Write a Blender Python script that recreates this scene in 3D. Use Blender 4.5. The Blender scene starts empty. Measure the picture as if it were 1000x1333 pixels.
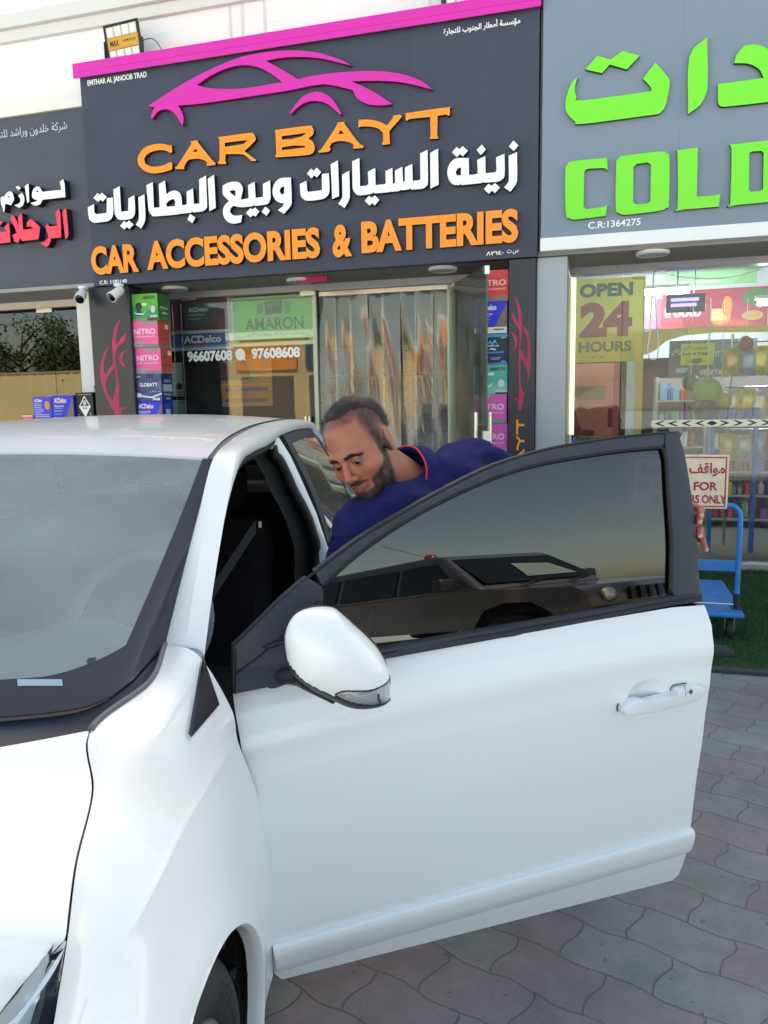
import bpy, bmesh, math, random
import numpy as np
from math import sin, cos, tan, radians, pi, atan2, sqrt, hypot
from mathutils import Vector, Matrix
from mathutils.geometry import tessellate_polygon
random.seed(7)
SC = bpy.context.scene
COL = SC.collection

# ------------------------------------------------------------------ camera, sky, sun, exposure
FOC, PITCH, ROLL, CAMH = 1000.0, radians(8.0), radians(1.0), 1.5
cam_d = bpy.data.cameras.new('camera')
cam = bpy.data.objects.new('camera', cam_d); COL.objects.link(cam)
cam_d.sensor_fit = 'VERTICAL'; cam_d.sensor_height = 36.0; cam_d.lens = 36.0*FOC/1333.0
cam_d.clip_start = 0.05; cam_d.clip_end = 2000
_f = np.array([0, cos(PITCH), -sin(PITCH)]); _u0 = np.cross([1, 0, 0], _f)
_r = np.array([1, 0, 0])*cos(ROLL) - _u0*sin(ROLL); _u = _u0*cos(ROLL) + np.array([1, 0, 0])*sin(ROLL)
cam.matrix_world = Matrix(((_r[0], _u[0], -_f[0], 0), (_r[1], _u[1], -_f[1], 0), (_r[2], _u[2], -_f[2], CAMH), (0, 0, 0, 1)))
SC.camera = cam

SUN_EL, SUN_AZ = radians(43), radians(12)     # azimuth clockwise from +Y (the view direction)
w = bpy.data.worlds.new('World'); SC.world = w; w.use_nodes = True
nt = w.node_tree; bg = nt.nodes['Background']
sky = nt.nodes.new('ShaderNodeTexSky'); sky.sky_type = 'NISHITA'; sky.sun_disc = False
sky.sun_elevation = SUN_EL; sky.sun_rotation = SUN_AZ; sky.air_density = 0.8; sky.dust_density = 2.0; sky.ozone_density = 1.0
hz = nt.nodes.new('ShaderNodeMix'); hz.data_type = 'RGBA'; hz.blend_type = 'MULTIPLY'; hz.inputs['Factor'].default_value = 1.0; hz.inputs['B'].default_value = (1.07, 0.92, 0.665, 1)   # hazy desert sky
nt.links.new(sky.outputs[0], hz.inputs['A']); nt.links.new(hz.outputs['Result'], bg.inputs[0]); bg.inputs[1].default_value = 0.15
sl = bpy.data.lights.new('sun', 'SUN'); sl.energy = 5.0; sl.angle = radians(0.6); sl.color = (1.0, 0.97, 0.93)
so = bpy.data.objects.new('sun', sl); COL.objects.link(so)
so.rotation_euler = Vector((-sin(SUN_AZ)*cos(SUN_EL), -cos(SUN_AZ)*cos(SUN_EL), -sin(SUN_EL))).to_track_quat('-Z', 'Y').to_euler()
SC.view_settings.view_transform = 'Standard'; SC.view_settings.look = 'None'
SC.view_settings.exposure = 1.98; SC.view_settings.gamma = 1.0
SC.cycles.max_bounces = 10; SC.cycles.transparent_max_bounces = 12; SC.cycles.caustics_reflective = False; SC.cycles.caustics_refractive = False
SC.cycles.use_denoising = True

# ------------------------------------------------------------------ measuring: where a sight line meets a plane
CO = np.array([0, 0, CAMH])
def ray(x, y): return _r*(x-500)/FOC - _u*(y-666.5)/FOC + _f
FA = radians(16)                                # the shop front is turned 16 degrees
FU = np.array([cos(FA), -sin(FA), 0]); FN = np.array([sin(FA), cos(FA), 0])
DG, DS = 7.234, 6.484                           # distance of the glass line and of the sign faces
def fac(x, y, n=DS):
    r = ray(x, y); P = CO + r*(n/(FN@r)); return float(P@FU), float(P[2])
def ground(x, y, h=0.0):
    r = ray(x, y); return CO + r*((h-CAMH)/r[2])
def facP(u, n, z): return FU*u + FN*n + np.array([0, 0, z])

# ------------------------------------------------------------------ materials
def lin(c): return tuple(((v/255.0)/12.92 if v/255.0 <= 0.04045 else ((v/255.0+0.055)/1.055)**2.4) for v in c)
MATS = {}
def mat(name, rgb, rough=0.5, metal=0.0, var=0.0, vscale=8.0, bump=0.0, bscale=60.0, coat=0.0, emit=None, estr=0.0, spec=0.5, alpha=None, trans=0.0, ior=1.45):
    if name in MATS: return MATS[name]
    m = bpy.data.materials.new(name); m.use_nodes = True; n = m.node_tree.nodes; L = m.node_tree.links
    b = n['Principled BSDF']; c = lin(rgb)
    b.inputs['Base Color'].default_value = (*c, 1); b.inputs['Roughness'].default_value = rough; b.inputs['Metallic'].default_value = metal
    b.inputs['Specular IOR Level'].default_value = spec; b.inputs['Coat Weight'].default_value = coat; b.inputs['Coat Roughness'].default_value = 0.05
    b.inputs['IOR'].default_value = ior; b.inputs['Transmission Weight'].default_value = trans
    if emit: b.inputs['Emission Color'].default_value = (*lin(emit), 1); b.inputs['Emission Strength'].default_value = estr
    if alpha is not None: b.inputs['Alpha'].default_value = alpha
    if var or bump:
        tc = n.new('ShaderNodeTexCoord')
    if var:
        t = n.new('ShaderNodeTexNoise'); t.inputs['Scale'].default_value = vscale; t.inputs['Detail'].default_value = 6; t.inputs['Roughness'].default_value = 0.65
        L.new(tc.outputs['Object'], t.inputs['Vector'])
        r = n.new('ShaderNodeMapRange'); r.inputs[1].default_value = .25; r.inputs[2].default_value = .75; r.inputs[3].default_value = 1-var; r.inputs[4].default_value = 1+var
        L.new(t.outputs[0], r.inputs[0])
        mx = n.new('ShaderNodeVectorMath'); mx.operation = 'SCALE'; mx.inputs[0].default_value = c; L.new(r.outputs[0], mx.inputs['Scale'])
        L.new(mx.outputs[0], b.inputs['Base Color'])
        r2 = n.new('ShaderNodeMapRange'); r2.inputs[3].default_value = max(0, rough-.12); r2.inputs[4].default_value = min(1, rough+.12); L.new(t.outputs[0], r2.inputs[0]); L.new(r2.outputs[0], b.inputs['Roughness'])
    if bump:
        t2 = n.new('ShaderNodeTexNoise'); t2.inputs['Scale'].default_value = bscale; t2.inputs['Detail'].default_value = 4; L.new(tc.outputs['Object'], t2.inputs['Vector'])
        bp = n.new('ShaderNodeBump'); bp.inputs['Strength'].default_value = bump; bp.inputs['Distance'].default_value = 0.01; L.new(t2.outputs[0], bp.inputs['Height']); L.new(bp.outputs[0], b.inputs['Normal'])
    MATS[name] = m; return m
def backlit(m, k=.5):
    """thin printed film: part of the light from behind comes through"""
    if m.get('thin'): return m
    m['thin'] = 1; n = m.node_tree.nodes; L = m.node_tree.links; b = n['Principled BSDF']; t = n.new('ShaderNodeBsdfTranslucent'); c = b.inputs['Base Color'].default_value; t.inputs[0].default_value = tuple(c)
    mx = n.new('ShaderNodeMixShader'); mx.inputs[0].default_value = k; L.new(b.outputs[0], mx.inputs[1]); L.new(t.outputs[0], mx.inputs[2]); L.new(mx.outputs[0], n['Material Output'].inputs[0]); return m
def glass_mat(name, tint, refl=1.0, rough=0.0, ior=1.5, film=0.0, fcol=(.75, .77, .76)):
    """thin architectural glass: tinted see-through plus a Fresnel mirror, with an optional milky film of dust and painted haze"""
    if name in MATS: return MATS[name]
    m = bpy.data.materials.new(name); m.use_nodes = True; n = m.node_tree.nodes; L = m.node_tree.links
    n.remove(n['Principled BSDF']); out = n['Material Output']
    tr = n.new('ShaderNodeBsdfTransparent'); tr.inputs[0].default_value = (*tint, 1)
    gl = n.new('ShaderNodeBsdfGlossy'); gl.inputs['Roughness'].default_value = rough; gl.inputs[0].default_value = (refl, refl, refl, 1)
    fr = n.new('ShaderNodeFresnel'); fr.inputs[0].default_value = ior
    mx = n.new('ShaderNodeMixShader'); L.new(fr.outputs[0], mx.inputs[0]); L.new(tr.outputs[0], mx.inputs[1]); L.new(gl.outputs[0], mx.inputs[2])
    last = mx
    if film:
        df = n.new('ShaderNodeBsdfDiffuse'); df.inputs[0].default_value = (*fcol, 1)
        tc = n.new('ShaderNodeTexCoord'); t = n.new('ShaderNodeTexNoise'); t.inputs['Scale'].default_value = 3; t.inputs['Detail'].default_value = 5; L.new(tc.outputs['Object'], t.inputs['Vector'])
        r = n.new('ShaderNodeMapRange'); r.inputs[1].default_value = .3; r.inputs[2].default_value = .7; r.inputs[3].default_value = film*.5; r.inputs[4].default_value = film*1.5; L.new(t.outputs[0], r.inputs[0])
        m2 = n.new('ShaderNodeMixShader'); L.new(r.outputs[0], m2.inputs[0]); L.new(mx.outputs[0], m2.inputs[1]); L.new(df.outputs[0], m2.inputs[2]); last = m2
    L.new(last.outputs[0], out.inputs[0]); MATS[name] = m; return m

# ------------------------------------------------------------------ mesh builder
class MB:
    def __init__(s): s.v = []; s.f = []; s.m = []
    def add(s, V, F, mi=0):
        o = len(s.v); s.v += [tuple(map(float, p)) for p in V]
        for f in F: s.f.append(tuple(i+o for i in f)); s.m.append(mi)
        return s
    def box(s, x0, y0, z0, x1, y1, z1, mi=0):
        x0, x1 = min(x0, x1), max(x0, x1); y0, y1 = min(y0, y1), max(y0, y1); z0, z1 = min(z0, z1), max(z0, z1)
        return s.add([(x0,y0,z0),(x1,y0,z0),(x1,y1,z0),(x0,y1,z0),(x0,y0,z1),(x1,y0,z1),(x1,y1,z1),(x0,y1,z1)],
                     [(0,3,2,1),(4,5,6,7),(0,1,5,4),(1,2,6,5),(2,3,7,6),(3,0,4,7)], mi)
    def prism(s, polys, fn, d0, d1, mi=0, ms=None, back=False):
        """polys: list of (outer, holes) in 2D; fn(a, b, d) -> 3D; front face at d0, walls back to d1"""
        ms = mi if ms is None else ms
        for outer, holes in polys:
            loops = [outer]+list(holes); flat = [p for l in loops for p in l]
            tris = tessellate_polygon([[Vector((p[0], p[1], 0)) for p in l] for l in loops])
            def ar(t): a, b, c = (flat[i] for i in t); return (b[0]-a[0])*(c[1]-a[1])-(c[0]-a[0])*(b[1]-a[1])
            tr = [t if ar(t) > 0 else (t[0], t[2], t[1]) for t in tris if abs(ar(t)) > 1e-12]
            s.add([fn(p[0], p[1], d0) for p in flat], tr, mi)
            if back: s.add([fn(p[0], p[1], d1) for p in flat], [tuple(reversed(t)) for t in tr], ms)
            if d0 != d1:
                for li, l in enumerate(loops):
                    A = sum(l[i][0]*l[(i+1) % len(l)][1]-l[(i+1) % len(l)][0]*l[i][1] for i in range(len(l)))
                    l2 = list(l) if (A > 0) == (li == 0) else list(reversed(l)); n = len(l2)
                    s.add([fn(p[0], p[1], d0) for p in l2]+[fn(p[0], p[1], d1) for p in l2], [(i, i+n, (i+1) % n+n, (i+1) % n) for i in range(n)], ms)
        return s
    def tube(s, path, r, n=8, mi=0, caps=True, up=(0, 0, 1)):
        P = [np.array(p, float) for p in path]; R = r if hasattr(r, '__len__') else [r]*len(P); rings = []
        a = None
        for i, p in enumerate(P):
            t = P[min(i+1, len(P)-1)]-P[max(i-1, 0)]; t = t/(np.linalg.norm(t)+1e-12)
            if a is None:
                a = np.cross(t, up); 
                if np.linalg.norm(a) < 1e-3: a = np.cross(t, (1, 0, 0))
            a = a-t*(a@t); a = a/np.linalg.norm(a); b = np.cross(t, a)
            rings.append([p+R[i]*(a*cos(2*pi*k/n)+b*sin(2*pi*k/n)) for k in range(n)])
        V = [q for rg in rings for q in rg]; F = []
        for i in range(len(P)-1):
            for k in range(n): F.append((i*n+k, i*n+(k+1) % n, (i+1)*n+(k+1) % n, (i+1)*n+k))
        if caps: F.append(tuple(reversed(range(n)))); F.append(tuple(range((len(P)-1)*n, len(P)*n)))
        return s.add(V, F, mi)
    def lathe(s, prof, c, axis=(0, 0, 1), n=24, mi=0, ref=(1, 0, 0)):
        ax = np.array(axis, float); ax /= np.linalg.norm(ax); a = np.array(ref, float); a = a-ax*(a@ax)
        if np.linalg.norm(a) < 1e-3: a = np.array([0, 1, 0])-ax*ax[1]
        a /= np.linalg.norm(a); b = np.cross(ax, a); c = np.array(c, float); V = []; F = []
        for (r, h) in prof:
            for k in range(n): V.append(c+ax*h+r*(a*cos(2*pi*k/n)+b*sin(2*pi*k/n)))
        for i in range(len(prof)-1):
            for k in range(n): F.append((i*n+k, i*n+(k+1) % n, (i+1)*n+(k+1) % n, (i+1)*n+k))
        return s.add(V, F, mi)
    def grid(s, G, mi=0, flip=False):
        m, n = len(G), len(G[0]); V = [p for row in G for p in row]; F = []
        for i in range(m-1):
            for j in range(n-1):
                q = (i*n+j, i*n+j+1, (i+1)*n+j+1, (i+1)*n+j); F.append(tuple(reversed(q)) if flip else q)
        return s.add(V, F, mi)
    def mapped(s, fn): s.v = [tuple(map(float, fn(p))) for p in s.v]; return s
    def mirror_x(s, x=0.0):
        n = len(s.v); s.v += [(2*x-p[0], p[1], p[2]) for p in s.v]; k = len(s.f)
        s.f += [tuple(reversed([i+n for i in f])) for f in s.f[:k]]; s.m += s.m[:k]; return s
    def mesh(s, name, mats, base=(0, 0, 0), smooth=False, merge=0.0):
        me = bpy.data.meshes.new(name); me.from_pydata([(p[0]-base[0], p[1]-base[1], p[2]-base[2]) for p in s.v], [], s.f)
        for m in (mats if isinstance(mats, (list, tuple)) else [mats]): me.materials.append(m)
        me.polygons.foreach_set('material_index', s.m)
        if merge:
            bm = bmesh.new(); bm.from_mesh(me); bmesh.ops.remove_doubles(bm, verts=bm.verts, dist=merge); bm.to_mesh(me); bm.free()
        if smooth is not False:
            me.polygons.foreach_set('use_smooth', [True]*len(me.polygons))
            ang = radians(180 if smooth is True else smooth)
            if ang < pi:
                bm = bmesh.new(); bm.from_mesh(me)
                for e in bm.edges:
                    if len(e.link_faces) == 2 and e.calc_face_angle(0) > ang: e.smooth = False
                bm.to_mesh(me); bm.free()
        me.update(); return me
def bevel(o, wdt, seg=2, ang=35):
    b = o.modifiers.new('bevel', 'BEVEL'); b.width = wdt; b.segments = seg; b.limit_method = 'ANGLE'; b.angle_limit = radians(ang); b.harden_normals = False
    return o
FRAME_F, FRAME_W = -FA, 0.0
def setp(o, label, cat, group=None, kind=None):
    if label: o['label'] = label
    if cat: o['category'] = cat
    if group: o['group'] = group
    if kind: o['kind'] = kind
    return o
def place(o, base, rz):
    c, s_ = cos(rz), sin(rz); o.location = (base[0]*c-base[1]*s_, base[0]*s_+base[1]*c, base[2]); o.rotation_euler = (0, 0, rz)
class Thing:
    def __init__(s, name, label, cat, base, rz=FRAME_F, group=None, kind=None):
        s.o = bpy.data.objects.new(name, None); s.o.empty_display_size = .1; COL.objects.link(s.o); s.base = base
        place(s.o, base, rz); setp(s.o, label, cat, group, kind)
    def part(s, name, mb, mats, parent=None, smooth=False, bev=0, label=None, merge=0.0, stuff=False):
        o = bpy.data.objects.new(name, mb.mesh(name, mats, s.base, smooth, merge)); COL.objects.link(o); o.parent = parent or s.o
        if bev: bevel(o, bev)
        if label: o['label'] = label
        if stuff: o['kind'] = 'stuff'
        return o
def solo(name, label, cat, mb, mats, base=(0, 0, 0), rz=FRAME_F, group=None, kind=None, smooth=False, bev=0, merge=0.0):
    o = bpy.data.objects.new(name, mb.mesh(name, mats, base, smooth, merge)); COL.objects.link(o); place(o, base, rz)
    setp(o, label, cat, group, kind)
    if bev: bevel(o, bev)
    return o
def copy_tree(o, parent=None):
    c = o.copy(); COL.objects.link(c); c.parent = parent
    for ch in list(o.children): copy_tree(ch, c)
    return c

# ------------------------------------------------------------------ curves and lettering
def crom(P, k=5, closed=False):
    P = [np.array(p, float) for p in P]; n = len(P); out = []
    rng = range(n if closed else n-1)
    for i in rng:
        g = lambda j: P[j % n] if closed else P[min(max(j, 0), n-1)]
        p0, p1, p2, p3 = g(i-1), g(i), g(i+1), g(i+2)
        if not closed and i == 0: p0 = 2*p1-p2
        if not closed and i == n-2: p3 = 2*p2-p1
        for t in range(k):
            t = t/k; out.append(.5*(2*p1+(p2-p0)*t+(2*p0-5*p1+4*p2-p3)*t*t+(3*p1-p0-3*p2+p3)*t**3))
    if not closed: out.append(P[-1])
    return out
def spl(pts, k=5):
    """closed outline; points with a third element are corners"""
    n = len(pts); cs = [i for i, p in enumerate(pts) if len(p) > 2]
    if not cs: return [tuple(p) for p in crom([p[:2] for p in pts], k, True)]
    out = []
    for a, b in zip(cs, cs[1:]+[cs[0]+n]):
        seg = [pts[i % n][:2] for i in range(a, b+1)]
        out += [tuple(p) for p in crom(seg, k)[:-1]]
    return out
def soft(pts, ang=42, k=4):
    """smooth the gentle bends of a traced outline, keep its real corners"""
    n = len(pts); out = []
    for i in range(n):
        a, p, b = pts[i-1], pts[i], pts[(i+1) % n]; d = abs((degrees_(a, p)-degrees_(p, b)+180) % 360-180)
        out.append((p[0], p[1], 1) if d > ang else (p[0], p[1]))
    return spl(out, k) if any(len(p) < 3 for p in out) else [p[:2] for p in out]
def degrees_(a, b): return math.degrees(atan2(b[1]-a[1], b[0]-a[0]))
def xf(pts, ox, oy, s): return [(ox+s*p[0], oy+s*p[1]) + tuple(p[2:]) for p in pts]
import unicodedata
_PF = {}
for _cp in list(range(0xFB50, 0xFE00))+list(range(0xFE70, 0xFEFD)):
    _PF[unicodedata.decomposition(chr(_cp))] = chr(_cp)
_NOJ = set('اأإآدذرزوؤةىء')
def arabic(s):
    out = []
    for wd in s.split(' '):
        L = []; i = 0
        while i < len(wd):
            if wd[i:i+2] == 'لا': L.append('لا'); i += 2
            else: L.append(wd[i]); i += 1
        r = []
        for k, c in enumerate(L):
            pj = k > 0 and L[k-1][-1] not in _NOJ and L[k-1].isalpha() and c != 'ء'
            nj = k < len(L)-1 and c[-1] not in _NOJ and c.isalpha() and L[k+1].isalpha() and L[k+1] != 'ء'
            if c == 'لا': r.append('\ufefc' if pj else '\ufefb'); continue
            f = {(0, 0): 'isolated', (1, 0): 'final', (0, 1): 'initial', (1, 1): 'medial'}[(int(pj), int(nj))]
            r.append(_PF.get('<%s> %04X' % (f, ord(c)), c))
        out.append(''.join(reversed(r)))
    return ' '.join(reversed(out))
def _inside(p, poly):
    x, y = p; c = False; n = len(poly)
    for i in range(n):
        x1, y1 = poly[i]; x2, y2 = poly[i-1]
        if (y1 > y) != (y2 > y) and x < (x2-x1)*(y-y1)/(y2-y1)+x1: c = not c
    return c
_TX = {}
def text_polys(s, bold=0.0, res=4):
    """outlines of a string in the built-in typeface: list of (outer, holes), thickened by bold"""
    key = (s, bold, res)
    if key in _TX: return _TX[key]
    c = bpy.data.curves.new('t', 'FONT'); c.body = s; o = bpy.data.objects.new('t', c); COL.objects.link(o)
    dg = bpy.context.evaluated_depsgraph_get(); cu = o.evaluated_get(dg).to_curve(dg, apply_modifiers=False)
    loops = []
    for sp in cu.splines:
        if sp.type == 'BEZIER':
            bp = sp.bezier_points; n = len(bp); P = []
            for i in range(n):
                a, b = bp[i], bp[(i+1) % n]; p0, p1, p2, p3 = (Vector(q[:2]) for q in (a.co, a.handle_right, b.handle_left, b.co))
                st = ((p1-p0).length < 1e-5 or abs((p1-p0).cross(p3-p0)) < 1e-4*(p3-p0).length) and ((p3-p2).length < 1e-5 or abs((p2-p0).cross(p3-p0)) < 1e-4*(p3-p0).length)
                for k in range(1 if st else res):
                    t = k/res; P.append(tuple(p0*(1-t)**3+p1*3*t*(1-t)**2+p2*3*t*t*(1-t)+p3*t**3))
        else: P = [tuple(p.co[:2]) for p in sp.points]
        Q = []
        for p in P:
            if not Q or hypot(p[0]-Q[-1][0], p[1]-Q[-1][1]) > 1e-4: Q.append(p)
        if len(Q) > 2 and hypot(Q[0][0]-Q[-1][0], Q[0][1]-Q[-1][1]) < 1e-4: Q.pop()
        if len(Q) > 2: loops.append(Q)
    o.to_curve_clear(); bpy.data.objects.remove(o); bpy.data.curves.remove(c)
    def area(l): return sum(l[i-1][0]*l[i][1]-l[i][0]*l[i-1][1] for i in range(len(l)))/2
    if loops:
        big = max(loops, key=lambda l: abs(area(l))); sg = 1 if area(big) > 0 else -1
    outs = [l for l in loops if area(l)*sg > 0]; hol = [l for l in loops if area(l)*sg < 0]
    def off(l, d):
        n = len(l); R = []
        A = 1 if area(l) > 0 else -1
        for i in range(n):
            p, a, b = np.array(l[i]), np.array(l[i-1]), np.array(l[(i+1) % n])
            e1 = p-a; e1 = e1/(np.linalg.norm(e1)+1e-9); e2 = b-p; e2 = e2/(np.linalg.norm(e2)+1e-9)
            n1 = np.array([e1[1], -e1[0]])*A; n2 = np.array([e2[1], -e2[0]])*A; m = n1+n2; k = m@m
            m = m/max(k, .7)*2 if k > 1e-6 else n1
            R.append(tuple(p+m*d))
        return R
    res_ = []
    used = set()
    for l in outs:
        hs = []
        for hi, h in enumerate(hol):
            if hi not in used and _inside(h[0], l): hs.append(h); used.add(hi)
        if bold:
            l2 = off(l, bold); hs = [off(h, -bold) for h in hs]
            hs = [h for h in hs if abs(area(h)) > 4e-4]
        else: l2 = l
        res_.append((l2, hs))
    _TX[key] = res_; return res_
def bbox(polys):
    xs = [p[0] for o, _ in polys for p in o]; ys = [p[1] for o, _ in polys for p in o]; return min(xs), min(ys), max(xs), max(ys)
def fit(polys, x0, y0, x1, y1, shear=0.0, bb=None):
    a, b, c, d = bb or bbox(polys); sx, sy = (x1-x0)/(c-a), (y1-y0)/(d-b)
    g = lambda p: (x0+(p[0]-a)*sx+shear*(p[1]-b)*sy, y0+(p[1]-b)*sy)
    return [([g(p) for p in o], [[g(p) for p in h] for h in hs]) for o, hs in polys]
def letters(mb, polys, n0, depth, mi=0, ms=None, dz=0.0):
    """put outlines given in (u, z) onto the plane n = n0, standing proud of it by depth"""
    for i, pl in enumerate(polys):
        e = .0004*(i % 4)
        mb.prism([pl], lambda a, b, d: (a, d, b), n0-depth-e, n0, mi, ms)
    return mb
def line_text(mb, s, bl, br, h, n0, depth=.002, bold=0.0, mi=0, ms=None, bb=None, res=4):
    """a line of writing from photo point bl to br (ends of its baseline), h its height in photo pixels"""
    u0, z0 = fac(*bl, n0); u1, z1 = fac(*br, n0); _, zt = fac(bl[0], bl[1]-h, n0); zt2 = fac(br[0], br[1]-h, n0)[1]
    P = text_polys(s, bold, res); zz = (z0+z1)/2; hh = ((zt-z0)+(zt2-z1))/2
    return letters(mb, fit(P, u0, zz, u1, zz+hh, bb=bb), n0, depth, mi, ms)
def poly_px(pts, n0): return [fac(p[0], p[1], n0) for p in pts]
# ================================================================== MATERIALS OF THE STREET FRONT
M_white = mat('white_render', (226, 226, 224), .8, var=.04, vscale=1.5)
M_panel = mat('slate_panel', (66, 71, 86), .5, var=.10, vscale=2.2, spec=.25)
M_panelL = mat('slate_panel_grimy', (70, 75, 88), .55, var=.16, vscale=2.5)
M_panelR = mat('grey_blue_panel', (122, 136, 152), .4, var=.03, vscale=1.0)
M_mag = mat('magenta_acrylic', (206, 36, 164), .35)
M_magd = mat('magenta_side', (120, 8, 84), .5)
M_dark = mat('letter_side', (26, 28, 36), .5)
M_oran = mat('orange_acrylic', (244, 146, 28), .35)
M_lwhite = mat('white_acrylic', (238, 242, 242), .35)
M_red = mat('red_acrylic', (238, 60, 88), .35)
M_lime = mat('lime_acrylic', (118, 224, 42), .35)
M_pillar = mat('black_cladding', (38, 40, 50), .35, var=.06, vscale=2)
M_alu = mat('grey_aluminium', (150, 156, 164), .38, metal=.35, var=.04, vscale=1.5)
M_chrome = mat('brushed_steel', (205, 205, 200), .25, metal=.9)
M_wtrim = mat('white_trim', (232, 234, 236), .4)
M_glass = glass_mat('shop_glass', (.88, .93, .90), .8, film=.015)
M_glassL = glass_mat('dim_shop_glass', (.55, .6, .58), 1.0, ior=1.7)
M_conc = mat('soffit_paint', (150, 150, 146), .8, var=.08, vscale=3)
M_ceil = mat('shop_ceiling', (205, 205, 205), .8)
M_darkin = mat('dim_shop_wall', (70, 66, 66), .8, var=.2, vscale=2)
M_tilefl = mat('shop_floor_tile', (150, 148, 140), .3)
M_lamp = mat('lamp_white', (250, 250, 250), .4, emit=(235, 245, 255), estr=48.0)
M_lens = mat('black_lens', (12, 13, 20), .1)
M_plwhite = mat('white_plastic', (226, 228, 228), .4)

# ================================================================== SHOP BUILDING (one building, three shop units)
uL, uP0, uP1 = -8.5, fac(113, 380, DS+.03)[0], fac(174, 460, DS+.03)[0]
uM0, uM1 = fac(104, 100)[0], fac(701, 170)[0]
uR0 = fac(706, 170)[0]; uR1 = 3.4
zS = 2.66                                              # soffit over the shop fronts
NW = DS+.40                                            # face of the white wall above
Bd = Thing('shop_building', 'white rendered shop building with three glass shopfronts under large sign boards', 'building', (-1.5, DG, 0))
m = MB(); m.box(uL, NW, zS+.04, uR1+.6, NW+.25, 7.2); Bd.part('upper_wall', m, M_white)
m = MB(); m.box(uL, NW-.05, 5.10, uR1+.6, NW-.002, 5.20); m.box(uL, NW-.10, 5.202, uR1+.6, NW-.002, 5.32); Bd.part('eave', m, mat('eave_paint', (206, 206, 204), .8))
m = MB()
for px in (300, 316, 345, 560): 
    u = fac(px, 30, NW)[0]; m.box(u-.012, NW-.006, 4.1, u+.012, NW-.001, 5.10)
Bd.part('wall_joint', m, mat('joint_grey', (205, 205, 203), .8))
m = MB(); m.box(uL, DS+.06, zS, uR1, DG+.3, zS+.035); Bd.part('soffit', m, M_conc)
# interior shell: floor, back wall, ceiling, party walls
m = MB(); m.box(uL, DG-.06, 0, uR1, DG+6, .06); Bd.part('shop_floor', m, M_tilefl)
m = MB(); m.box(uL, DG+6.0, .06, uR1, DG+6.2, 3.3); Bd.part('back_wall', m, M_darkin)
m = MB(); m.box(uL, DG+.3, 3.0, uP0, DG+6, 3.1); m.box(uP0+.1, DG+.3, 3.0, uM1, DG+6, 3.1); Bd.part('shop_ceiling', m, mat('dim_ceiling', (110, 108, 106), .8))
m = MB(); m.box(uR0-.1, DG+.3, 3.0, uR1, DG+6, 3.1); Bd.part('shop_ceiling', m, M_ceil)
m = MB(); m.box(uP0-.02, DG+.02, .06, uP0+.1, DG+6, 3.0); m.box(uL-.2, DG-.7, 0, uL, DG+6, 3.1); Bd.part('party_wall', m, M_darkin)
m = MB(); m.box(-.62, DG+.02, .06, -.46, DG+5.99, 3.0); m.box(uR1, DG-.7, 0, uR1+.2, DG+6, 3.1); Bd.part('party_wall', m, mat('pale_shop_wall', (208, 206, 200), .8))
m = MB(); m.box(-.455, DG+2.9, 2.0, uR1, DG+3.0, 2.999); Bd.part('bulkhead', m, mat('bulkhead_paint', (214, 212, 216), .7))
m = MB(); m.box(uL-.2, NW+.251, 3.35, uR1+.6, DG+6.3, 3.45); Bd.part('roof_slab', m, M_conc)
m = MB(); m.box(uL-.25, NW, 0, uL-.201, DG+6.3, 3.34); m.box(uR1+.201, NW, 0, uR1+.25, DG+6.3, 3.34); m.box(uL-.2, DG+6.201, 0, uR1+.2, DG+6.3, 3.34); Bd.part('outer_wall', m, M_white)
# white pier between the left unit and the dark pillar, grey aluminium pier on the right
ua, ub = fac(104, 460, DS+.3)[0], fac(120, 460, DS+.3)[0]
m = MB(); m.box(ua, DS+.3, 0, ub+.1, DG+.1, zS-.002); Bd.part('white_pier', m, M_white)
uc0, uc1 = fac(697.5, 450, DS+.09)[0], fac(737.5, 450, DS+.09)[0]
m = MB(); m.box(uc0, DS+.09, 0, uc1, DG+.1, zS-.002); Bd.part('aluminium_pier', m, M_alu, bev=.008)
m = MB(); m.box(uM1+.004, DS+.12, zS+.036, uR0-.004, NW-.002, 5.05); Bd.part('gap_filler', m, mat('gap_grey', (170, 172, 176), .5))
# header rails over the glass
m = MB(); m.box(uP1, DG-.05, 2.60, uc0-.002, DG+.08, zS-.001); m.box(uc1+.002, DG-.05, 2.60, uR1, DG+.08, zS-.001); Bd.part('header_rail', m, M_alu)
zLh = fac(50, 402, DG)[1]
m = MB(); m.box(uL, DG-.06, zLh, ua-.002, DG+.08, zS-.001); Bd.part('header_rail', m, mat('grimy_white', (205, 198, 188), .7, var=.1, vscale=5))
m = MB(); m.box(uc1+.002, DG-.05, 0, uR1, DG+.06, .07); m.box(uL, DG-.05, 0, ua-.002, DG+.06, .07); m.box(uP1, DG-.05, 0, uc0-.002, DG+.06, .07); Bd.part('threshold', m, mat('threshold_white', (205, 205, 200), .5))

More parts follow.
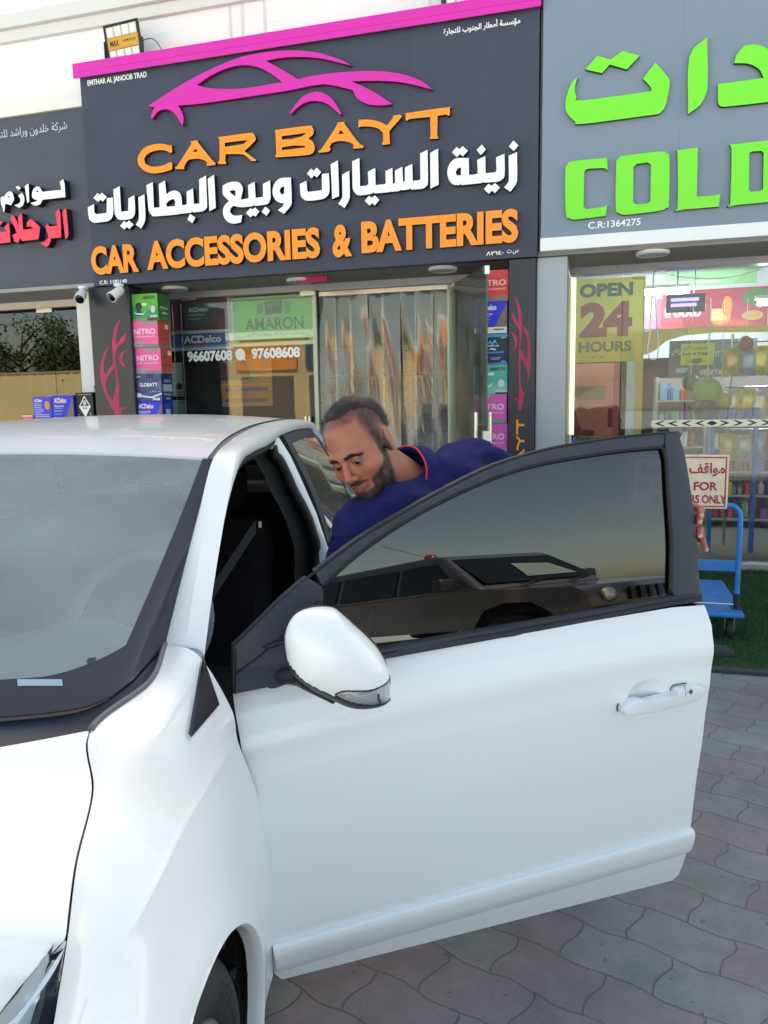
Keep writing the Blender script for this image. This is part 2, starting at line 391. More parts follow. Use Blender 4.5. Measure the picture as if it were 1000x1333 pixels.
# ================================================================== SIGN BOARDS
# --- main sign
zb = 2.652; zt_ = fac(400, 51)[1]
S1 = Thing('sign_board', 'wide slate sign board with magenta trim, pink car outline and orange lettering', 'sign', ((uM0+uM1)/2, DS, zb))
m = MB(); m.box(uM0, DS, zb, uM1, DS+.10, zt_); m.box(uM0, DS+.102, zb, uM0+.05, NW-.002, zt_); m.box(uM1-.05, DS+.102, zb, uM1, NW-.002, zt_)
S1.part('panel', m, M_panel)
m = MB()
for fu in (.25, .5, .75): 
    u = uM0+(uM1-uM0)*fu; m.box(u-.0015, DS-.001, zb+.01, u+.0015, DS-.0002, zt_-.01)
S1.part('panel_joint', m, mat('joint_dark', (52, 57, 72), .5)); m = MB()
for fu in (.012, .988):
    for k in range(9):
        u = uM0+(uM1-uM0)*fu; z = zb+.1+k*.21; m.lathe([(0, 0), (.006, 0), (.006, -.002)], (u, DS-.003, z), (0, 1, 0), 8)
S1.part('rivets', m, mat('joint_dark', (52, 57, 72), .5))
m = MB(); m.box(uM0-.03, DS-.06, zt_+.001, uM1+.015, NW-.003, zt_+.075); m.box(uM0-.03, DS-.06, zt_-.05, uM1+.015, DS-.045, zt_+.0005, 1)
S1.part('top_trim', m, [M_mag, M_mag], bev=.004)
NL = DS-.001
E_ = lambda p: xf(p, 180, 60, .21)
car_outer = [(77,385,1),(190,310),(330,225),(480,150),(640,85),(780,55),(900,42),(1000,42),(1052,46),(1132,57),(1212,80),(1282,105),(1332,135,1),(1252,115),(1152,92),(1052,82),(952,82),(880,90),(805,105,1),(870,140),(940,180),(1002,218,1),(1082,200),(1202,182),(1332,172),(1452,168),(1572,175),(1682,198),(1772,235),(1830,283,1),(1752,262),(1652,240),(1552,230),(1452,228),(1332,232,1),(1402,262),(1492,310),(1584,372,1),(1512,380),(1432,372),(1372,340),(1347,300),(1340,285,1),(1272,268),(1212,255),(1157,248,1),(1052,265),(952,286),(800,310),(600,340),(400,368),(262,380,1),(285,415),(297,460),(292,503,1),(275,480),(255,445),(220,412),(180,403),(140,418),(105,460,1),(95,455,1),(100,430),(120,390,1)]
car_hole = [(380,255,1),(450,205),(540,160),(640,133),(740,140),(830,180),(908,237,1),(820,250),(720,268),(600,278),(480,275),(420,265)]
car_arch = [(954,425,1),(992,370),(1042,320),(1112,295),(1172,310),(1222,350),(1272,430,1),(1262,437,1),(1222,400),(1172,365),(1102,352),(1042,365),(992,400),(962,432,1)]
m = MB()
letters(m, [(poly_px(spl(E_(car_outer)), NL), [poly_px(spl(E_(car_hole)), NL)]), (poly_px(spl(E_(car_arch)), NL), [])], NL, .045, 0, 1)
S1.part('car_outline_emblem', m, [M_mag, M_magd])
CB7 = [([(222,290),(225,333),(210,337),(190,325),(150,320),(100,330),(65,352),(52,378),(62,405),(95,420),(140,420),(185,408),(208,395),(225,397),(226,435),(215,443),(160,458),(110,463),(60,450),(25,420),(12,385),(22,345),(55,305),(110,285),(160,280),(205,290)], []),
 ([(340,265),(385,260),(390,278),(470,378),(492,398),(493,412),(440,417),(437,405),(445,398),(420,382),(380,373),(330,378),(312,398),(300,425),(302,437),(245,437),(243,425),(262,410),(345,280)], [[(368,312),(383,328),(352,333)]]),
 ([(512,240),(700,215),(730,222),(740,245),(735,265),(690,310),(670,325),(735,375),(748,378),(740,388),(708,387),(705,378),(670,350),(630,345),(555,345),(553,385),(560,395),(555,407),(510,405),(508,395),(518,385),(517,260),(508,250)], [[(550,275),(690,258),(668,282),(625,290),(552,300)]])]
CB8 = [([(40,172),(45,165),(215,143),(235,150),(243,168),(238,190),(215,210),(235,222),(248,250),(245,275),(230,290),(190,297),(50,307),(42,300),(50,292),(45,180)], [[(78,197),(205,180),(180,200),(130,212),(78,215)], [(78,255),(140,245),(195,247),(200,255),(130,265),(78,270)]]),
 ([(362,128),(402,122),(408,140),(475,230),(500,245),(500,258),(450,262),(445,252),(452,245),(430,230),(390,222),(345,228),(325,250),(330,265),(318,277),(270,283),(267,272),(285,260),(360,145)], [[(382,165),(400,185),(370,186)]]),
 ([(475,118),(480,112),(540,112),(590,125),(622,142),(655,100),(652,92),(690,85),(697,92),(695,102),(640,165),(635,175),(637,225),(638,238),(598,243),(596,233),(602,225),(602,180),(580,160),(540,148),(490,148),(475,152)], []),
 ([(718,82),(724,78),(935,48),(948,52),(948,88),(940,92),(930,85),(885,92),(883,190),(890,205),(885,210),(845,212),(842,205),(848,195),(846,98),(745,108),(730,118),(720,115)], [])]
cbp = [(poly_px(xf(soft(o), 180, 130, .21), NL), [poly_px(xf(h, 180, 130, .21), NL) for h in hs]) for o, hs in CB7] + [(poly_px(xf(soft(o), 350, 130, .25), NL), [poly_px(xf(h, 350, 130, .25), NL) for h in hs]) for o, hs in CB8]
m = MB(); letters(m, cbp, NL, .04, 0, 1); S1.part('lettering', m, [M_oran, M_dark])
AR = [
 (110,210,[(58,410),(112,382),(115,455),(130,470),(215,460),(222,445),(222,332),(275,325),(280,440),(272,490),(250,520),(215,533),(120,543),(88,530),(68,500)],None),
 (110,210,[(108,330),(142,288),(160,303),(182,285),(225,320),(188,362),(170,345),(150,365)],None),
 (110,210,[(280,258),(335,228),(347,448),(408,442),(410,335),(462,305),(468,440),(455,490),(430,510),(360,520),(320,510),(298,480),(290,440)],None),
 (110,210,[(338,570),(375,527),(395,545),(415,523),(455,560),(418,598),(398,580),(375,602)],None),
 (110,210,[(495,325),(548,298),(556,480),(548,540),(520,592),(472,560),(492,530),(500,490)],None),
 (110,210,[(565,220),(620,192),(630,415),(680,410),(672,210),(725,180),(737,300),(765,278),(805,266),(842,278),(865,310),(872,368),(873,393),(905,388),(915,378),(912,275),(967,248),(975,382),(1015,378),(1022,370),(1020,170),(1079,137),(1089,380),(1082,420),(1057,442),(1017,450),(967,455),(960,443),(950,457),(865,466),(858,453),(842,470),(640,488),(610,476),(588,446),(580,400)],[(738,375),(765,350),(800,338),(815,365),(810,400),(738,405)]),
 (240,210,[(52,518),(75,468),(122,500),(95,547)],None),
 (240,210,[(228,165),(283,130),(298,415),(242,445)],None),
 (240,210,[(355,225),(400,200),(450,190),(495,195),(522,225),(530,260),(520,310),(512,345),(570,335),(580,325),(575,220),(632,190),(640,328),(690,323),(705,315),(703,210),(765,178),(770,320),(760,360),(735,385),(630,400),(625,385),(615,402),(520,410),(450,398),(425,420),(420,450),(440,475),(480,483),(525,475),(515,540),(450,552),(400,535),(370,500),(358,450),(370,400),(410,355),(370,315),(357,290)],[(412,275),(440,262),(467,268),(465,310),(455,312)]),
 (240,210,[(555,460),(597,418),(612,430),(635,412),(672,447),(640,492),(620,478),(597,497)],None),
 (240,210,[(692,450),(725,405),(765,440),(735,485)],None),
 (240,210,[(945,155),(952,340),(942,400),(885,468),(833,435),(870,405),(885,375),(850,372),(815,350),(792,310),(787,265),(800,215),(830,175),(870,158)],[(888,230),(860,240),(848,270),(860,298),(886,298)]),
 (380,180,[(88,410),(147,382),(152,465),(165,478),(265,465),(280,455),(278,325),(338,318),(345,450),(335,500),(305,530),(260,545),(160,555),(120,540),(95,505)],None),
 (380,180,[(150,320),(185,278),(208,297),(235,270),(272,308),(235,355),(212,335),(190,362)],None),
 (380,180,[(355,240),(418,207),(427,515),(368,540)],None),
 (380,180,[(453,330),(515,297),(520,490),(512,550),(475,618),(420,580),(448,540),(456,500)],None),
 (380,180,[(540,215),(602,187),(608,430),(660,425),(680,410),(675,305),(738,272),(742,420),(820,412),(830,400),(825,300),(887,272),(890,410),(910,400),(908,295),(972,262),(978,395),(993,385),(995,268),(1058,238),(1062,383),(1115,378),(1128,368),(1125,148),(1190,116),(1193,383),(1185,423),(1160,445),(1130,453),(1048,460),(1045,445),(1025,458),(965,465),(960,455),(945,470),(878,478),(875,465),(860,480),(730,492),(725,478),(705,495),(610,508),(575,498),(550,465),(543,420)],None),
 (380,180,[(648,555),(685,512),(708,530),(735,508),(775,548),(735,595),(712,575),(690,598)],None),
 (530,170,[(212,210),(280,173),(285,485),(215,517)],None),
 (530,170,[(545,255),(548,400),(600,395),(622,385),(618,270),(687,237),(690,385),(765,378),(783,365),(780,250),(852,217),(855,380),(845,425),(815,450),(775,460),(675,467),(670,450),(650,470),(480,487),(478,470),(465,487),(420,485),(385,460),(365,415),(360,370),(372,320),(405,275),(450,255)],[(478,335),(450,345),(432,375),(440,402),(478,405)]),
 (530,170,[(400,205),(440,158),(463,178),(493,152),(538,192),(492,240),(470,220),(442,247)],None),
 (530,170,[(612,185),(657,138),(692,182),(648,230)],None),
 (530,170,[(675,522),(715,475),(742,495),(770,468),(813,508),(772,557),(745,535),(718,563)],None),
 (530,170,[(888,235),(960,203),(962,420),(950,480),(903,545),(848,507),(880,470),(890,430)],None),
 (530,170,[(890,155),(930,103),(973,147),(932,195)],None)]
m = MB()
letters(m, [(poly_px(xf(soft(o), x, y, .15), NL), [poly_px(xf(h, x, y, .15), NL)] if h else []) for x, y, o, h in AR], NL, .05, 0, 1)
S1.part('lettering', m, [M_lwhite, M_dark])
m = MB()
for s, bl, br, h in (('CAR', (124,360), (185,354.5), 37.5), ('ACCESSORIES', (195.5,353.5), (419.5,336.5), 39), ('&', (435.5,337), (461,335), 42.5), ('BATTERIES', (473,331), (675.5,317.5), 43)):
    line_text(m, s, bl, br, h, NL, .045, bold=.045, mi=0, ms=1)
S1.part('lettering', m, [M_oran, M_dark])
m = MB(); line_text(m, 'EMTHAR AL JANOOB TRAD', (114.5,113.6), (191.5,103), 9.5, NL, .003, bold=.015)
line_text(m, arabic('مؤسسة أمطار الجنوب للتجارة'), (577.5,46), (677.5,34), 12, NL, .003, bold=.02)
line_text(m, 'C.R: 1182140', (130.3,370.6), (165.6,368), 5, NL, .003, bold=.012)
line_text(m, arabic('س.ت:') , (660,331.5), (675,330), 6, NL, .003, bold=.015)
line_text(m, '٨٣١٤٠', (633,333), (656,331), 5, NL, .003, bold=.02)
S1.part('lettering', m, M_lwhite)

# --- left sign
NSl = DS+.10
S2 = Thing('sign_board', 'grimy slate sign board on the left with white and red raised arabic words', 'sign', (-6.5, NSl, zb))
zlt = fac(50, 148, NSl)[1]; zlb = fac(60, 377, NSl)[1]
m = MB(); m.box(uL, NSl, zlb, uM0-.012, NSl+.10, zlt); S2.part('panel', m, M_panelL)
m = MB(); m.box(uL, NSl-.03, zlt+.001, uM0-.012, NW-.003, zlt+.13); S2.part('top_ledge', m, mat('ledge_white', (222, 220, 214), .7, var=.06, vscale=6))
NL2 = NSl-.001
LW = [([(80,375),(90,355),(130,345),(145,315),(180,290),(210,295),(228,330),(240,385),(200,455),(165,440),(135,435),(130,470),(125,525),(108,528),(105,490),(85,430)],[(165,350),(180,340),(192,355),(180,365)]),
 ([(285,340),(330,305),(355,345),(360,400),(340,455),(300,482),(240,452),(290,435),(315,410),(310,375)],None),([(258,240),(285,225),(320,250),(290,275)],None),([(365,230),(410,198),(418,405),(395,430)],None),
 ([(570,295),(795,272),(775,180),(815,147),(830,200),(840,350),(835,358),(570,388),(555,425),(530,448),(480,455),(430,425),(490,410),(518,390),(480,385),(455,365),(448,320),(465,265),(500,235),(530,235),(555,265)],[(495,285),(515,275),(530,295),(505,298)])]
LR = [[(-60,780),(0,770),(150,760),(145,740),(120,715),(160,662),(182,690),(195,885),(10,905),(-60,905),(-110,860)],[(25,665),(50,640),(65,650),(85,635),(108,650),(75,690),(60,675),(40,690)],
 [(195,610),(212,565),(245,590),(290,690),(285,590),(330,543),(345,738),(465,728),(430,700),(385,705),(393,650),(420,620),(460,628),(545,712),(525,850),(330,873),(312,835),(292,882),(262,890),(240,870),(220,797),(272,778),(235,690)],
 [(605,710),(635,660),(650,700),(745,695),(725,540),(765,495),(785,570),(792,830),(672,842),(660,890),(640,925),(610,940),(550,895),(610,870),(640,830),(630,770)],[(803,525),(850,488),(875,780),(850,850),(838,840)]]
m = MB(); letters(m, [(poly_px(xf(soft(o), 0, 220, .11), NL2), [poly_px(xf(h, 0, 220, .11), NL2)] if h else []) for o, h in LW], NL2, .08, 0, 1); S2.part('lettering', m, [M_lwhite, M_dark])
m = MB(); letters(m, [(poly_px(xf(soft(o), 0, 220, .11), NL2), []) for o in LR], NL2, .08, 0, 1); S2.part('lettering', m, [M_red, M_dark])
m = MB(); line_text(m, arabic('شركة خلدون وراشد للتجارة'), (-14,186), (88,170), 14, NL2, .003); S2.part('lettering', m, mat('faded_white', (196, 198, 202), .5))

# --- right sign
S3 = Thing('sign_board', 'pale blue grey sign board with white bottom strip and huge lime green lettering', 'sign', (1.4, DS, zb))
zr0 = fac(853, 300.2)[1]
m = MB(); m.box(uR0, DS, zr0, uR1, DS+.10, 5.05); m.box(uR0, DS+.102, zr0, uR0+.05, NW-.002, 5.05); S3.part('panel', m, M_panelR)
m = MB(); m.box(uR0-.004, DS-.04, fac(853, 318)[1], uR1, DS+.10, zr0-.001); S3.part('bottom_strip', m, M_wtrim, bev=.004)
m = MB()
for px in (884, 1010): u = fac(px, 200)[0]; m.box(u-.002, DS-.001, zr0+.01, u+.002, DS-.0002, 5.0)
S3.part('panel_joint', m, mat('joint_pale', (112, 128, 146), .5))
CO_ = [([(228,320),(218,345),(215,375),(222,400),(245,415),(525,378),(520,360),(490,328),(540,262),(590,320),(598,355),(580,440),(555,470),(250,510),(215,500),(185,470),(176,435),(185,385),(205,340)],None),
 ([(257,290),(305,235),(360,250),(408,215),(477,235),(425,290),(355,270),(325,305)],None),([(678,240),(750,160),(752,340),(745,390),(720,435),(672,472)],None),
 ([(858,265),(870,230),(900,195),(940,190),(980,200),(1020,230),(1050,280),(1055,340),(1040,400),(1020,418),(830,440),(800,437),(793,420),(793,350),(978,325),(960,290),(920,268),(880,265)],None),
 ([(345,648),(348,700),(335,690),(300,690),(265,693),(253,703),(250,845),(260,855),(300,850),(335,845),(347,835),(340,882),(220,897),(195,892),(178,870),(176,700),(185,675),(210,660)],None),
 ([(400,640),(560,622),(585,630),(597,650),(595,830),(585,850),(555,862),(420,878),(395,872),(380,850),(382,675),(387,655)],[(452,685),(465,672),(510,666),(522,675),(520,825),(505,833),(460,836),(450,825)]),
 ([(626,617),(718,606),(712,625),(708,805),(775,800),(803,793),(797,845),(617,860),(630,845),(630,630)],None),
 ([(840,595),(1000,577),(1040,580),(1062,600),(1062,790),(1045,815),(1000,826),(830,842),(843,828),(848,610)],[(920,630),(930,622),(970,620),(978,630),(975,775),(960,783),(925,785),(918,775)])]
m = MB(); letters(m, [(poly_px(xf(soft(o), 680, 0, .32), NL), [poly_px(xf(h, 680, 0, .32), NL)] if h else []) for o, h in CO_], NL, .035, 0, 1); S3.part('lettering', m, [M_lime, mat('lime_side', (40, 80, 20), .5)])
m = MB(); line_text(m, 'C.R:1364275', (765.8,298), (834,293), 9, NL, .003, bold=.014); S3.part('lettering', m, M_lwhite)

# ================================================================== FLAME PILLARS
NP = DS+.03
def pillar(u0, u1, label, flames, letters_too):
    T = Thing('pillar', label, 'pillar', ((u0+u1)/2, NP, 0), group='black pillars beside the middle shop')
    m = MB(); m.box(u0, NP, 0, u1, NP+.22, zb-.003); T.part('cladding', m, M_pillar, bev=.006)
    m = MB(); letters(m, flames, NP-.0005, .002); T.part('flame_decal', m, mat('flame_red', (170, 22, 84), .4, var=.35, vscale=4))
    if letters_too:
        m = MB()
        # B A Y T turned to read upwards
        ux = fac(672.5, 550, NP)[0]; ztop = fac(677, 546, NP)[1]; k = .33
        x1 = max(p[0] for p in cbp[6][0]); zc = sum(p[1] for p in cbp[6][0])/len(cbp[6][0])
        f = lambda p: (ux+.0+k*((cbp[6][0][2][1]-.0)-p[1])*.9-.0, ztop+(p[0]-x1)*k)
        letters(m, [([f(p) for p in o], [[f(p) for p in h] for h in hs]) for o, hs in cbp[3:]], NP-.0005, .002)
        T.part('lettering', m, M_oran)
    return T
F1 = [(345,135,1),(290,190),(250,280),(235,380),(238,500),(245,600),(248,650,1),(200,710),(155,785,1),(140,720),(145,620),(170,520),(212,440,1),(150,510),(110,620),(95,740),(110,870),(150,1000),(220,1140),(275,1250,1),(330,1255,1),(345,1210),(370,1180),(415,1158,1),(360,1160),(322,1180,1),(318,1050),(315,900),(300,780),(285,680),(275,580),(285,500),(310,440),(350,420),(385,380),(400,290,1),(340,350),(285,430,1),(280,380),(290,280),(310,200)]
F1h = [(265,705,1),(200,780),(165,870),(180,980),(235,1080,1),(262,1000),(280,900),(275,790)]
F1c = [(425,490,1),(350,520),(312,590),(340,660),(402,695,1),(365,640),(355,580),(375,530)]
F2 = [(118,88,1),(150,150),(168,240),(170,330),(165,420),(157,480,1),(185,530),(203,570,1),(215,520),(215,430),(195,360),(175,300,1),(210,350),(232,440),(237,560),(228,680),(200,800),(175,900),(165,955,1),(135,950,1),(145,910),(135,880),(105,857,1),(140,868),(148,870,1),(148,750),(148,600),(150,480),(155,400),(150,340),(140,320),(125,300),(100,265),(93,210,1),(125,255),(150,300,1),(145,230),(135,160)]
F2h = [(163,555,1),(200,620),(218,690),(205,780),(187,830,1),(165,770),(158,680)]
F2c = [(87,355,1),(125,385),(137,430),(125,480),(100,510,1),(118,460),(112,410)]
fl = lambda p, ox, oy, s: poly_px(spl(xf(p, ox, oy, s), 4), NP)
pillar(fac(114.5, 377, NP)[0], fac(171, 440, NP)[0], 'black clad pillar with crimson flame decal left of the middle shopfront', [(fl(F1,120,400,.1125), [fl(F1h,120,400,.1125)]), (fl(F1c,120,400,.1125), [])], False)
pillar(fac(662, 460, NP)[0], fac(697, 460, NP)[0]-.004, 'black clad pillar with crimson flame and upright orange letters beside grey pier', [(fl(F2,650,370,.1725), [fl(F2h,650,370,.1725)]), (fl(F2c,650,370,.1725), [])], True)

# ================================================================== FLOODLIGHTS ABOVE THE SIGN
def floodlight(px, py, wd, ht, label, tilt, roll=0.0):
    n0 = DS+.16; u, z = fac(px, py, n0)
    T = Thing('floodlight', label, 'floodlight', (u, n0, zt_+.076), group='floodlights on top of the middle sign')
    hw, hh = wd/2, ht/2; zc = max(zt_+.16+hh*.9, z)
    ct, st = cos(tilt), sin(tilt); cr, sr = cos(roll), sin(roll)
    def R(p):
        x, y, zz = p; x, zz = x*cr-zz*sr, x*sr+zz*cr
        y, zz = y*ct-zz*st, y*st+zz*ct
        return (u+x, n0+y, zc+zz)
    m = MB(); m.box(-hw, 0, -hh, hw, .03, hh); m.box(-hw-.012, -.012, -hh-.012, hw+.012, -.001, -hh+.006); m.box(-hw-.012, -.012, hh-.006, hw+.012, -.001, hh+.012); m.box(-hw-.012, -.012, -hh+.007, -hw+.006, -.001, hh-.007); m.box(hw-.006, -.012, -hh+.007, hw+.012, -.001, hh-.007)
    for k in range(7): x = -hw+.03+k*(2*hw-.06)/6; m.box(x-.004, .031, -hh+.03, x+.004, .06, hh-.03)
    m.mapped(R); T.part('housing', m, mat('floodlight_black', (30, 32, 36), .4))
    for r_ in (0, 1):
        for k in range(4):
            m = MB(); a = -hw+.01+k*(2*hw-.02)/4; b = a+(2*hw-.02)/4-.006; z0, z1 = (.30*ht-hh*1.0+.0, 0) if 0 else ((-hh+.01, -hh*.36) if r_ == 0 else (hh*.36, hh-.01))
            m.box(a, -.006, z0, b, -.0005, z1); m.box(a+.012, -.009, z0+.012, b-.012, -.0062, z1-.012, 1)
            m.mapped(R); T.part('led_cell', m, [mat('reflector_cell', (214, 212, 200), .3), mat('reflector_cell_inner', (236, 232, 216), .3)])
    m = MB(); m.box(-hw+.008, -.008, -hh*.33, hw-.008, -.0005, hh*.33); m.mapped(R); pl = T.part('nameplate', m, mat('gold_plate', (196, 152, 50), .4))
    m = MB(); letters(m, fit(text_polys('MAX', .02), -hw*.8, -hh*.16, -hw*.25, hh*.18), -.0082, .001); letters(m, fit(text_polys('PREMIUM LED'), hw*.0, -hh*.02, hw*.8, hh*.1), -.0082, .001); m.mapped(R); T.part('lettering', m, mat('plate_ink', (50, 40, 20), .5), parent=pl)
    m = MB()
    for sx in (-1, 1): m.box(u+sx*(hw+.02)-.006, n0-.02, zt_+.078, u+sx*(hw+.02)+.006, n0+.02, zc+.02)
    m.box(u-hw-.026, n0-.02, zt_+.0765, u+hw+.026, n0+.02, zt_+.084); T.part('bracket', m, mat('floodlight_black', (30, 32, 36), .4))
    m = MB(); m.tube(crom([(u+hw*.6, n0+.05, zc), (u+hw*1.5, n0+.1, zc+.03), (u+hw*2.2, n0+.12, zt_+.13), (u+hw*2.4, n0+.13, zt_+.078)], 5), .004, 6); T.part('cable', m, mat('cable_black', (20, 20, 20), .5))
floodlight(161, 56, .34, .30, 'black square floodlight standing near the left end of the magenta trim', radians(6), radians(3.0))
floodlight(606, -6, .34, .30, 'black square floodlight at the right end of magenta trim, cut off by the picture edge', radians(6), radians(2))

# ================================================================== SECURITY CAMERAS
def cctv(px, py, label, side, sc=1.0):
    n0 = DS-.08; u, z = fac(px, py, n0)
    T = Thing('security_camera', label, 'camera', (u, n0, z), group='white security cameras under the signs')
    m = MB(); m.lathe([(0, .0), (.045, .0), (.045, -.02), (.02, -.03), (.015, -.06)], (u, DS+.0-.05, zb-.002), (0, 0, 1), 20); T.part('mount', m, M_plwhite, smooth=40)
    a = np.array([-.25*side, -.75, -.55]); a /= np.linalg.norm(a); c = np.array([u, n0-.0, zb-.085])
    m = MB(); m.lathe([(0, -.07), (.03, -.065), (.042, -.04), (.045, .03), (.05, .07), (.05, .085), (.0, .085)], c, a, 24); T.part('housing', m, M_plwhite, smooth=40)
    m = MB(); m.lathe([(0.0, .10), (.02, .098), (.04, .09), (.043, .0855)], c, a, 24); T.part('lens', m, M_lens, smooth=True)
cctv(153, 385, 'white security camera hanging under the sign above the left flame pillar', 1)
cctv(106, 381, 'white security camera beside the white pier under the left sign', -1)
# ================================================================== GROUND
def paver_mat():
    m = bpy.data.materials.new('wavy_pavers'); m.use_nodes = True; n = m.node_tree.nodes; L = m.node_tree.links; b = n['Principled BSDF']
    tc = n.new('ShaderNodeTexCoord'); mp = n.new('ShaderNodeMapping'); mp.inputs['Rotation'].default_value = (0, 0, radians(20)); L.new(tc.outputs['Object'], mp.inputs[0])
    sx = n.new('ShaderNodeSeparateXYZ'); L.new(mp.outputs[0], sx.inputs[0])
    def M(op, a, b_=None, c=None):
        q = n.new('ShaderNodeMath'); q.operation = op
        for i, v in enumerate((a, b_, c)):
            if v is None: continue
            if hasattr(v, 'links') or hasattr(v, 'is_output'): L.new(v, q.inputs[i])
            else: q.inputs[i].default_value = v
        return q.outputs[0]
    W, Hh = .25, .165
    # zig-zag edges as on interlocking pavers
    wx = M('MULTIPLY', M('SINE', M('MULTIPLY', sx.outputs[1], 2*pi/Hh)), .009)
    wy = M('MULTIPLY', M('SINE', M('MULTIPLY', sx.outputs[0], 2*pi/(W/1.0))), .007)
    nz = n.new('ShaderNodeTexNoise'); nz.inputs['Scale'].default_value = 14; L.new(mp.outputs[0], nz.inputs['Vector'])
    jit = M('MULTIPLY', M('SUBTRACT', nz.outputs[0], .5), .02)
    cx = n.new('ShaderNodeCombineXYZ'); L.new(M('ADD', M('ADD', sx.outputs[0], wx), jit), cx.inputs[0]); L.new(M('ADD', M('ADD', sx.outputs[1], wy), jit), cx.inputs[1])
    br = n.new('ShaderNodeTexBrick'); L.new(cx.outputs[0], br.inputs['Vector']); br.inputs['Scale'].default_value = 1; br.inputs['Brick Width'].default_value = W; br.inputs['Row Height'].default_value = Hh
    br.inputs['Mortar Size'].default_value = .0035; br.inputs['Mortar Smooth'].default_value = .5; br.offset = .5
    br.inputs['Color1'].default_value = (0, 0, 0, 1); br.inputs['Color2'].default_value = (1, 1, 1, 1); br.inputs['Mortar'].default_value = (.5, .5, .5, 1); br.inputs['Bias'].default_value = 0
    # per-paver colour: grey or mauve
    st = n.new('ShaderNodeMapRange'); st.inputs[1].default_value = .40; st.inputs[2].default_value = .60; L.new(br.outputs['Color'], st.inputs[0])
    mc = n.new('ShaderNodeMix'); mc.data_type = 'RGBA'; mc.inputs['A'].default_value = (*lin((127, 132, 134)), 1); mc.inputs['B'].default_value = (*lin((130, 123, 129)), 1); L.new(st.outputs[0], mc.inputs['Factor'])
    n2 = n.new('ShaderNodeTexNoise'); n2.inputs['Scale'].default_value = 9; n2.inputs['Detail'].default_value = 8; n2.inputs['Roughness'].default_value = .7; L.new(tc.outputs['Object'], n2.inputs['Vector'])
    n3 = n.new('ShaderNodeTexNoise'); n3.inputs['Scale'].default_value = 240; n3.inputs['Detail'].default_value = 3; L.new(tc.outputs['Object'], n3.inputs['Vector'])
    vr = M('ADD', M('MULTIPLY', n2.outputs[0], .75), M('MULTIPLY', n3.outputs[0], .75)); 
    sc = n.new('ShaderNodeVectorMath'); sc.operation = 'SCALE'; L.new(mc.outputs['Result'], sc.inputs[0]); n4 = n.new('ShaderNodeTexNoise'); n4.inputs['Scale'].default_value = 1.6; n4.inputs['Detail'].default_value = 5; L.new(tc.outputs['Object'], n4.inputs['Vector'])
    L.new(M('ADD', M('ADD', vr, .20), M('MULTIPLY', M('SUBTRACT', n4.outputs[0], .5), .7)), sc.inputs['Scale'])
    # darker blotches of oil and gum
    vo = n.new('ShaderNodeTexNoise'); vo.inputs['Scale'].default_value = 22; vo.inputs['Detail'].default_value = 2; L.new(tc.outputs['Object'], vo.inputs['Vector'])
    sp = n.new('ShaderNodeMapRange'); sp.inputs[1].default_value = .68; sp.inputs[2].default_value = .74; sp.inputs[4].default_value = .55; L.new(vo.outputs[0], sp.inputs[0])
    mo = n.new('ShaderNodeMix'); mo.data_type = 'RGBA'; mo.inputs['B'].default_value = (*lin((70, 72, 84)), 1); L.new(sc.outputs[0], mo.inputs['A']); L.new(sp.outputs[0], mo.inputs['Factor'])
    mm = n.new('ShaderNodeMix'); mm.data_type = 'RGBA'; mm.inputs['B'].default_value = (*lin((106, 101, 96)), 1); L.new(mo.outputs['Result'], mm.inputs['A']); L.new(M('MULTIPLY', br.outputs['Fac'], .85), mm.inputs['Factor'])
    L.new(mm.outputs['Result'], b.inputs['Base Color']); b.inputs['Roughness'].default_value = .8
    hgt = M('ADD', M('MULTIPLY', br.outputs['Fac'], -.6), M('ADD', M('MULTIPLY', n3.outputs[0], .18), M('MULTIPLY', n2.outputs[0], .25)))
    bp = n.new('ShaderNodeBump'); bp.inputs['Strength'].default_value = .8; bp.inputs['Distance'].default_value = .008; L.new(hgt, bp.inputs['Height']); L.new(bp.outputs[0], b.inputs['Normal'])
    return m
m = MB(); m.box(-14, -1.6, -.2, 16, 4.44, 0); solo('paved_forecourt', None, None, m, paver_mat(), kind='structure')
m = MB(); m.box(-60, -90, -.3, 60, -1.61, -.004); m.box(-60, 4.5, -.3, 60, 60, -.02); m.box(-60, -1.6, -.3, -14.01, 4.4, -.02); m.box(16.01, -1.6, -.3, 60, 4.4, -.02)
solo('road', None, None, m, mat('bounce_concrete', (192, 191, 188), .9, var=.1, vscale=3, bump=.3, bscale=90), kind='structure')  # unseen ground, made pale to bounce sunlight onto car and shop front
g = ground(962, 876); nk = float(g@FN)
m = MB(); m.box(-8.5, nk-.03, -.1, 3.4, nk+.03, .022); solo('kerb_edging', None, None, m, mat('dark_edging', (58, 58, 66), .7, var=.15, vscale=10), kind='structure', bev=.006)
m = MB(); m.box(-8.5, nk+.031, -.1, 3.4, DG-.062, .012); solo('artificial_turf', None, None, m, mat('turf_base', (38, 66, 34), .95, var=.25, vscale=6, bump=.4, bscale=200), kind='structure')
rng = np.random.default_rng(3)
nb = 60000
bu = rng.uniform(-1.2, 3.35, nb); bn = rng.uniform(nk+.04, DG-.07, nb); an = rng.uniform(0, 2*pi, nb); ln = rng.uniform(.018, .034, nb); le = rng.uniform(0.2, 1.0, nb)*.022; la = rng.uniform(0, 2*pi, nb); wd = .0022
V = np.empty((nb, 3, 3)); V[:, 0] = np.stack([bu-wd*np.cos(an), bn-wd*np.sin(an), np.full(nb, .011)], 1); V[:, 1] = np.stack([bu+wd*np.cos(an), bn+wd*np.sin(an), np.full(nb, .011)], 1)
V[:, 2] = np.stack([bu+le*np.cos(la), bn+le*np.sin(la), .011+ln], 1)
me = bpy.data.meshes.new('turf_blades'); me.from_pydata(V.reshape(-1, 3).tolist(), [], np.arange(nb*3).reshape(-1, 3).tolist())
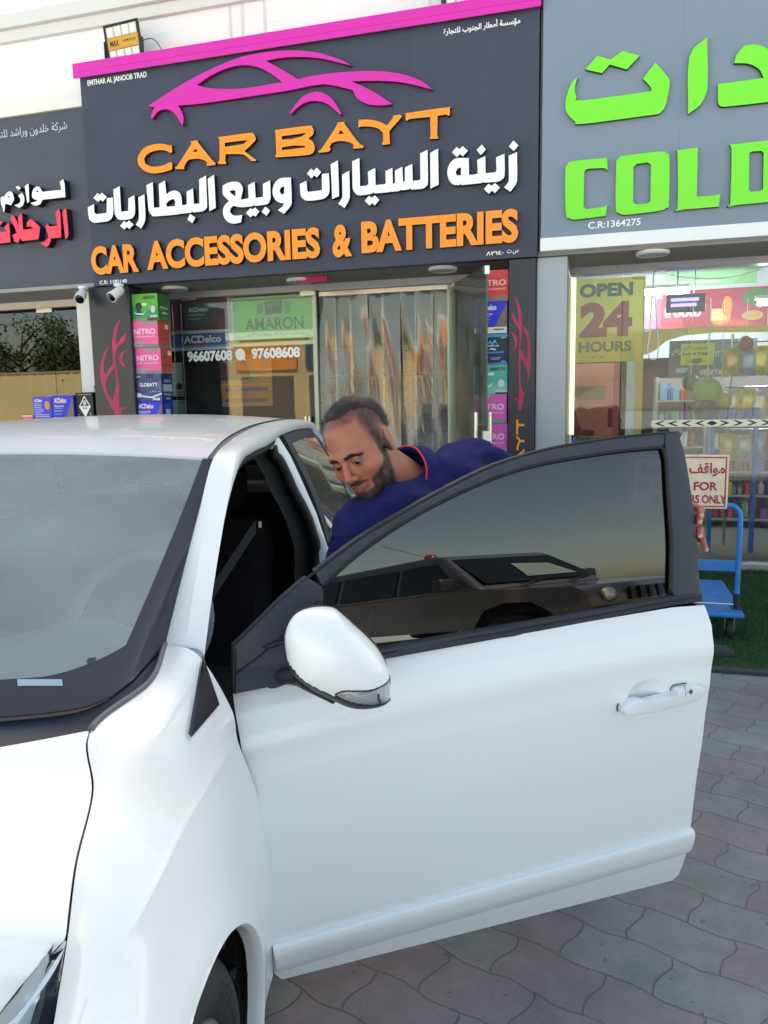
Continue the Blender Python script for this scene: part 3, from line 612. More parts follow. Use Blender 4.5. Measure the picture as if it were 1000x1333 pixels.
me.materials.append(mat('turf_blade', (40, 78, 38), .6, var=.35, vscale=2.5)); me.materials.append(mat('turf_blade_pale', (64, 104, 56), .6)); me.polygons.foreach_set('material_index', (rng.random(nb) < .25).astype(int))
o = bpy.data.objects.new('turf_blades', me); COL.objects.link(o); place(o, (0, 0, 0), FRAME_F); o['kind'] = 'stuff'; o['label'] = 'green artificial grass blades in front of the shops'; o['category'] = 'grass'

# ================================================================== GLASS SHOPFRONTS
zG = 2.598
def pane(m, u0, u1, z0, z1, n=DG, t=.010): m.box(u0, n, z0, u1, n+t, z1)
def clamp(m, px, py, w_=.16, h_=.05): u, z = fac(px, py, DG-.02); m.box(u-w_/2, DG-.022, z-h_/2, u+w_/2, DG-.001, z+h_/2)
# left
G1 = Thing('glass_shopfront', 'dim glass shopfront of the left shop with one pane seam and steel clamp', 'shopfront', (-6.5, DG, .07))
us = fac(72, 480, DG)[0]
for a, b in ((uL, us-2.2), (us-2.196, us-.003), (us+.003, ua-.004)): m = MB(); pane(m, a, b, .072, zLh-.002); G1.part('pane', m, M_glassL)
m = MB(); clamp(m, 57, 402.5, .2, .07); G1.part('clamp', m, M_chrome, bev=.004)
# middle
G2 = Thing('glass_shopfront', 'glass front of the middle shop with white telephone numbers and doorway', 'shopfront', (-2.5, DG, .07))
ud0, ud1, ud2 = fac(237, 450, DG)[0], fac(411, 460, DG)[0], fac(587, 450, DG)[0]
for a, b in ((uP1+.005, ud0-.004), (ud0+.004, ud1), (ud2+.004, uc0-.005)): m = MB(); pane(m, a, b, .072, zG); G2.part('pane', m, M_glass)
for q_ in ((245, 388, .16, .05), (400, 381, .16, .06)): m = MB(); clamp(m, *q_); G2.part('clamp', m, M_chrome, bev=.004)
m = MB(); line_text(m, '96607608', (244.5,471), (303,470), 14.5, DG-.0008, .001, bold=.045); line_text(m, '97608608', (328,468), (391,465), 14.5, DG-.0008, .001, bold=.045); 
cu_, cz_ = fac(313, 461.5, DG); letters(m, [([(cu_+.055*cos(t), cz_+.06*sin(t)) for t in np.linspace(-.6, 2*pi-1.0, 24)]+[(cu_+.066, cz_-.066)], [])], DG-.0008, .001)
G2.part('lettering', m, M_lwhite)
for a_, b_ in ((ud1-.02, ud1+.02), (ud2-.03, ud2)): m = MB(); m.box(a_, DG-.01, .072, b_, DG+.03, zG); G2.part('door_jamb', m, mat('pale_jamb', (196, 204, 180), .4))
m = MB()
for px in (398.5, 403.5): u, z = fac(px, 546, DG-.04); m.tube([(u, DG-.045, z-.75), (u, DG-.045, z+.03)], .014, 10)
G2.part('handle', m, M_chrome, smooth=40)
m = MB(); u0, z = fac(386, 373, DS+.3); u1, _ = fac(427, 371.5, DS+.3); m.box(u0, DS+.28, zS-.05, u1, DS+.32, zS-.002); G2.part('magenta_bar', m, mat('magenta_bar', (176, 20, 96), .5))
# open leaf of the glass door, swung out
un, zn = fac(633, 318, 5.9); zt_d = 2.60
hx, hn = ud2+.0, DG-.03
# find the swing where the free edge lies on the sight line of x=633
best = min(((abs(np.array([1, 0])@np.array([0, 0])), 0),), default=None)
def leaf_px(a, Lf):
    P = facP(hx+Lf*sin(a), hn-Lf*cos(a), 1.5)-CO; zc = P@_f; return 500+FOC*(P@_r)/zc
LEAF = 1.05
aL = min(np.linspace(-.3, 1.2, 300), key=lambda a: abs(leaf_px(a, LEAF)-634))
da = np.array([sin(aL), -cos(aL)]); dnn = np.array([cos(aL), sin(aL)])
D2 = Thing('glass_door', 'frameless glass door leaf swung open outwards with tall steel handle', 'door', (hx, hn, .07))
def lf(p): return (hx+da[0]*p[0]+dnn[0]*p[1], hn+da[1]*p[0]+dnn[1]*p[1], p[2])
m = MB(); m.box(0, -.006, .08, LEAF, .006, zt_d-.03); m.mapped(lf); D2.part('pane', m, glass_mat('door_leaf_glass', (.82, .90, .86), .8, film=.05))
m = MB(); m.box(LEAF-.0005, -.0065, .08, LEAF+.003, .0065, zt_d-.03); m.mapped(lf); D2.part('edge_seal', m, mat('green_glass_edge', (60, 84, 78), .2))
m = MB(); m.box(-.02, -.02, zt_d-.06, .14, .02, zt_d-.01); m.box(LEAF-.03, -.02, zt_d-.10, LEAF+.012, .02, zt_d-.03); m.mapped(lf); D2.part('patch_fitting', m, M_chrome, bev=.004)
for s in (-1, 1):
    m = MB(); m.tube([(LEAF-.09, s*.06, .62), (LEAF-.09, s*.06, 1.42)], .016, 12)
    for zz in (.72, 1.32): m.tube([(LEAF-.09, 0, zz), (LEAF-.09, s*.06, zz)], .010, 8)
    m.mapped(lf); D2.part('handle', m, M_chrome, smooth=40)
m = MB(); m.box(LEAF-.05, -.03, 1.18, LEAF+.01, .03, 1.27); m.mapped(lf); D2.part('lock_case', m, M_chrome, bev=.004)
# right
G3 = Thing('glass_shopfront', 'glass front of the food shop with chevron strip across its panes', 'shopfront', (1.5, DG, .07))
us1, us2 = fac(809, 450, DG)[0], fac(897, 380, DG)[0]
for a, b in ((uc1+.005, us1-.003), (us1+.003, us2-.003), (us2+.003, uR1-.005)): m = MB(); pane(m, a, b, .072, zG); G3.part('pane', m, M_glass)
for q_ in ((825, 345, .19, .07), (986, 736, .16, .06)): m = MB(); clamp(m, *q_); G3.part('clamp', m, M_chrome, bev=.004)
ca, cz0 = fac(848, 556, DG-.001); _, cz1 = fac(848, 547, DG-.001); cb, _ = fac(1013, 548, DG); cm = (cz0+cz1)/2; chh = (cz1-cz0)/2
m = MB(); m.box(ca, DG-.0012, cz0, 2.5, DG-.0004, cz1); st_ = G3.part('chevron_strip', m, mat('cream_strip', (236, 232, 206), .5))
m = MB(); cw = chh*1.9; mid = fac(927, 551, DG)[0]
letters(m, [([(mid-cw*.8, cm), (mid, cm-chh*.7), (mid+cw*.8, cm), (mid, cm+chh*.7)], [])], DG-.0012, .0006)
for k in range(1, 14):
    for s in (-1, 1):
        x = mid+s*k*cw*1.9
        if ca+.04 < x < 2.44: letters(m, [([(x+s*cw*.55, cm), (x-s*cw*.5, cm+chh*.75), (x-s*cw*1.0, cm+chh*.75), (x-s*cw*.1, cm), (x-s*cw*1.0, cm-chh*.75), (x-s*cw*.5, cm-chh*.75)], [])], DG-.0012, .0006)
G3.part('chevron', m, mat('chevron_black', (26, 26, 24), .5), parent=st_)

# downlights in the soffit
for i, (px, py, lb) in enumerate(((228, 374, 'round soffit light over the left battery stack'), (391, 363, 'round soffit light above the white telephone numbers'), (577, 348, 'round soffit light near the open glass door leaf'), (850, 327, 'round soffit light over the food shop front'))):
    r = ray(px, py); t = (zS-CAMH)/r[2]; P = CO+r*t; u, n_ = float(P@FU), float(P@FN)
    T = Thing('ceiling_light', lb, 'ceiling light', (u, n_, zS-.03), group='round lights under the sign boards')
    m = MB(); m.lathe([(.10, .03), (.125, .028), (.13, .012), (.115, .0), (.105, .004)], (u, n_, zS-.0315), n=32); T.part('rim', m, M_plwhite, smooth=40)
    m = MB(); m.lathe([(.105, .006), (.0, .003)], (u, n_, zS-.0305), n=32); T.part('diffuser', m, mat('diffuser', (206, 208, 206), .5))

# ================================================================== PRINTED BOXES AND POSTERS
def artwork(T, host, art, fx, n0, front=True, thin=False):
    """fx maps (a, b, proud) to 3D; art: ('r', x0,y0,x1,y1,rgb) | ('p', pts, rgb) | ('t', text, x0,y0,x1,y1, rgb, bold)"""
    pr = MB(); pm = []; tm = MB(); tmat = []
    for k, a in enumerate(art):
        rgb = a[6] if a[0] == 't' else a[-1]
        mm = backlit(mat('film_%02x%02x%02x' % tuple(rgb), rgb, .45)) if thin else mat('print_%02x%02x%02x' % tuple(rgb), rgb, .45)
        lst, mb_ = (tmat, tm) if a[0] == 't' else (pm, pr)
        if mm not in lst: lst.append(mm)
        i = lst.index(mm); e = .0006*(k+1)
        fn = lambda x, y, d: fx(x, y, d)
        if a[0] == 'r': mb_.prism([([(a[1],a[2]),(a[3],a[2]),(a[3],a[4]),(a[1],a[4])], [])], fn, e, e, i)
        elif a[0] == 'p': mb_.prism([(a[1], [])], fn, e, e, i)
        else:
            for q, pl in enumerate(fit(text_polys(a[1], a[7] if len(a) > 7 else .03, 3), a[2], a[3], a[4], a[5])): mb_.prism([pl], fn, e+.0001*(q % 3), e, i)
    po = None
    if pr.v: po = T.part('print', pr, pm, parent=host)
    if tm.v: T.part('lettering', tm, tmat, parent=host)
def circ(cx, cy, rx, ry, n=20): return [(cx+rx*cos(2*pi*k/n), cy+ry*sin(2*pi*k/n)) for k in range(n)]
W_ = (238, 240, 240)
def small_lines(x0, y0, x1, y1, k, rgb, seed=0):
    r = random.Random(seed); out = []; h = (y1-y0)/k
    for i in range(k): out.append(('r', x0, y0+h*(i+.25), x0+(x1-x0)*r.uniform(.6, 1), y0+h*(i+.7), rgb))
    return out
ART = {
 'pink': ((236, 96, 160), (202, 84, 66), [('r', 0,0,1,.12,(122,132,130)), ('p', [(0,.12),(.42,.12),(.55,.22),(.45,.22),(.35,.2),(0,.2)], (150,158,156)), ('p', [(.45,.88),(1,.88),(1,1),(.38,1)], (140,146,144)), ('t','NITRO',.1,.5,.92,.72,(250,214,232),.02), ('t','BATTERY HIGH PERFORMANCE',.1,.38,.9,.44,(250,230,240),.0), ('t','MAINTENANCE FREE',.06,.05,.4,.09,W_,0)],
          [('r',.1,.6,.6,.64,(150,50,44)),('r',.62,.72,.92,.9,(232,226,220)),('r',.1,.3,.8,.34,(120,70,90)),('r',0,0,1,.08,(122,132,130))]),
 'rose': ((222, 92, 188), (176, 70, 150), [('r', 0,0,1,.14,(120,146,134)), ('p', [(0,.14),(.3,.14),(.4,.2),(0,.2)], (140,160,150)), ('p', [(0,.82),(.42,.82),(.55,1),(0,1)], (206,150,186)), ('t','NITRO',.1,.48,.92,.68,(246,216,238),.02), ('t','HIGH ENERGY PERFORMANCE',.1,.34,.92,.4,(246,230,240),0)], []),
 'red': ((214, 66, 66), (150, 50, 50), [('p', [(0,0),(.55,0),(.3,.35),(0,.5)], (186,72,120)), ('p', [(0,.1),(0,0),(1,0),(1,.16),(.5,.16),(.42,.1)], (128,120,120)), ('p', [(0,.9),(.4,.9),(.52,1),(0,1)], (200,120,110)), ('t','NITRO',.08,.5,.94,.7,(246,190,170),.02), ('t','HIGHER WITH PERFORMANCE',.08,.36,.94,.42,(246,220,210),0)], []),
 'blue': ((36, 52, 206), (28, 40, 160), [('r',0,0,1,.2,(226,222,208)), ('p', [(1,.2),(1,.95),(.62,.2)], (120,104,96)), ('t','ACDelco',.1,.74,.68,.92,W_,.03), ('r',.1,.7,.6,.725,(206,40,60)), ('t','Maintenance Free',.1,.58,.56,.66,(220,226,250),.02), ('r',.1,.53,.5,.55,(160,170,240)), ('t','Battery Plus 5',.1,.40,.5,.48,(220,226,250),.0), ('r',.1,.32,.45,.34,(160,170,240)), ('r',.08,.1,.4,.14,(80,80,90)), ('r',.6,.1,.9,.14,(80,80,90))], [('r',.2,.1,.8,.9,(60,80,180)), ('r',.3,.3,.7,.7,(200,208,220))]),
 'bluedisc': ((62, 66, 206), (36, 44, 170), [('r',0,0,1,.16,(226,222,212)), ('r',0,.16,1,.19,(190,120,60)), ('t','ACDelco',.06,.82,.5,.94,W_,.03), ('p', circ(.78,.68,.15,.17), (206,150,40))]+small_lines(.06,.36,.6,.78,6,(176,176,236),1)+small_lines(.08,.22,.9,.36,2,(190,190,240),2), []),
 'globatt': ((66, 76, 128), (40, 48, 100), [('p', [(0,.12),(.25,.16),(.6,.1),(1,.24),(1,.3),(.6,.16),(.25,.22),(0,.3)], (216,228,240)), ('p', circ(.12,.24,.1,.07), (216,228,240)), ('p', [(.45,.85),(.72,.85),(.72,1),(.45,1)], (36,40,90)), ('p', [(.75,.5),(1,.4),(1,.8)], (96,106,156)), ('t','GLOBATT',.14,.54,.86,.68,W_,.03), ('p', circ(.17,.61,.045,.07), (206,60,120)), ('t','S M F N',.56,.32,.95,.38,(200,206,230),.0), ('t','FREE',.66,.02,.94,.11,W_,.05), ('r',.06,.9,.24,.93,(210,214,230))], [('r',.1,.35,.95,.62,(176,184,206)), ('r',.15,.2,.85,.28,(150,160,190)), ('t','65B24',.2,.7,.85,.8,(200,206,230),.02), ('r',.3,.05,.7,.12,(180,190,210))]),
 'green': ((96, 176, 60), (58, 118, 52), [('p', [(0,.0),(1,0),(1,.5),(.5,.35),(0,.6)], (40,150,90)), ('r',0,0,1,.09,(150,140,80)), ('r',.6,.0,1,.1,(70,66,44)), ('t','AMARON',.45,.80,.92,.92,(40,70,30),.02), ('p', circ(.3,.55,.13,.14), (16,44,28)), ('p', [(.18,.2),(.42,.2),(.36,.45),(.24,.45)], (16,44,28)), ('p', [(.1,.35),(.18,.25),(.45,.22),(.6,.38),(.45,.27),(.2,.3)], (210,236,214)), ('p', circ(.84,.42,.09,.14), (190,214,210)), ('r',.42,.56,.62,.66,(200,226,190)), ('r',.72,.12,1,.2,(190,200,180))], [('t','Amaron',.15,.45,.9,.56,(210,230,200),.02), ('r',.35,.26,.8,.34,(180,210,170)), ('r',0,0,1,.06,(110,110,60)), ('r',.3,.08,.7,.14,(150,140,90))]),
 'teal': ((92, 178, 164), (60, 130, 120), [('p', [(0,0),(1,0),(1,.4),(.5,.3),(0,.5)], (120,200,184)), ('t','AMARON',.46,.80,.94,.92,(28,60,56),.03), ('p', circ(.26,.55,.14,.15), (90,120,116)), ('p', circ(.26,.55,.09,.10), (150,176,170)), ('p', [(.06,.4),(.2,.22),(.5,.24),(.58,.42),(.46,.3),(.2,.3)], (220,240,236)), ('p', circ(.82,.36,.1,.14), (210,220,216)), ('r',.42,.64,.6,.74,(220,236,230)), ('r',.66,.06,1,.14,(200,206,200)), ('r',.64,.0,1,.05,(40,50,48))], []),
 'navy': ((34, 46, 72), (24, 32, 60), [('r',0,.9,1,1,(66,150,200)), ('r',0,0,1,.04,(66,150,200)), ('p', [(.38,.66),(.46,.8),(.52,.7),(.6,.84),(.68,.66),(.6,.74),(.52,.62),(.46,.72)], (110,180,220)), ('t','MANSOUR',.24,.58,.74,.64,(220,226,236),.02), ('p', [(.4,.48),(.5,.54),(.66,.5),(.6,.46),(.5,.49)], (220,226,236)), ('r',.14,.36,.9,.42,(70,130,210)), ('t','MF',.16,.16,.4,.26,(90,150,220),.03), ('r',.48,.2,.8,.22,(170,180,200)), ('r',.48,.15,.75,.17,(170,180,200)), ('r',.8,.86,.94,.88,W_), ('t','NEW',.8,.05,.94,.1,(180,210,240),.02)], []),
 'hazard': ((24, 25, 30), (16, 16, 20), [('p', [(.5,.18),(.86,.54),(.5,.9),(.14,.54)], W_), ('p', [(.5,.84),(.78,.56),(.22,.56)], (40,42,46)), ('p', circ(.5,.66,.12,.09), (190,194,194)), ('r',.34,.46,.66,.48,(90,90,90)), ('t','CORROSIVE',.34,.49,.66,.53,(60,60,60),.0), ('r',.08,.93,.92,.95,(150,150,150))]+small_lines(.06,.12,.22,.3,3,(150,150,150),4)+small_lines(.78,.12,.92,.36,4,(150,150,150),5), []),
 'coral': ((214, 106, 96), (180, 90, 84), [('r',0,.86,1,1,(226,214,206)), ('t','NITRO',.15,.4,.85,.62,(236,170,160),.02)], []),
}
def battery_box(kind, label, u0, u1, z0, z1, n0, dep, group, flap=True):
    base, side, fa, sa = ART[kind]
    T = Thing('battery_box', label, 'box', ((u0+u1)/2, n0+dep/2, z0), group=group)
    m = MB(); m.box(u0, n0, z0, u1, n0+dep, z1)
    m.m = [0, 0, 0, 1, 0, 1]
    c = T.part('carton', m, [mat('card_%s' % kind, base, .5, var=.05, vscale=9), mat('card_%s_side' % kind, side, .55, var=.08, vscale=9)], bev=.003)
    artwork(T, c, fa, lambda a, b, d: (u0+.004+(u1-u0-.008)*a, n0-d, z0+.003+(z1-z0-.006)*b), n0)
    if sa:
        pr = MB(); pm = []
        for k, a in enumerate(sa):
            mm = mat('print_%02x%02x%02x' % tuple(a[6] if a[0] == 't' else a[-1]), a[6] if a[0] == 't' else a[-1], .45)
            if mm not in pm: pm.append(mm)
            e = .0006*(k+1); fn = lambda x, y, d: (u1+d, n0+.004+(dep-.008)*x, z0+.003+(z1-z0-.006)*y)
            pl = fit(text_polys(a[1], .02, 3), *a[2:6]) if a[0] == 't' else [([(a[1],a[2]),(a[3],a[2]),(a[3],a[4]),(a[1],a[4])], [])]
            pr.prism(pl, fn, e, e, pm.index(mm))
        T.part('side_print', pr, pm, parent=c)
    return T
nB = DS+.075
rows = [(382,418,'green','green battery carton on top of the left stack'),(418,452.5,'pink','pink battery carton directly below the green one in the left stack'),(452.5,487,'pink','pink battery carton resting on the slate blue carton in the left stack'),(487,522.5,'globatt','slate blue battery carton with white wave print in the left stack'),(522.5,557,'blue','royal blue battery carton at the bottom of the left stack')]
u0, u1 = fac(172.5, 450, nB)[0], fac(207.5, 450, nB)[0]
zc = lambda px, y, n=nB: fac(px, y, n)[1]
for k, (ya, yb, kd, lb) in enumerate(rows):
    j = (.004, -.004, .006, .0, -.003)[k]; battery_box(kd, lb, u0+j, u1+j, zc(190, yb)+.0008, zc(190, ya), nB+j, .20, 'battery boxes stacked left of the doorway')
zst = zc(190, 557)
m = MB(); m.box(u0, nB, .062, u1, nB+.2, .09); m.box(u0, nB, zst-.03, u1, nB+.2, zst)
for x in (u0, u1-.03):
    for y in (nB, nB+.17): m.box(x, y, .09, x+.03, y+.03, zst-.03)
solo('display_stand', 'low metal stand under the left stack of battery cartons', 'stand', m, M_alu, ((u0+u1)/2, nB+.1, .062))
nB2 = DS+.075
rows = [(351.7,392.7,'red','red battery carton on top of the right stack'),(392.7,434.6,'blue','royal blue battery carton second from the top of the right stack'),(434.6,474.6,'navy','dark navy battery carton in the middle of the right stack'),(474.6,513.5,'teal','pale teal battery carton in the right stack'),(513.5,551.6,'rose','violet pink battery carton directly under the teal one'),(551.6,591.5,'rose','violet pink battery carton standing on the lowest blue carton'),(591.5,630,'blue','royal blue battery carton lowest in the right stack, mostly hidden')]
u0, u1 = fac(617.5, 470, nB2)[0], fac(661, 470, nB2)[0]
for k, (ya, yb, kd, lb) in enumerate(rows):
    j = (.003, -.003, .004, .0, -.004, .002, 0)[k]; battery_box(kd, lb, u0+j, u1+j, zc(640, yb, nB2)+.0008, zc(640, ya, nB2), nB2+j, .19, 'battery boxes stacked right of the doorway')
zst = zc(640, 630, nB2)
m = MB(); m.box(u0, nB2, .062, u1, nB2+.19, .09); m.box(u0, nB2, zst-.03, u1, nB2+.19, zst)
for x in (u0, u1-.03):
    for y in (nB2, nB2+.16): m.box(x, y, .09, x+.03, y+.03, zst-.03)
solo('display_stand', 'low metal stand under the right stack of battery cartons', 'stand', m, M_alu, ((u0+u1)/2, nB2+.1, .062))
# boxes on the white display counter left of the pillar
nC = DS+.02
def pxbox(kind, label, xa, xb, ya, yb, n0, dep, grp): 
    a, z1 = fac(xa, ya, n0); b, _ = fac(xb, ya, n0); z0 = fac((xa+xb)/2, yb, n0)[1]; return battery_box(kind, label, a, b, z0, z1, n0, dep, grp)
zct = fac(70, 551, nC)[1]
for kd, lb, xa, xb, ya in (('coral','coral carton at the far left of the counter row',28,43,540.5),('bluedisc','blue battery carton with an orange disc',42.5,66.5,517),('blue','blue battery carton between the orange disc one and black one',67,95,515)):
    a, z1 = fac(xa, ya, nC); b, _ = fac(xb, ya, nC); battery_box(kd, lb, a, b, zct, z1, nC, .18, 'cartons on the counter left of the pillar')
a, z1 = fac(95.6, 511, nC); b, _ = fac(118, 511, nC); battery_box('hazard', 'black carton with a white hazard diamond', a, b, zct, z1, nC+.03, .18, 'cartons on the counter left of the pillar')
T = Thing('display_counter', 'white counter carrying the row of cartons in front of left shop', 'counter', (-5.2, nC+.15, .012))
m = MB(); m.box(uP0-1.35, nC-.03, zct-.04, uP0-.012, nC+.27, zct-.0005); T.part('top', m, M_plwhite, bev=.004)
for x in (uP0-1.33, uP0-.06): m = MB(); m.box(x, nC-.01, .013, x+.04, nC+.25, zct-.041); T.part('leg', m, M_plwhite)
m = MB(); a, z1 = fac(119.5, 502, DS+.28); b, _ = fac(123.5, 502, DS+.28); z0 = fac(120, 523, DS+.28)[1]
T = Thing('sticker', 'small blue and white sticker on the white pier', 'sticker', (a, DS+.299, z0)); m.box(ua+.14, DS+.297, z0, ua+.20, DS+.2995, z1); T.part('sheet', m, mat('sticker_blue', (30, 90, 160), .4)); m = MB(); m.box(ua+.15, DS+.2955, z0+.02, ua+.19, DS+.2968, z1-.03); T.part('print', m, M_lwhite)

# posters inside the middle shop
def poster(name, label, cat, xa, xb, ya, yb, n0, base, art, frame=None, group=None, thin=False):
    xm, ym = (xa+xb)/2, (ya+yb)/2
    u0, u1 = fac(xa, ym, n0)[0], fac(xb, ym, n0)[0]; z0, z1 = fac(xm, yb, n0)[1], fac(xm, ya, n0)[1]
    T = Thing(name, label, cat, ((u0+u1)/2, n0, z0), group=group)
    m = MB()
    if thin: m.add([(u0, n0, z0), (u1, n0, z0), (u1, n0, z1), (u0, n0, z1)], [(0, 1, 2, 3)])
    else: m.box(u0, n0, z0, u1, n0+.01, z1)
    c = T.part('sheet', m, backlit(mat('thin_%02x%02x%02x' % tuple(base), base, .5)) if thin else mat('sheet_%02x%02x%02x' % tuple(base), base, .5))
    if frame:
        m = MB(); f = .03; m.box(u0-f, n0-.01, z0-f, u1+f, n0+.012, z0-.0005); m.box(u0-f, n0-.01, z1+.0005, u1+f, n0+.012, z1+f); m.box(u0-f, n0-.01, z0, u0-.0005, n0+.012, z1); m.box(u1+.0005, n0-.01, z0, u1+f, n0+.012, z1); T.part('frame', m, mat('frame_%02x%02x%02x' % tuple(frame), frame, .4))
    artwork(T, c, art, lambda a, b, d: (u0+(u1-u0)*a, n0-d, z0+(z1-z0)*b), n0, thin=thin)
    return T
poster('advert_board', 'bright green battery advert with pale frame behind the glass', 'advert board', 305, 408, 389, 446, DG+.05, (142, 220, 70), [('p', [(.3,.66),(.38,.7),(.38,.94),(.3,.9)], (110,170,60)), ('p', [(.4,.64),(.62,.68),(.62,.97),(.4,.95)], (66,92,50)), ('p', [(.42,.80),(.60,.83),(.60,.94),(.42,.92)], (96,130,66)), ('p', [(.64,.68),(.72,.66),(.72,.9),(.64,.92)], (110,170,60)), ('t','AMARON',.14,.30,.88,.58,(76,116,58),.022), ('t','LASTS LONG, REALLY LONG.',.14,.15,.9,.23,(76,116,58),.02), ('r',.06,.02,.94,.08,(60,90,50))], (222, 236, 206))
poster('advert_board', 'maroon battery advert with a grey battery picture', 'advert board', 222, 297, 388, 430, DG+.05, (118, 44, 84), [('p', [(.25,.1),(.78,.1),(.80,.88),(.25,.88)], (84,90,96)), ('r',.28,.88,.38,.92,(70,70,76)), ('r',.66,.88,.76,.92,(70,70,76)), ('t','ACDelco',.32,.58,.66,.72,(220,224,228),.05), ('r',.32,.46,.6,.5,(170,174,178)), ('r',.32,.34,.54,.37,(150,154,158))], (214, 210, 206))
poster('advert_board', 'blue battery brand strip under the maroon advert', 'advert board', 223, 299, 434, 452, DG+.05, (40, 92, 176), [('r',0,0,1,.16,(96,150,206)), ('t','ACDelco',.22,.3,.86,.86,W_,.035), ('p', [(.2,.2),(.62,.2),(.66,.3),(.22,.3)], (196,40,60))], (216, 222, 226))
poster('reflection_panel', 'painted orange and violet reflection of a street sign behind the telephone numbers', 'board', 288, 354, 462, 529, DG+.25, (200, 130, 52), [('p', [(.0,.52),(.62,.52),(.48,.98),(0,.98)], (72,52,72)), ('p', [(.62,.52),(.74,.52),(.6,.98),(.5,.98)], (120,140,90)), ('r',.78,.7,.98,.95,(120,110,90)), ('t','Special Offer',.06,.84,.42,.92,(216,150,70),.02), ('r',.08,.30,.92,.37,(96,72,110)), ('r',.08,.08,.92,.16,(96,72,110)), ('r',.0,.42,1,.44,(226,160,80))])  # panel added to paint in the reflection of an orange sign opposite
poster('paper_notice', 'pale green notice taped low on the glass beside the left stack', 'notice', 223, 238, 472, 516, DG+.04, (206, 224, 212), [('p', [(.45,.2),(.85,.2),(.95,.34),(.65,.42),(.4,.34)], (60,40,36)), ('t','FORCE',.4,.1,.95,.16,(40,40,40),.03), ('r',.45,.03,.85,.07,(206,60,60)), ('r',.1,.84,.7,.86,(150,170,160))])
poster('paper_notice', 'mint coloured board standing below the pale green notice', 'notice', 225, 242, 521, 560, DG+.04, (190, 220, 214), [('r',.05,.9,.95,.94,(150,180,176))])
m = MB(); u0, z1 = fac(243, 525, DG+.3); u1, _ = fac(258, 525, DG+.3); m.box(u0, DG+.3, .062, u1, DG+.5, z1); solo('speaker_box', 'dark box standing beside the mint coloured board', 'box', m, mat('box_dark', (40, 38, 44), .5), ((u0+u1)/2, DG+.4, .062), bev=.01)

# clear plastic strip curtain in the doorway
T = Thing('strip_curtain', 'clear plastic strip curtain hanging in the doorway of the middle shop', 'curtain', ((ud1+ud2)/2, DG+.05, .07))
def curtain_mat():
    m = bpy.data.materials.new('clear_pvc'); m.use_nodes = True; n = m.node_tree.nodes; L = m.node_tree.links; n.remove(n['Principled BSDF'])
    tr = n.new('ShaderNodeBsdfTransparent'); tr.inputs[0].default_value = (.82, .83, .80, 1); gl = n.new('ShaderNodeBsdfGlossy'); gl.inputs['Roughness'].default_value = .06; gl.inputs[0].default_value = (1, .97, .9, 1)
    df = n.new('ShaderNodeBsdfDiffuse'); df.inputs[0].default_value = (.66, .68, .68, 1); tl = n.new('ShaderNodeBsdfTranslucent'); tl.inputs[0].default_value = (.6, .55, .45, 1)
    fr = n.new('ShaderNodeFresnel'); fr.inputs[0].default_value = 1.75
    m1 = n.new('ShaderNodeMixShader'); L.new(fr.outputs[0], m1.inputs[0]); L.new(tr.outputs[0], m1.inputs[1]); L.new(gl.outputs[0], m1.inputs[2])
    m2 = n.new('ShaderNodeMixShader'); tc = n.new('ShaderNodeTexCoord'); t = n.new('ShaderNodeTexNoise'); t.inputs['Scale'].default_value = 2.5; t.inputs['Detail'].default_value = 4; L.new(tc.outputs['Object'], t.inputs['Vector'])
    r = n.new('ShaderNodeMapRange'); r.inputs[1].default_value = .35; r.inputs[2].default_value = .7; r.inputs[3].default_value = .05; r.inputs[4].default_value = .3; L.new(t.outputs[0], r.inputs[0]); L.new(r.outputs[0], m2.inputs[0]); L.new(m1.outputs[0], m2.inputs[1]); L.new(df.outputs[0], m2.inputs[2])
    L.new(m2.outputs[0], n['Material Output'].inputs[0])
    return m
M_pvc = curtain_mat(); rr = random.Random(5)
ns = 8; wS = (ud2-ud1-.06)/ns
for k in range(ns):
    uc = ud1+.03+(k+.5)*wS; G = []; amp = rr.uniform(.008, .02); ph = rr.uniform(0, 6); tw = rr.uniform(-.25, .25); nn = DG+.06+.012*(k % 2)
    for i in range(40):
        z = .12+(2.56-.12)*i/39; row = []
        for j in range(9):
            s = (j/8-.5); a = tw*.6*(1-i/39)+.07*sin(ph+i*.16)
            row.append((uc+s*wS*1.12*cos(a), nn+s*wS*1.18*sin(a)+amp*sin(ph+s*3.2+i*.11)*(.4+.6*(1-i/39))+.0015*sin(i*.5+s*6+ph), z))
        G.append(row)
    m = MB(); m.grid(G); T.part('strip', m, M_pvc, smooth=True)
m = MB(); m.box(ud1+.03, DG+.04, 2.555, ud2-.03, DG+.10, 2.595); T.part('hanging_rail', m, M_chrome)
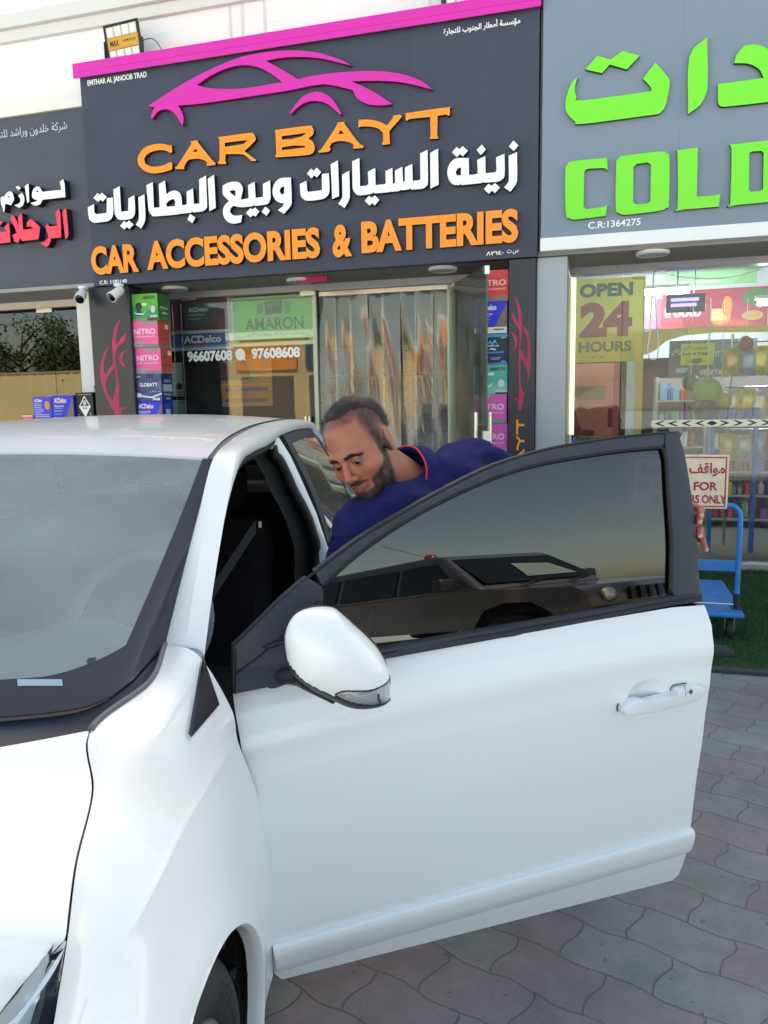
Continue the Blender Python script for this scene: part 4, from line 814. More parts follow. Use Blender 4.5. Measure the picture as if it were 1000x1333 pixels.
# inside the middle shop: shelves of stock and a counter, dim
def shelf(name, label, u0, u1, n0, dep, z0, z1, rowsN, seed, pal, grp=None, goods=True):
    r = random.Random(seed); T = Thing(name, label, 'shelf', ((u0+u1)/2, n0, z0))
    m = MB(); m.box(u0, n0+dep, z0, u1, n0+dep+.03, z1); T.part('back_panel', m, mat('shelf_back', (150, 146, 140), .6))
    for s in (u0, u1-.03): m = MB(); m.box(s, n0, z0, s+.03, n0+dep-.001, z1); T.part('side_panel', m, mat('shelf_grey', (170, 172, 176), .5))
    for k in range(rowsN):
        z = z0+.08+(z1-z0-.1)*k/rowsN; m = MB(); m.box(u0+.031, n0, z, u1-.031, n0+dep-.001, z+.02); sh = T.part('shelf_board', m, mat('shelf_grey', (170, 172, 176), .5))
        m = MB(); ms = []; x = u0+.05; hmax = (z1-z0-.1)/rowsN-.05
        while x < u1-.14:
            w_ = r.uniform(.035, .10); h_ = hmax*r.uniform(.4, .98); c = r.choice(pal); mm = mat('goods_%02x%02x%02x' % c, c, .4)
            if mm not in ms: ms.append(mm)
            q = r.random()
            if q < .45: m.box(x, n0+.03, z+.021, x+w_*.92, n0+dep-.08, z+.02+h_, ms.index(mm))
            else: m.lathe([(0, 0), (w_*.42, 0), (w_*.45, .01), (w_*.45, h_*.7), (w_*.2, h_*.85), (w_*.2, h_), (0, h_)], (x+w_/2, n0+dep*.4, z+.021), n=10, mi=ms.index(mm))
            x += w_+.008
        if m.v: T.part('goods', m, ms, parent=sh, stuff=True)
    return T
PAL = [(200,60,50),(220,180,60),(60,90,170),(230,230,226),(60,130,80),(40,42,48),(190,110,50),(120,60,110),(90,150,190)]
shelf('stock_shelf', 'dim stock shelf at the back of the middle shop behind the curtain', -3.0, -.8, DG+4.2, .4, .062, 2.4, 5, 11, PAL)
shelf('stock_shelf', 'dim stock shelf deep behind the telephone numbers', -4.4, -3.1, DG+4.2, .4, .062, 2.4, 5, 12, PAL)
# ---- the food shop
poster('opening_hours_banner', 'yellow banner reading OPEN 24 HOURS hung behind the glass', 'banner', 742.5, 839, 362, 471, DG+.03, (236, 222, 92), [('r',0,0,1,.35,(246,220,80)), ('t','OPEN',.12,.78,.84,.945,(104,122,122),.05), ('t','24',.13,.30,.84,.72,(206,84,110),.065), ('t','HOURS',.12,.12,.84,.25,(150,146,90),.04), ('r',.3,.05,.36,.07,(200,180,80)), ('r',.4,.045,.46,.065,(200,180,80)), ('p',[(.97,0),(1,0),(1,1),(.985,1),(.97,.6),(.985,.3)],(214,196,90))], thin=True)
poster('juice_poster', 'salmon pink juice poster below the yellow opening banner', 'poster', 741, 806, 473, 585, DG+.05, (240, 150, 128), [('r',.88,0,1,1,(230,110,130)), ('r',.04,.58,.72,.74,(196,190,120)), ('p', circ(.42,.22,.42,.3), (236,166,146)), ('r',.2,.5,.66,.53,(236,226,206)), ('p', [(0,.1),(.0,.44),(.14,.46),(.18,.34),(.26,.24),(.52,.22),(.52,.16),(.3,.12)], (186,50,90)), ('r',.78,.26,.88,.48,(176,50,100)), ('p', [(.06,.11),(.12,.07),(.66,.07),(.72,.11),(.66,.16),(.12,.16)], (226,226,180)), ('t','TopFruit',.12,.08,.66,.15,(40,140,70),.04), ('t','PREMIUM',.12,.0,.66,.04,(236,200,200),.03)], thin=True)
m = MB(); u0, z1 = fac(738.8, 362, DG-.02); z0 = fac(737, 566, DG-.02)[1]; m.box(uc1+.005, DG-.03, z0, uc1+.045, DG-.001, z1); solo('light_strip', 'slim pale yellow strip beside the opening banner', 'strip', m, mat('strip_cream', (246, 236, 190), .5, emit=(255, 240, 190), estr=.35), (u0, DG-.02, z0))
m = MB(); u0, z0 = fac(737.5, 578, DG-.1); m.box(uc1+.01, DG-.16, .02, uc1+.03, DG-.12, fac(740, 565, DG-.1)[1]); m.box(uc1+.05, DG-.13, .02, uc1+.075, DG-.10, fac(745, 570, DG-.1)[1], 1); solo('broom_handles', 'blue and white broom handles leaning beside the grey pier', 'brooms', m, [M_plwhite, mat('broom_blue', (40, 90, 190), .4)], (u0, DG-.13, .02))
poster('drink_banner', 'wide crimson drinks banner high on the food shop wall', 'banner', 862, 1000, 376, 428, DG+2.86, (168, 40, 70), [('p', [(.0,.0),(.2,.0),(.2,1),(0,1)], (206,56,80)), ('t','frooto',.02,.32,.38,.62,(236,180,190),.05), ('p', [(.42,.0),(.95,.0),(.8,.18),(.6,.24)], (206,50,36)), ('p', circ(.56,.3,.1,.2), (226,140,60)), ('r',.48,.2,.62,.5,(230,190,130)), ('p', circ(.62,.55,.05,.25), (226,130,40)), ('p', circ(.9,.75,.14,.22), (70,110,56)), ('p', circ(.86,.3,.1,.12), (190,150,60))])
poster('pink_panel', 'pink lit panel beside the crimson drinks banner', 'panel', 838, 861, 390, 428, DG+2.85, (240, 150, 200), [('r',0,.5,1,1,(250,214,236)), ('r',.7,0,1,1,(226,90,130))])
poster('green_fascia', 'pale green fascia panel under the food shop ceiling', 'panel', 868, 985, 352, 371, DG+2.88, (150, 200, 130), [('p', [(.0,0),(.75,0),(.9,1),(0,1)], (170,216,160)), ('r',.02,.2,.6,.32,(236,240,236))])
T = Thing('led_display', 'black display screen with violet lines of text hung inside the food shop', 'display', (1.3, DG+.9, 2.0))
u0, z1 = fac(868, 384, DG+.9); u1, _ = fac(919, 384, DG+.9); z0 = fac(890, 406, DG+.9)[1]
m = MB(); m.box(u0, DG+.9, z0, u1, DG+.95, z1); T.part('case', m, mat('display_case', (60, 66, 74), .4), bev=.005)
m = MB(); m.box(u0+.02, DG+.897, z0+.02, u1-.02, DG+.8995, z1-.02); T.part('screen', m, mat('display_screen', (74, 90, 110), .2))
m = MB(); 
for f0, f1, ww in ((.6, .78, .92), (.3, .48, .85)): m.box(u0+.04, DG+.894, z0+(z1-z0)*f0, u0+.04+(u1-u0-.08)*ww, DG+.8965, z0+(z1-z0)*f1)
T.part('text_line', m, mat('led_violet', (130, 120, 240), .5, emit=(130, 110, 250), estr=1.2))
m = MB(); m.tube([(u0+.1, DG+.92, z1), (u0+.1, DG+.92, 2.999)], .006, 6); m.tube([(u1-.1, DG+.92, z1), (u1-.1, DG+.92, 2.999)], .006, 6); T.part('hanger', m, M_chrome)
def tube_lamp(xa, xb, y, n0, label):
    u0, z = fac(xa, y, n0); u1, _ = fac(xb, y, n0); T = Thing('tube_lamp', label, 'lamp', ((u0+u1)/2, n0, z), group='fluorescent lamps in the food shop')
    m = MB(); m.tube([(u0, n0, z), (u1, n0, z)], .03, 12); T.part('tube', m, M_lamp)
    m = MB(); m.box(u0-.03, n0-.03, z+.032, u1+.03, n0+.03, z+.07); T.part('fitting', m, M_plwhite)
    m = MB(); m.tube([(u0+.1, n0, z+.07), (u0+.1, n0, 2.999)], .005, 6); m.tube([(u1-.1, n0, z+.07), (u1-.1, n0, 2.999)], .005, 6); T.part('hanger', m, M_chrome)
tube_lamp(838, 894, 381, DG+1.9, 'long bright fluorescent lamp above the crimson banner')
tube_lamp(987, 1030, 394, DG+1.7, 'short bright fluorescent lamp near the right picture edge')
T = Thing('valance', 'yellow wavy valance panel inside the food shop', 'valance', (1.2, DG+1.2, 1.9)); nV = DG+1.2
vp = [(838,432),(870,428),(920,425),(1000,423),(1060,422),(1060,432),(1000,432),(930,433),(890,437),(868,444),(850,458),(838,462)]
m = MB(); letters(m, [(poly_px(vp, nV), [])], nV, .02); T.part('panel', m, mat('valance_yellow', (244, 206, 110), .5))
m = MB(); u0, z0 = fac(838, 455, nV); m.box(u0-.12, nV+.0, .07, u0, nV+.02, z0+.3); T.part('post', m, mat('valance_yellow', (244, 206, 110), .5))
T = poster('hanging_sign', 'small yellow hanging sign for dairy and drinks with green arrows', 'sign', 886.5, 930, 447, 475, DG+1.0, (222, 222, 60), [('t',arabic('المشروبات والالبان'),.06,.68,.84,.92,(70,70,30),.02), ('t','Dairy & Drinks',.05,.40,.86,.6,(50,50,30),.04), ('p', [(.3,.3),(.62,.3),(.62,.18),(.75,.18),(.46,.02),(.2,.18),(.3,.18)], (50,110,60))])
PAL2 = [(214,60,56),(232,190,70),(70,100,190),(240,240,236),(80,170,90),(230,130,60),(140,90,170),(120,180,220),(236,210,190)]
shelf('grocery_shelf', 'bright grocery shelf with bottles behind the yellow hanging sign', fac(852, 560, DG+2.2)[0], fac(920, 560, DG+2.2)[0], DG+2.2, .4, .062, 1.75, 6, 21, PAL2)
shelf('grocery_shelf', 'bright grocery shelf at the right edge of the food shop', fac(925, 560, DG+2.0)[0], 3.3, DG+2.0, .4, .062, 1.75, 6, 22, PAL2)
poster('dark_menu_board', 'dark menu board high behind the yellow hanging sign', 'board', 871, 985, 442, 492, DG+1.9, (70, 84, 100), [('r',.02,.5,.2,.9,(60,66,90)), ('t',arabic('عروض'),.03,.62,.17,.85,(170,176,190),.01), ('t','HOT DEALS',.45,.55,.8,.7,(170,180,190),.02), ('t','VEGETABLES',.36,.08,.76,.22,(180,190,196),.02), ('r',.0,0,1,.03,(150,160,160))])
poster('lit_sign', 'small glowing blue sign below the yellow hanging sign', 'sign', 879, 897, 478, 486, DG+1.3, (60, 140, 220), [('r',.08,.55,.92,.8,(170,220,255)), ('r',.08,.2,.8,.42,(170,220,255))])
# hanging bags of snacks, balls and toys near the glass
rs = random.Random(9)
bagc = [(206,170,120),(220,206,180),(190,80,60),(226,200,90),(150,160,190),(206,120,70)]
xR = fac(952, 480, DG+.8)[0]
T0 = Thing('snack_rack', 'wire rack hung with snack bags at the right of food shop window', 'rack', (xR+.6, DG+.7, .062))
m = MB(); 
for x in (xR, xR+.55, xR+1.15):
    m.tube([(x, DG+.8, .07), (x, DG+.8, 2.1)], .012, 8)
for z in (1.2, 1.6, 2.02): m.tube([(xR-.05, DG+.8, z), (xR+1.2, DG+.8, z)], .008, 8)
T0.part('frame', m, M_chrome, smooth=40)
def pillow(c, wx, wz, th, seed):
    r = random.Random(seed); G = []
    for i in range(9):
        row = []
        for j in range(9):
            a, b = j/8*2-1, i/8*2-1; e = max(0, (1-a**4)*(1-b**4)); row.append((c[0]+a*wx/2*(1-.08*(1-b*b)), c[1]-th*e*(.7+.3*r.random()), c[2]+b*wz/2))
        G.append(row)
    return G
k = 0
for z in (1.04, 1.44, 1.84):
    for x in np.arange(xR, xR+1.2, .13):
        k += 1; c = rs.choice(bagc); m = MB(); cc = (x+rs.uniform(-.02, .02), DG+.79, z+rs.uniform(-.02, .02)); G = pillow(cc, .17, .26, .05, k); m.grid(G); m.grid([[(p[0], 2*(DG+.795)-p[1], p[2]) for p in r_] for r_ in G], flip=True)
        ob = solo('snack_bag', 'shiny snack bag hanging on the wire rack', 'snack bag', m, [mat('foil_%d' % bagc.index(c), c, .22, metal=.25, var=.35, vscale=14)], (cc[0], cc[1], cc[2]), group='snack bags on the wire rack', smooth=True)
def ball(px, py, n0, r, label, rgb, cat='ball', nm='toy_ball'):
    u, z = fac(px, py, n0); m = MB(); m.lathe([(r*sin(pi*i/14), -r*cos(pi*i/14)) for i in range(15)], (u, n0, z), n=20); T = Thing(nm, label, cat, (u, n0, z-r)); T.part('shell', m, mat('ball_%02x%02x%02x' % rgb, rgb, .3, var=.1, vscale=6), smooth=True)
    m = MB(); m.tube([(u, n0, z+r), (u, n0, 2.4)], .003, 5); T.part('string', m, M_plwhite)
ball(921, 509, DG+.5, .13, 'large lime green ball behind the glass above chevrons', (120, 190, 80)); ball(899, 498, DG+.6, .08, 'smaller dark green ball left of the lime one', (50, 120, 60)); ball(919, 535, DG+.45, .11, 'dark violet ball just above the chevron strip', (60, 50, 76)); ball(938, 522, DG+.7, .10, 'amber ball right of the lime one', (190, 160, 70))
ball(971, 447, DG+.6, .07, 'red ball hanging among the snack bags', (170, 40, 40))
m = MB(); u0, z0 = fac(958, 541, DG+.5); 
for k in range(6): m.box(u0-.2+k*.07, DG+.5, z0-.05, u0-.2+k*.07+.05, DG+.6, z0+.03+.02*(k % 3))
m.box(u0-.24, DG+.48, z0-.075, u0+.24, DG+.62, z0-.0505); m.box(u0-.2, DG+.5, .062, u0-.17, DG+.6, z0-.076); m.box(u0+.17, DG+.5, .062, u0+.2, DG+.6, z0-.076)
solo('toy_stand', 'stand with bright blue toys above the chevron strip', 'stand', m, mat('toy_blue', (40, 96, 206), .4), (u0, DG+.55, .062))
# cable loop hanging from the lintel in front of the shop
m = MB(); pts = [fac(x, y, DG-.02) for x, y in ((851,352),(850,375),(848,400),(845,440),(843,455),(846,466),(851,468),(856,464),(857,450),(855,420),(853,390),(851,365))]
m.tube(crom([(p[0], DG-.02, p[1]) for p in pts], 4), .006, 6); pts = [fac(x, y, DG-.02) for x, y in ((853,352),(875,358),(905,362),(940,362),(975,355),(1005,345))]; m.tube(crom([(p[0], DG-.02, p[1]) for p in pts], 5), .004, 6)
solo('hanging_cable', 'thin white cable looped down from the header of the food shop', 'cable', m, M_plwhite, (.6, DG-.02, 2.0), smooth=True)
# interior sockets: a door frame post behind the posters
m = MB(); u0, _ = fac(815, 520, DG+.06); m.box(u0, DG+.06, .062, u0+.07, DG+.1, 2.0); solo('white_post', 'white upright post right of the pink juice poster', 'post', m, M_plwhite, (u0, DG+.06, .062))
# ================================================================== WHITE CAR  (local frame: x = car's left, y = towards the rear, z = up; origin on the ground under the left front door hinge)
H0 = np.array([-.258, 1.55, 0.0]); TH = radians(4.0)
CA = np.array([sin(TH), cos(TH), 0]); CL = np.array([cos(TH), -sin(TH), 0])
TD = radians(71.6); DA = np.array([sin(TD), cos(TD), 0]); DL = np.array([cos(TD), -sin(TD), 0])   # the open door
def car_v(x, y, v): r = ray(x, y); t = (v+(H0-CO)@CL)/(r@CL); P = CO+r*t; return np.array([v, (P-H0)@CA, P[2]])
def car_s(x, y, s): r = ray(x, y); t = (s+(H0-CO)@CA)/(r@CA); P = CO+r*t; return np.array([(P-H0)@CL, s, P[2]])
def car_w(x, y, w_): P = ground(x, y, w_); return np.array([(P-H0)@CL, (P-H0)@CA, w_])
VX = [.18, .24, .30, .36, .45, .60, .75, .85, .90, .945]; VY = [-.05, -.03, -.012, -.004, 0, .006, .004, -.006, -.02, -.045]
def voff(w_): t = w_-.95; return float(np.interp(w_, VX, VY)) if t < -.005 else -.048-.11*max(t, 0)-.18*max(t, 0)**2
def door_pt(x, y, d=0.0):
    o = 0.0; r = ray(x, y)
    for _ in range(14):
        t = (o+(H0-CO)@DL)/(r@DL); P = CO+r*t; o = voff(P[2])+d
    return np.array([o, (P-H0)@DA, P[2]])
def door_plane(x, y, off): r = ray(x, y); t = (off+(H0-CO)@DL)/(r@DL); P = CO+r*t; return np.array([off, (P-H0)@DA, P[2]])

def paint_mat():
    m = mat('white_car_paint', (226, 230, 233), .32, coat=.6, spec=.5); n = m.node_tree.nodes; L = m.node_tree.links; b = n['Principled BSDF']
    tc = n.new('ShaderNodeTexCoord'); t = n.new('ShaderNodeTexNoise'); t.inputs['Scale'].default_value = 4; t.inputs['Detail'].default_value = 8; t.inputs['Roughness'].default_value = .7; L.new(tc.outputs['Object'], t.inputs['Vector'])
    r = n.new('ShaderNodeMapRange'); r.inputs[1].default_value = .45; r.inputs[2].default_value = .8; r.inputs[3].default_value = .03; r.inputs[4].default_value = .16; L.new(t.outputs[0], r.inputs[0]); L.new(r.outputs[0], b.inputs['Coat Roughness'])
    v = n.new('ShaderNodeTexVoronoi'); v.inputs['Scale'].default_value = 30; L.new(tc.outputs['Object'], v.inputs['Vector'])
    r2 = n.new('ShaderNodeMapRange'); r2.inputs[1].default_value = .0; r2.inputs[2].default_value = .045; r2.inputs[3].default_value = .8; r2.inputs[4].default_value = 1; L.new(v.outputs['Distance'], r2.inputs[0])
    t2 = n.new('ShaderNodeTexNoise'); t2.inputs['Scale'].default_value = 2.2; t2.inputs['Detail'].default_value = 3; L.new(tc.outputs['Object'], t2.inputs['Vector'])
    r3 = n.new('ShaderNodeMapRange'); r3.inputs[1].default_value = .58; r3.inputs[2].default_value = .62; L.new(t2.outputs[0], r3.inputs[0])
    mx = n.new('ShaderNodeMix'); mx.inputs['A'].default_value = 1; L.new(r3.outputs[0], mx.inputs['Factor']); L.new(r2.outputs[0], mx.inputs['B'])
    sc = n.new('ShaderNodeVectorMath'); sc.operation = 'SCALE'; sc.inputs[0].default_value = lin((226, 230, 233)); L.new(mx.outputs['Result'], sc.inputs['Scale']); L.new(sc.outputs[0], b.inputs['Base Color'])
    return m
M_paint = paint_mat()
M_blk = mat('black_trim', (30, 32, 38), .45, var=.12, vscale=12)
M_frame = mat('black_sash_film', (52, 56, 66), .5, var=.14, vscale=5, spec=.4)
M_rub = mat('rubber_seal', (18, 19, 22), .6)
M_void = mat('dark_underside', (8, 8, 9), .9)
M_cab = mat('dark_cabin_trim', (22, 22, 24), .8)
M_dash = mat('dash_plastic', (132, 148, 154), .6, bump=.15, bscale=400)
M_seat = mat('seat_fabric', (30, 30, 32), .9, bump=.3, bscale=300)
M_tint = glass_mat('tinted_glass', (.045, .045, .05), 1.0, ior=1.62)
M_wind = glass_mat('windscreen_glass', (.84, .93, .90), 1.0, ior=2.4, film=.17, fcol=(.62, .78, .80))  # teal film paints in sky sheen and haze along with the dust
M_frit = mat('frit_band', (40, 42, 54), .18, spec=.6)
CT = Thing('parked_car', 'white hatch-backed saloon car with its front left door standing wide open', 'car', (-.83, .55, 0)) if False else None
class CarThing(Thing):
    def __init__(s):
        s.o = bpy.data.objects.new('parked_car', None); COL.objects.link(s.o); s.base = (-.83, .55, 0)
        P = H0+CL*s.base[0]+CA*s.base[1]; s.o.location = tuple(P); s.o.rotation_euler = (0, 0, -TH)
        setp(s.o, 'large white car in the foreground with its front left door wide open', 'car')
CT = CarThing()
S_ = lambda p: (p[1], p[0], p[2])                       # (s, v, w) -> (v, s, w)
def resample(curves, ni, nj):
    """Catmull-Rom sheet through a list of curves with equal point counts"""
    def ev(P, n):
        P = np.array(P, float); m = len(P); P = np.vstack([2*P[0]-P[1], P, 2*P[-1]-P[-2]]); out = []
        for x in np.linspace(0, m-1, n):
            i = min(int(x), m-2); t = x-i; p0, p1, p2, p3 = P[i:i+4]
            out.append(.5*(2*p1+(p2-p0)*t+(2*p0-5*p1+4*p2-p3)*t*t+(3*p1-p0-3*p2+p3)*t**3))
        return np.array(out)
    A = np.array([ev(c, nj) for c in curves])            # curves x nj
    return np.stack([ev(A[:, j], ni) for j in range(nj)], 1)   # ni x nj x 3
MID = -.83
def mirrored(mb): return mb.mirror_x(MID)

# ---------------------------------------------------------------- front wings and bumper
K = [[(.02,-.215,1.0),(-.045,-.125,1.0),(-.07,-.055,.90),(-.06,-.045,.82),(-.012,-.018,.66),(.010,-.002,.47),(.010,-.010,.235)],
 [(-.100,-.206,.961),(-.13,-.142,.948),(-.14,-.082,.892),(-.14,-.050,.822),(-.12,-.018,.66),(-.12,-.001,.47),(-.12,-.01,.232)],
 [(-.278,-.245,.94),(-.28,-.165,.918),(-.28,-.098,.875),(-.28,-.049,.827),(-.28,-.012,.66),(-.28,.006,.47),(-.28,.0,.232)],
 [(-.437,-.172,.91),(-.44,-.13,.889),(-.43,-.088,.862),(-.42,-.047,.825),(-.44,-.012,.67),(-.45,.008,.5),(-.45,.004,.232)],
 [(-.56,-.143,.868),(-.56,-.115,.848),(-.56,-.086,.823),(-.56,-.056,.794),(-.58,-.018,.66),(-.6,.004,.5),(-.6,.0,.232)],
 [(-.662,-.11,.83),(-.665,-.105,.81),(-.665,-.098,.782),(-.665,-.085,.75),(-.68,-.03,.64),(-.7,-.002,.48),(-.7,-.005,.23)],
 [(-.727,-.10,.768),(-.73,-.098,.75),(-.735,-.09,.725),(-.74,-.078,.70),(-.76,-.038,.60),(-.78,-.012,.46),(-.78,-.02,.23)]]
KB = [K[-1], [(-.85,-.115,.69),(-.86,-.11,.68),(-.87,-.10,.665),(-.88,-.09,.645),(-.9,-.06,.56),(-.92,-.04,.42),(-.91,-.06,.23)],
 [(-1.0,-.19,.63),(-1.01,-.185,.622),(-1.02,-.178,.61),(-1.03,-.172,.595),(-1.05,-.15,.53),(-1.06,-.14,.40),(-1.04,-.16,.22)],
 [(-1.15,-.36,.60),(-1.16,-.358,.594),(-1.17,-.355,.586),(-1.18,-.35,.575),(-1.2,-.33,.52),(-1.21,-.33,.40),(-1.17,-.34,.21)],
 [(-1.24,-.60,.585),(-1.25,-.6,.58),(-1.26,-.6,.573),(-1.265,-.6,.565),(-1.28,-.6,.52),(-1.285,-.6,.40),(-1.24,-.6,.20)],
 [(-1.27,-.83,.58),(-1.28,-.83,.575),(-1.285,-.83,.568),(-1.29,-.83,.56),(-1.30,-.83,.52),(-1.305,-.83,.40),(-1.26,-.83,.20)]]
ARC_S, ARC_W, ARC_R = -.46, .305, .325
def wing_grid(Kc, ni, nj, arch=True, flare=True):
    Kc = [[*map(np.array, c[:3]), np.array(c[3])+(np.array(c[2])-np.array(c[3]))*.22, np.array(c[3]), np.array(c[3])+(np.array(c[4])-np.array(c[3]))*.13, *map(np.array, c[4:])] for c in Kc]
    G = resample([[S_(p) for p in c] for c in Kc], ni, nj)
    if arch:
        d = np.hypot(G[..., 1]-ARC_S, G[..., 2]-ARC_W)
        if flare: G[..., 0] += .012*np.exp(-((d-ARC_R)/.055)**2)*(d > 0)
    return G
def cut_arch(G, cs, cw, R):
    """sheet with a round opening: faces inside are left out, rim vertices snapped to the circle"""
    ni, nj, _ = G.shape; d = np.hypot(G[..., 1]-cs, G[..., 2]-cw); ins = d < R; F = []
    P = G.copy()
    for i in range(ni-1):
        for j in range(nj-1):
            if not (ins[i, j] and ins[i+1, j] and ins[i, j+1] and ins[i+1, j+1]): F.append((i*nj+j, i*nj+j+1, (i+1)*nj+j+1, (i+1)*nj+j))
    k = ins & (d > 1e-6)
    P[k, 1] = cs+(G[k, 1]-cs)/d[k]*R; P[k, 2] = cw+(G[k, 2]-cw)/d[k]*R
    return P.reshape(-1, 3), F
GW = wing_grid(K, 150, 130)
V, F = cut_arch(GW, ARC_S, ARC_W, ARC_R)
def mirror_pair(name, V, F, mats, flip=False, **kw):
    a = MB(); a.add(V, F); CT.part(name, a, mats, **kw)
    b = MB(); b.add([(2*MID-p[0], p[1], p[2]) for p in V], [tuple(reversed(f)) for f in F]); CT.part(name, b, mats, **kw)
mirror_pair('front_wing', V, F, M_paint, smooth=50)
flatG = GW.reshape(-1, 3)
def wing_v(s, w_): k = np.argmin((flatG[:, 1]-s)**2+(flatG[:, 2]-w_)**2); return flatG[k, 0]
def lip(cs, cw, R, vf, name='arch_lip'):
    V = []; F = []; n = 60
    for k in range(n+1):
        a = radians(-14+208*k/n); s, w_ = cs+R*cos(a), cw+R*sin(a); v = vf(s, max(w_, .24)) 
        for dv, dr in ((.001, .0005), (-.004, -.004), (-.02, -.004), (-.034, -.002)): V.append((v+dv, cs+(R+dr)*cos(a), cw+(R+dr)*sin(a)))
    for k in range(n):
        for j in range(3): F.append((k*4+j, k*4+j+1, (k+1)*4+j+1, (k+1)*4+j))
    mirror_pair(name, V, F, M_paint, smooth=60)
    V = []; F = []
    for k in range(n+1):
        a = radians(-30+240*k/n)
        for v, rr in ((-.045, R), (-.07, R+.02), (-.30, R+.02), (-.31, .05)): V.append((v, cs+rr*cos(a), cw+rr*sin(a)))
    for k in range(n):
        for j in range(3): F.append((k*4+j, k*4+j+1, (k+1)*4+j+1, (k+1)*4+j))
    mirror_pair('wheel_liner', V, F, M_void)
lip(ARC_S, ARC_W, ARC_R, wing_v)
# screws on the liner seen behind the tyre
m = MB()
for a in (-8, 14, 38): m.lathe([(0, .008), (.012, .008), (.014, .0)], (-.052, ARC_S+(ARC_R-.018)*cos(radians(a)), ARC_W+(ARC_R-.018)*sin(radians(a))), (1, 0, 0), 12)
CT.part('liner_clip', m, M_blk, smooth=40)
m = MB(); m.box(-.10, ARC_S+ARC_R-.012, .15, -.045, ARC_S+ARC_R+.06, .48); CT.part('mud_flap', m, M_void)
GB = wing_grid(KB, 70, 40, arch=True); V, F = cut_arch(GB, ARC_S, ARC_W, ARC_R)
a = MB(); a.add(V, F); a.mirror_x(MID); CT.part('front_bumper', a, M_paint, smooth=50, merge=.0005)
# bonnet
EH = [(-.278,-.250,.94),(-.437,-.177,.91),(-.56,-.148,.868),(-.662,-.116,.83),(-.715,-.175,.766),(-.85,-.30,.70),(-1.02,-.50,.65)]
CH = [(-.56,-.83,.966),(-.64,-.83,.960),(-.72,-.83,.950),(-.80,-.83,.932),(-.92,-.83,.89),(-1.05,-.83,.83),(-1.2,-.83,.70)]
_we = lambda x: GW[int(round(x/6*149)), 0]
EHx, CHx = [], []
for x in (2, 2.25, 2.5, 2.75, 3, 3.25, 3.5, 3.75, 4, 4.25, 4.5, 4.75, 5): p = _we(x); EHx.append((p[1], p[0]-.0035, p[2])); k_ = (x-2); i_ = min(int(k_), 2); CHx.append(tuple(np.array(CH[i_])+(np.array(CH[i_+1])-np.array(CH[i_]))*(k_-i_)))
_mix = lambda A, B, t: tuple(np.array(A)+(np.array(B)-np.array(A))*t)
EHx += [_mix(EHx[-1], EH[4], .12), _mix(EHx[-1], EH[4], .45)]; CHx += [_mix(CHx[-1], CH[4], .12), _mix(CHx[-1], CH[4], .45)]
EHx += EH[4:]; CHx += CH[4:]
rows = []
for e, c in zip(EHx, CHx):
    r_ = []
    for t in (0, .12, .3, .5, .75, 1.0):
        q = 1-(1-t)**2; r_.append(((e[1]+(c[1]-e[1])*t), e[0]+(c[0]-e[0])*(1-(1-t)**2.2), e[2]+(c[2]-e[2])*q+.006*sin(pi*min(t/.6, 1))))
    rows.append(r_)
G = resample(rows, 121, 40); GBON = G; a = MB(); a.grid(G); a.mirror_x(MID); CT.part('bonnet', a, M_paint, smooth=60, merge=.0005)
def edge_skirt(curve, dv, name, mt, parent=None):
    """dark return under a panel edge so the shut line reads as a gap"""
    V = []; F = []
    for p in curve: V += [(p[0], p[1], p[2]), (p[0]+dv[0], p[1]+dv[1], p[2]+dv[2])]
    for k in range(len(curve)-1): F.append((2*k, 2*k+1, 2*k+3, 2*k+2))
    return V, F
c1 = G[:int(11.6/(len(EHx)-1)*120), 0]; V = []; F = []
for p in c1: V += [(p[0]-.004, p[1], p[2]-.006), (p[0]+.007, p[1], p[2]-.013)]
for k in range(len(c1)-1): F.append((2*k, 2*k+1, 2*k+3, 2*k+2))
mirror_pair('shut_gap', V, F, M_void)
V, F = edge_skirt(c1, (-.0005, 0, -.02), '', None); mirror_pair('bonnet_flange', V, F, M_paint)
# head lamps: glassy cover over a bright bowl between bonnet edge and bumper
nr_ = len(EHx)-1; _be = lambda x: GBON[int(round(x/nr_*120)), 0]; I_ = lambda p: (p[1], p[0], p[2])
top = [tuple(np.array(I_(_be(12+t)))+np.array([0, 0, -.001])) for t in (0.02, 1.0, 2.0, 3.0, 3.5, 4.0, 4.5, 5.0)]
_ke = lambda x: I_(GB[int(round(x/5*69)), 0])
bot = [tuple(np.array(I_(_we(5+t)))+np.array([0, -.001, .001])) for t in (.0, .3, .6, .85)]+[_ke(.5), _ke(1.2), _ke(2.0), _ke(3.0)]
rows = []
for a_, b_ in zip(top, bot): rows.append([S_(tuple(np.array(a_)*(1-t)+np.array(b_)*t+np.array([-.010*sin(pi*t), .006*sin(pi*t), .004*sin(pi*t)]))) for t in (0, .25, .5, .75, 1)])
G = resample(rows, 36, 16)
mirror_pair('headlight', G.reshape(-1, 3).tolist(), [(i*16+j, i*16+j+1, (i+1)*16+j+1, (i+1)*16+j) for i in range(35) for j in range(15)], glass_mat('lamp_lens', (.92, .94, .92), .8), smooth=True)
cen = G.mean((0, 1)); Gi = G.copy(); Gi[..., 0] -= .018; Gi[..., 2] -= .006
mbk = MB(); fs = [(i*16+j, i*16+j+1, (i+1)*16+j+1, (i+1)*16+j) for i in range(35) for j in range(15)]
chrome_i = lambda i, j: 3 <= i and 3 <= j <= 12
V = Gi.reshape(-1, 3).tolist()
mirror_pair('lamp_surround', V, [f for q, f in enumerate(fs) if not chrome_i(q//15, q % 15)], mat('lamp_black', (34, 36, 40), .3), smooth=True)
Gc = Gi.copy(); Gc[..., 0] -= .002*np.abs(np.sin(np.arange(36)*.8))[:, None]
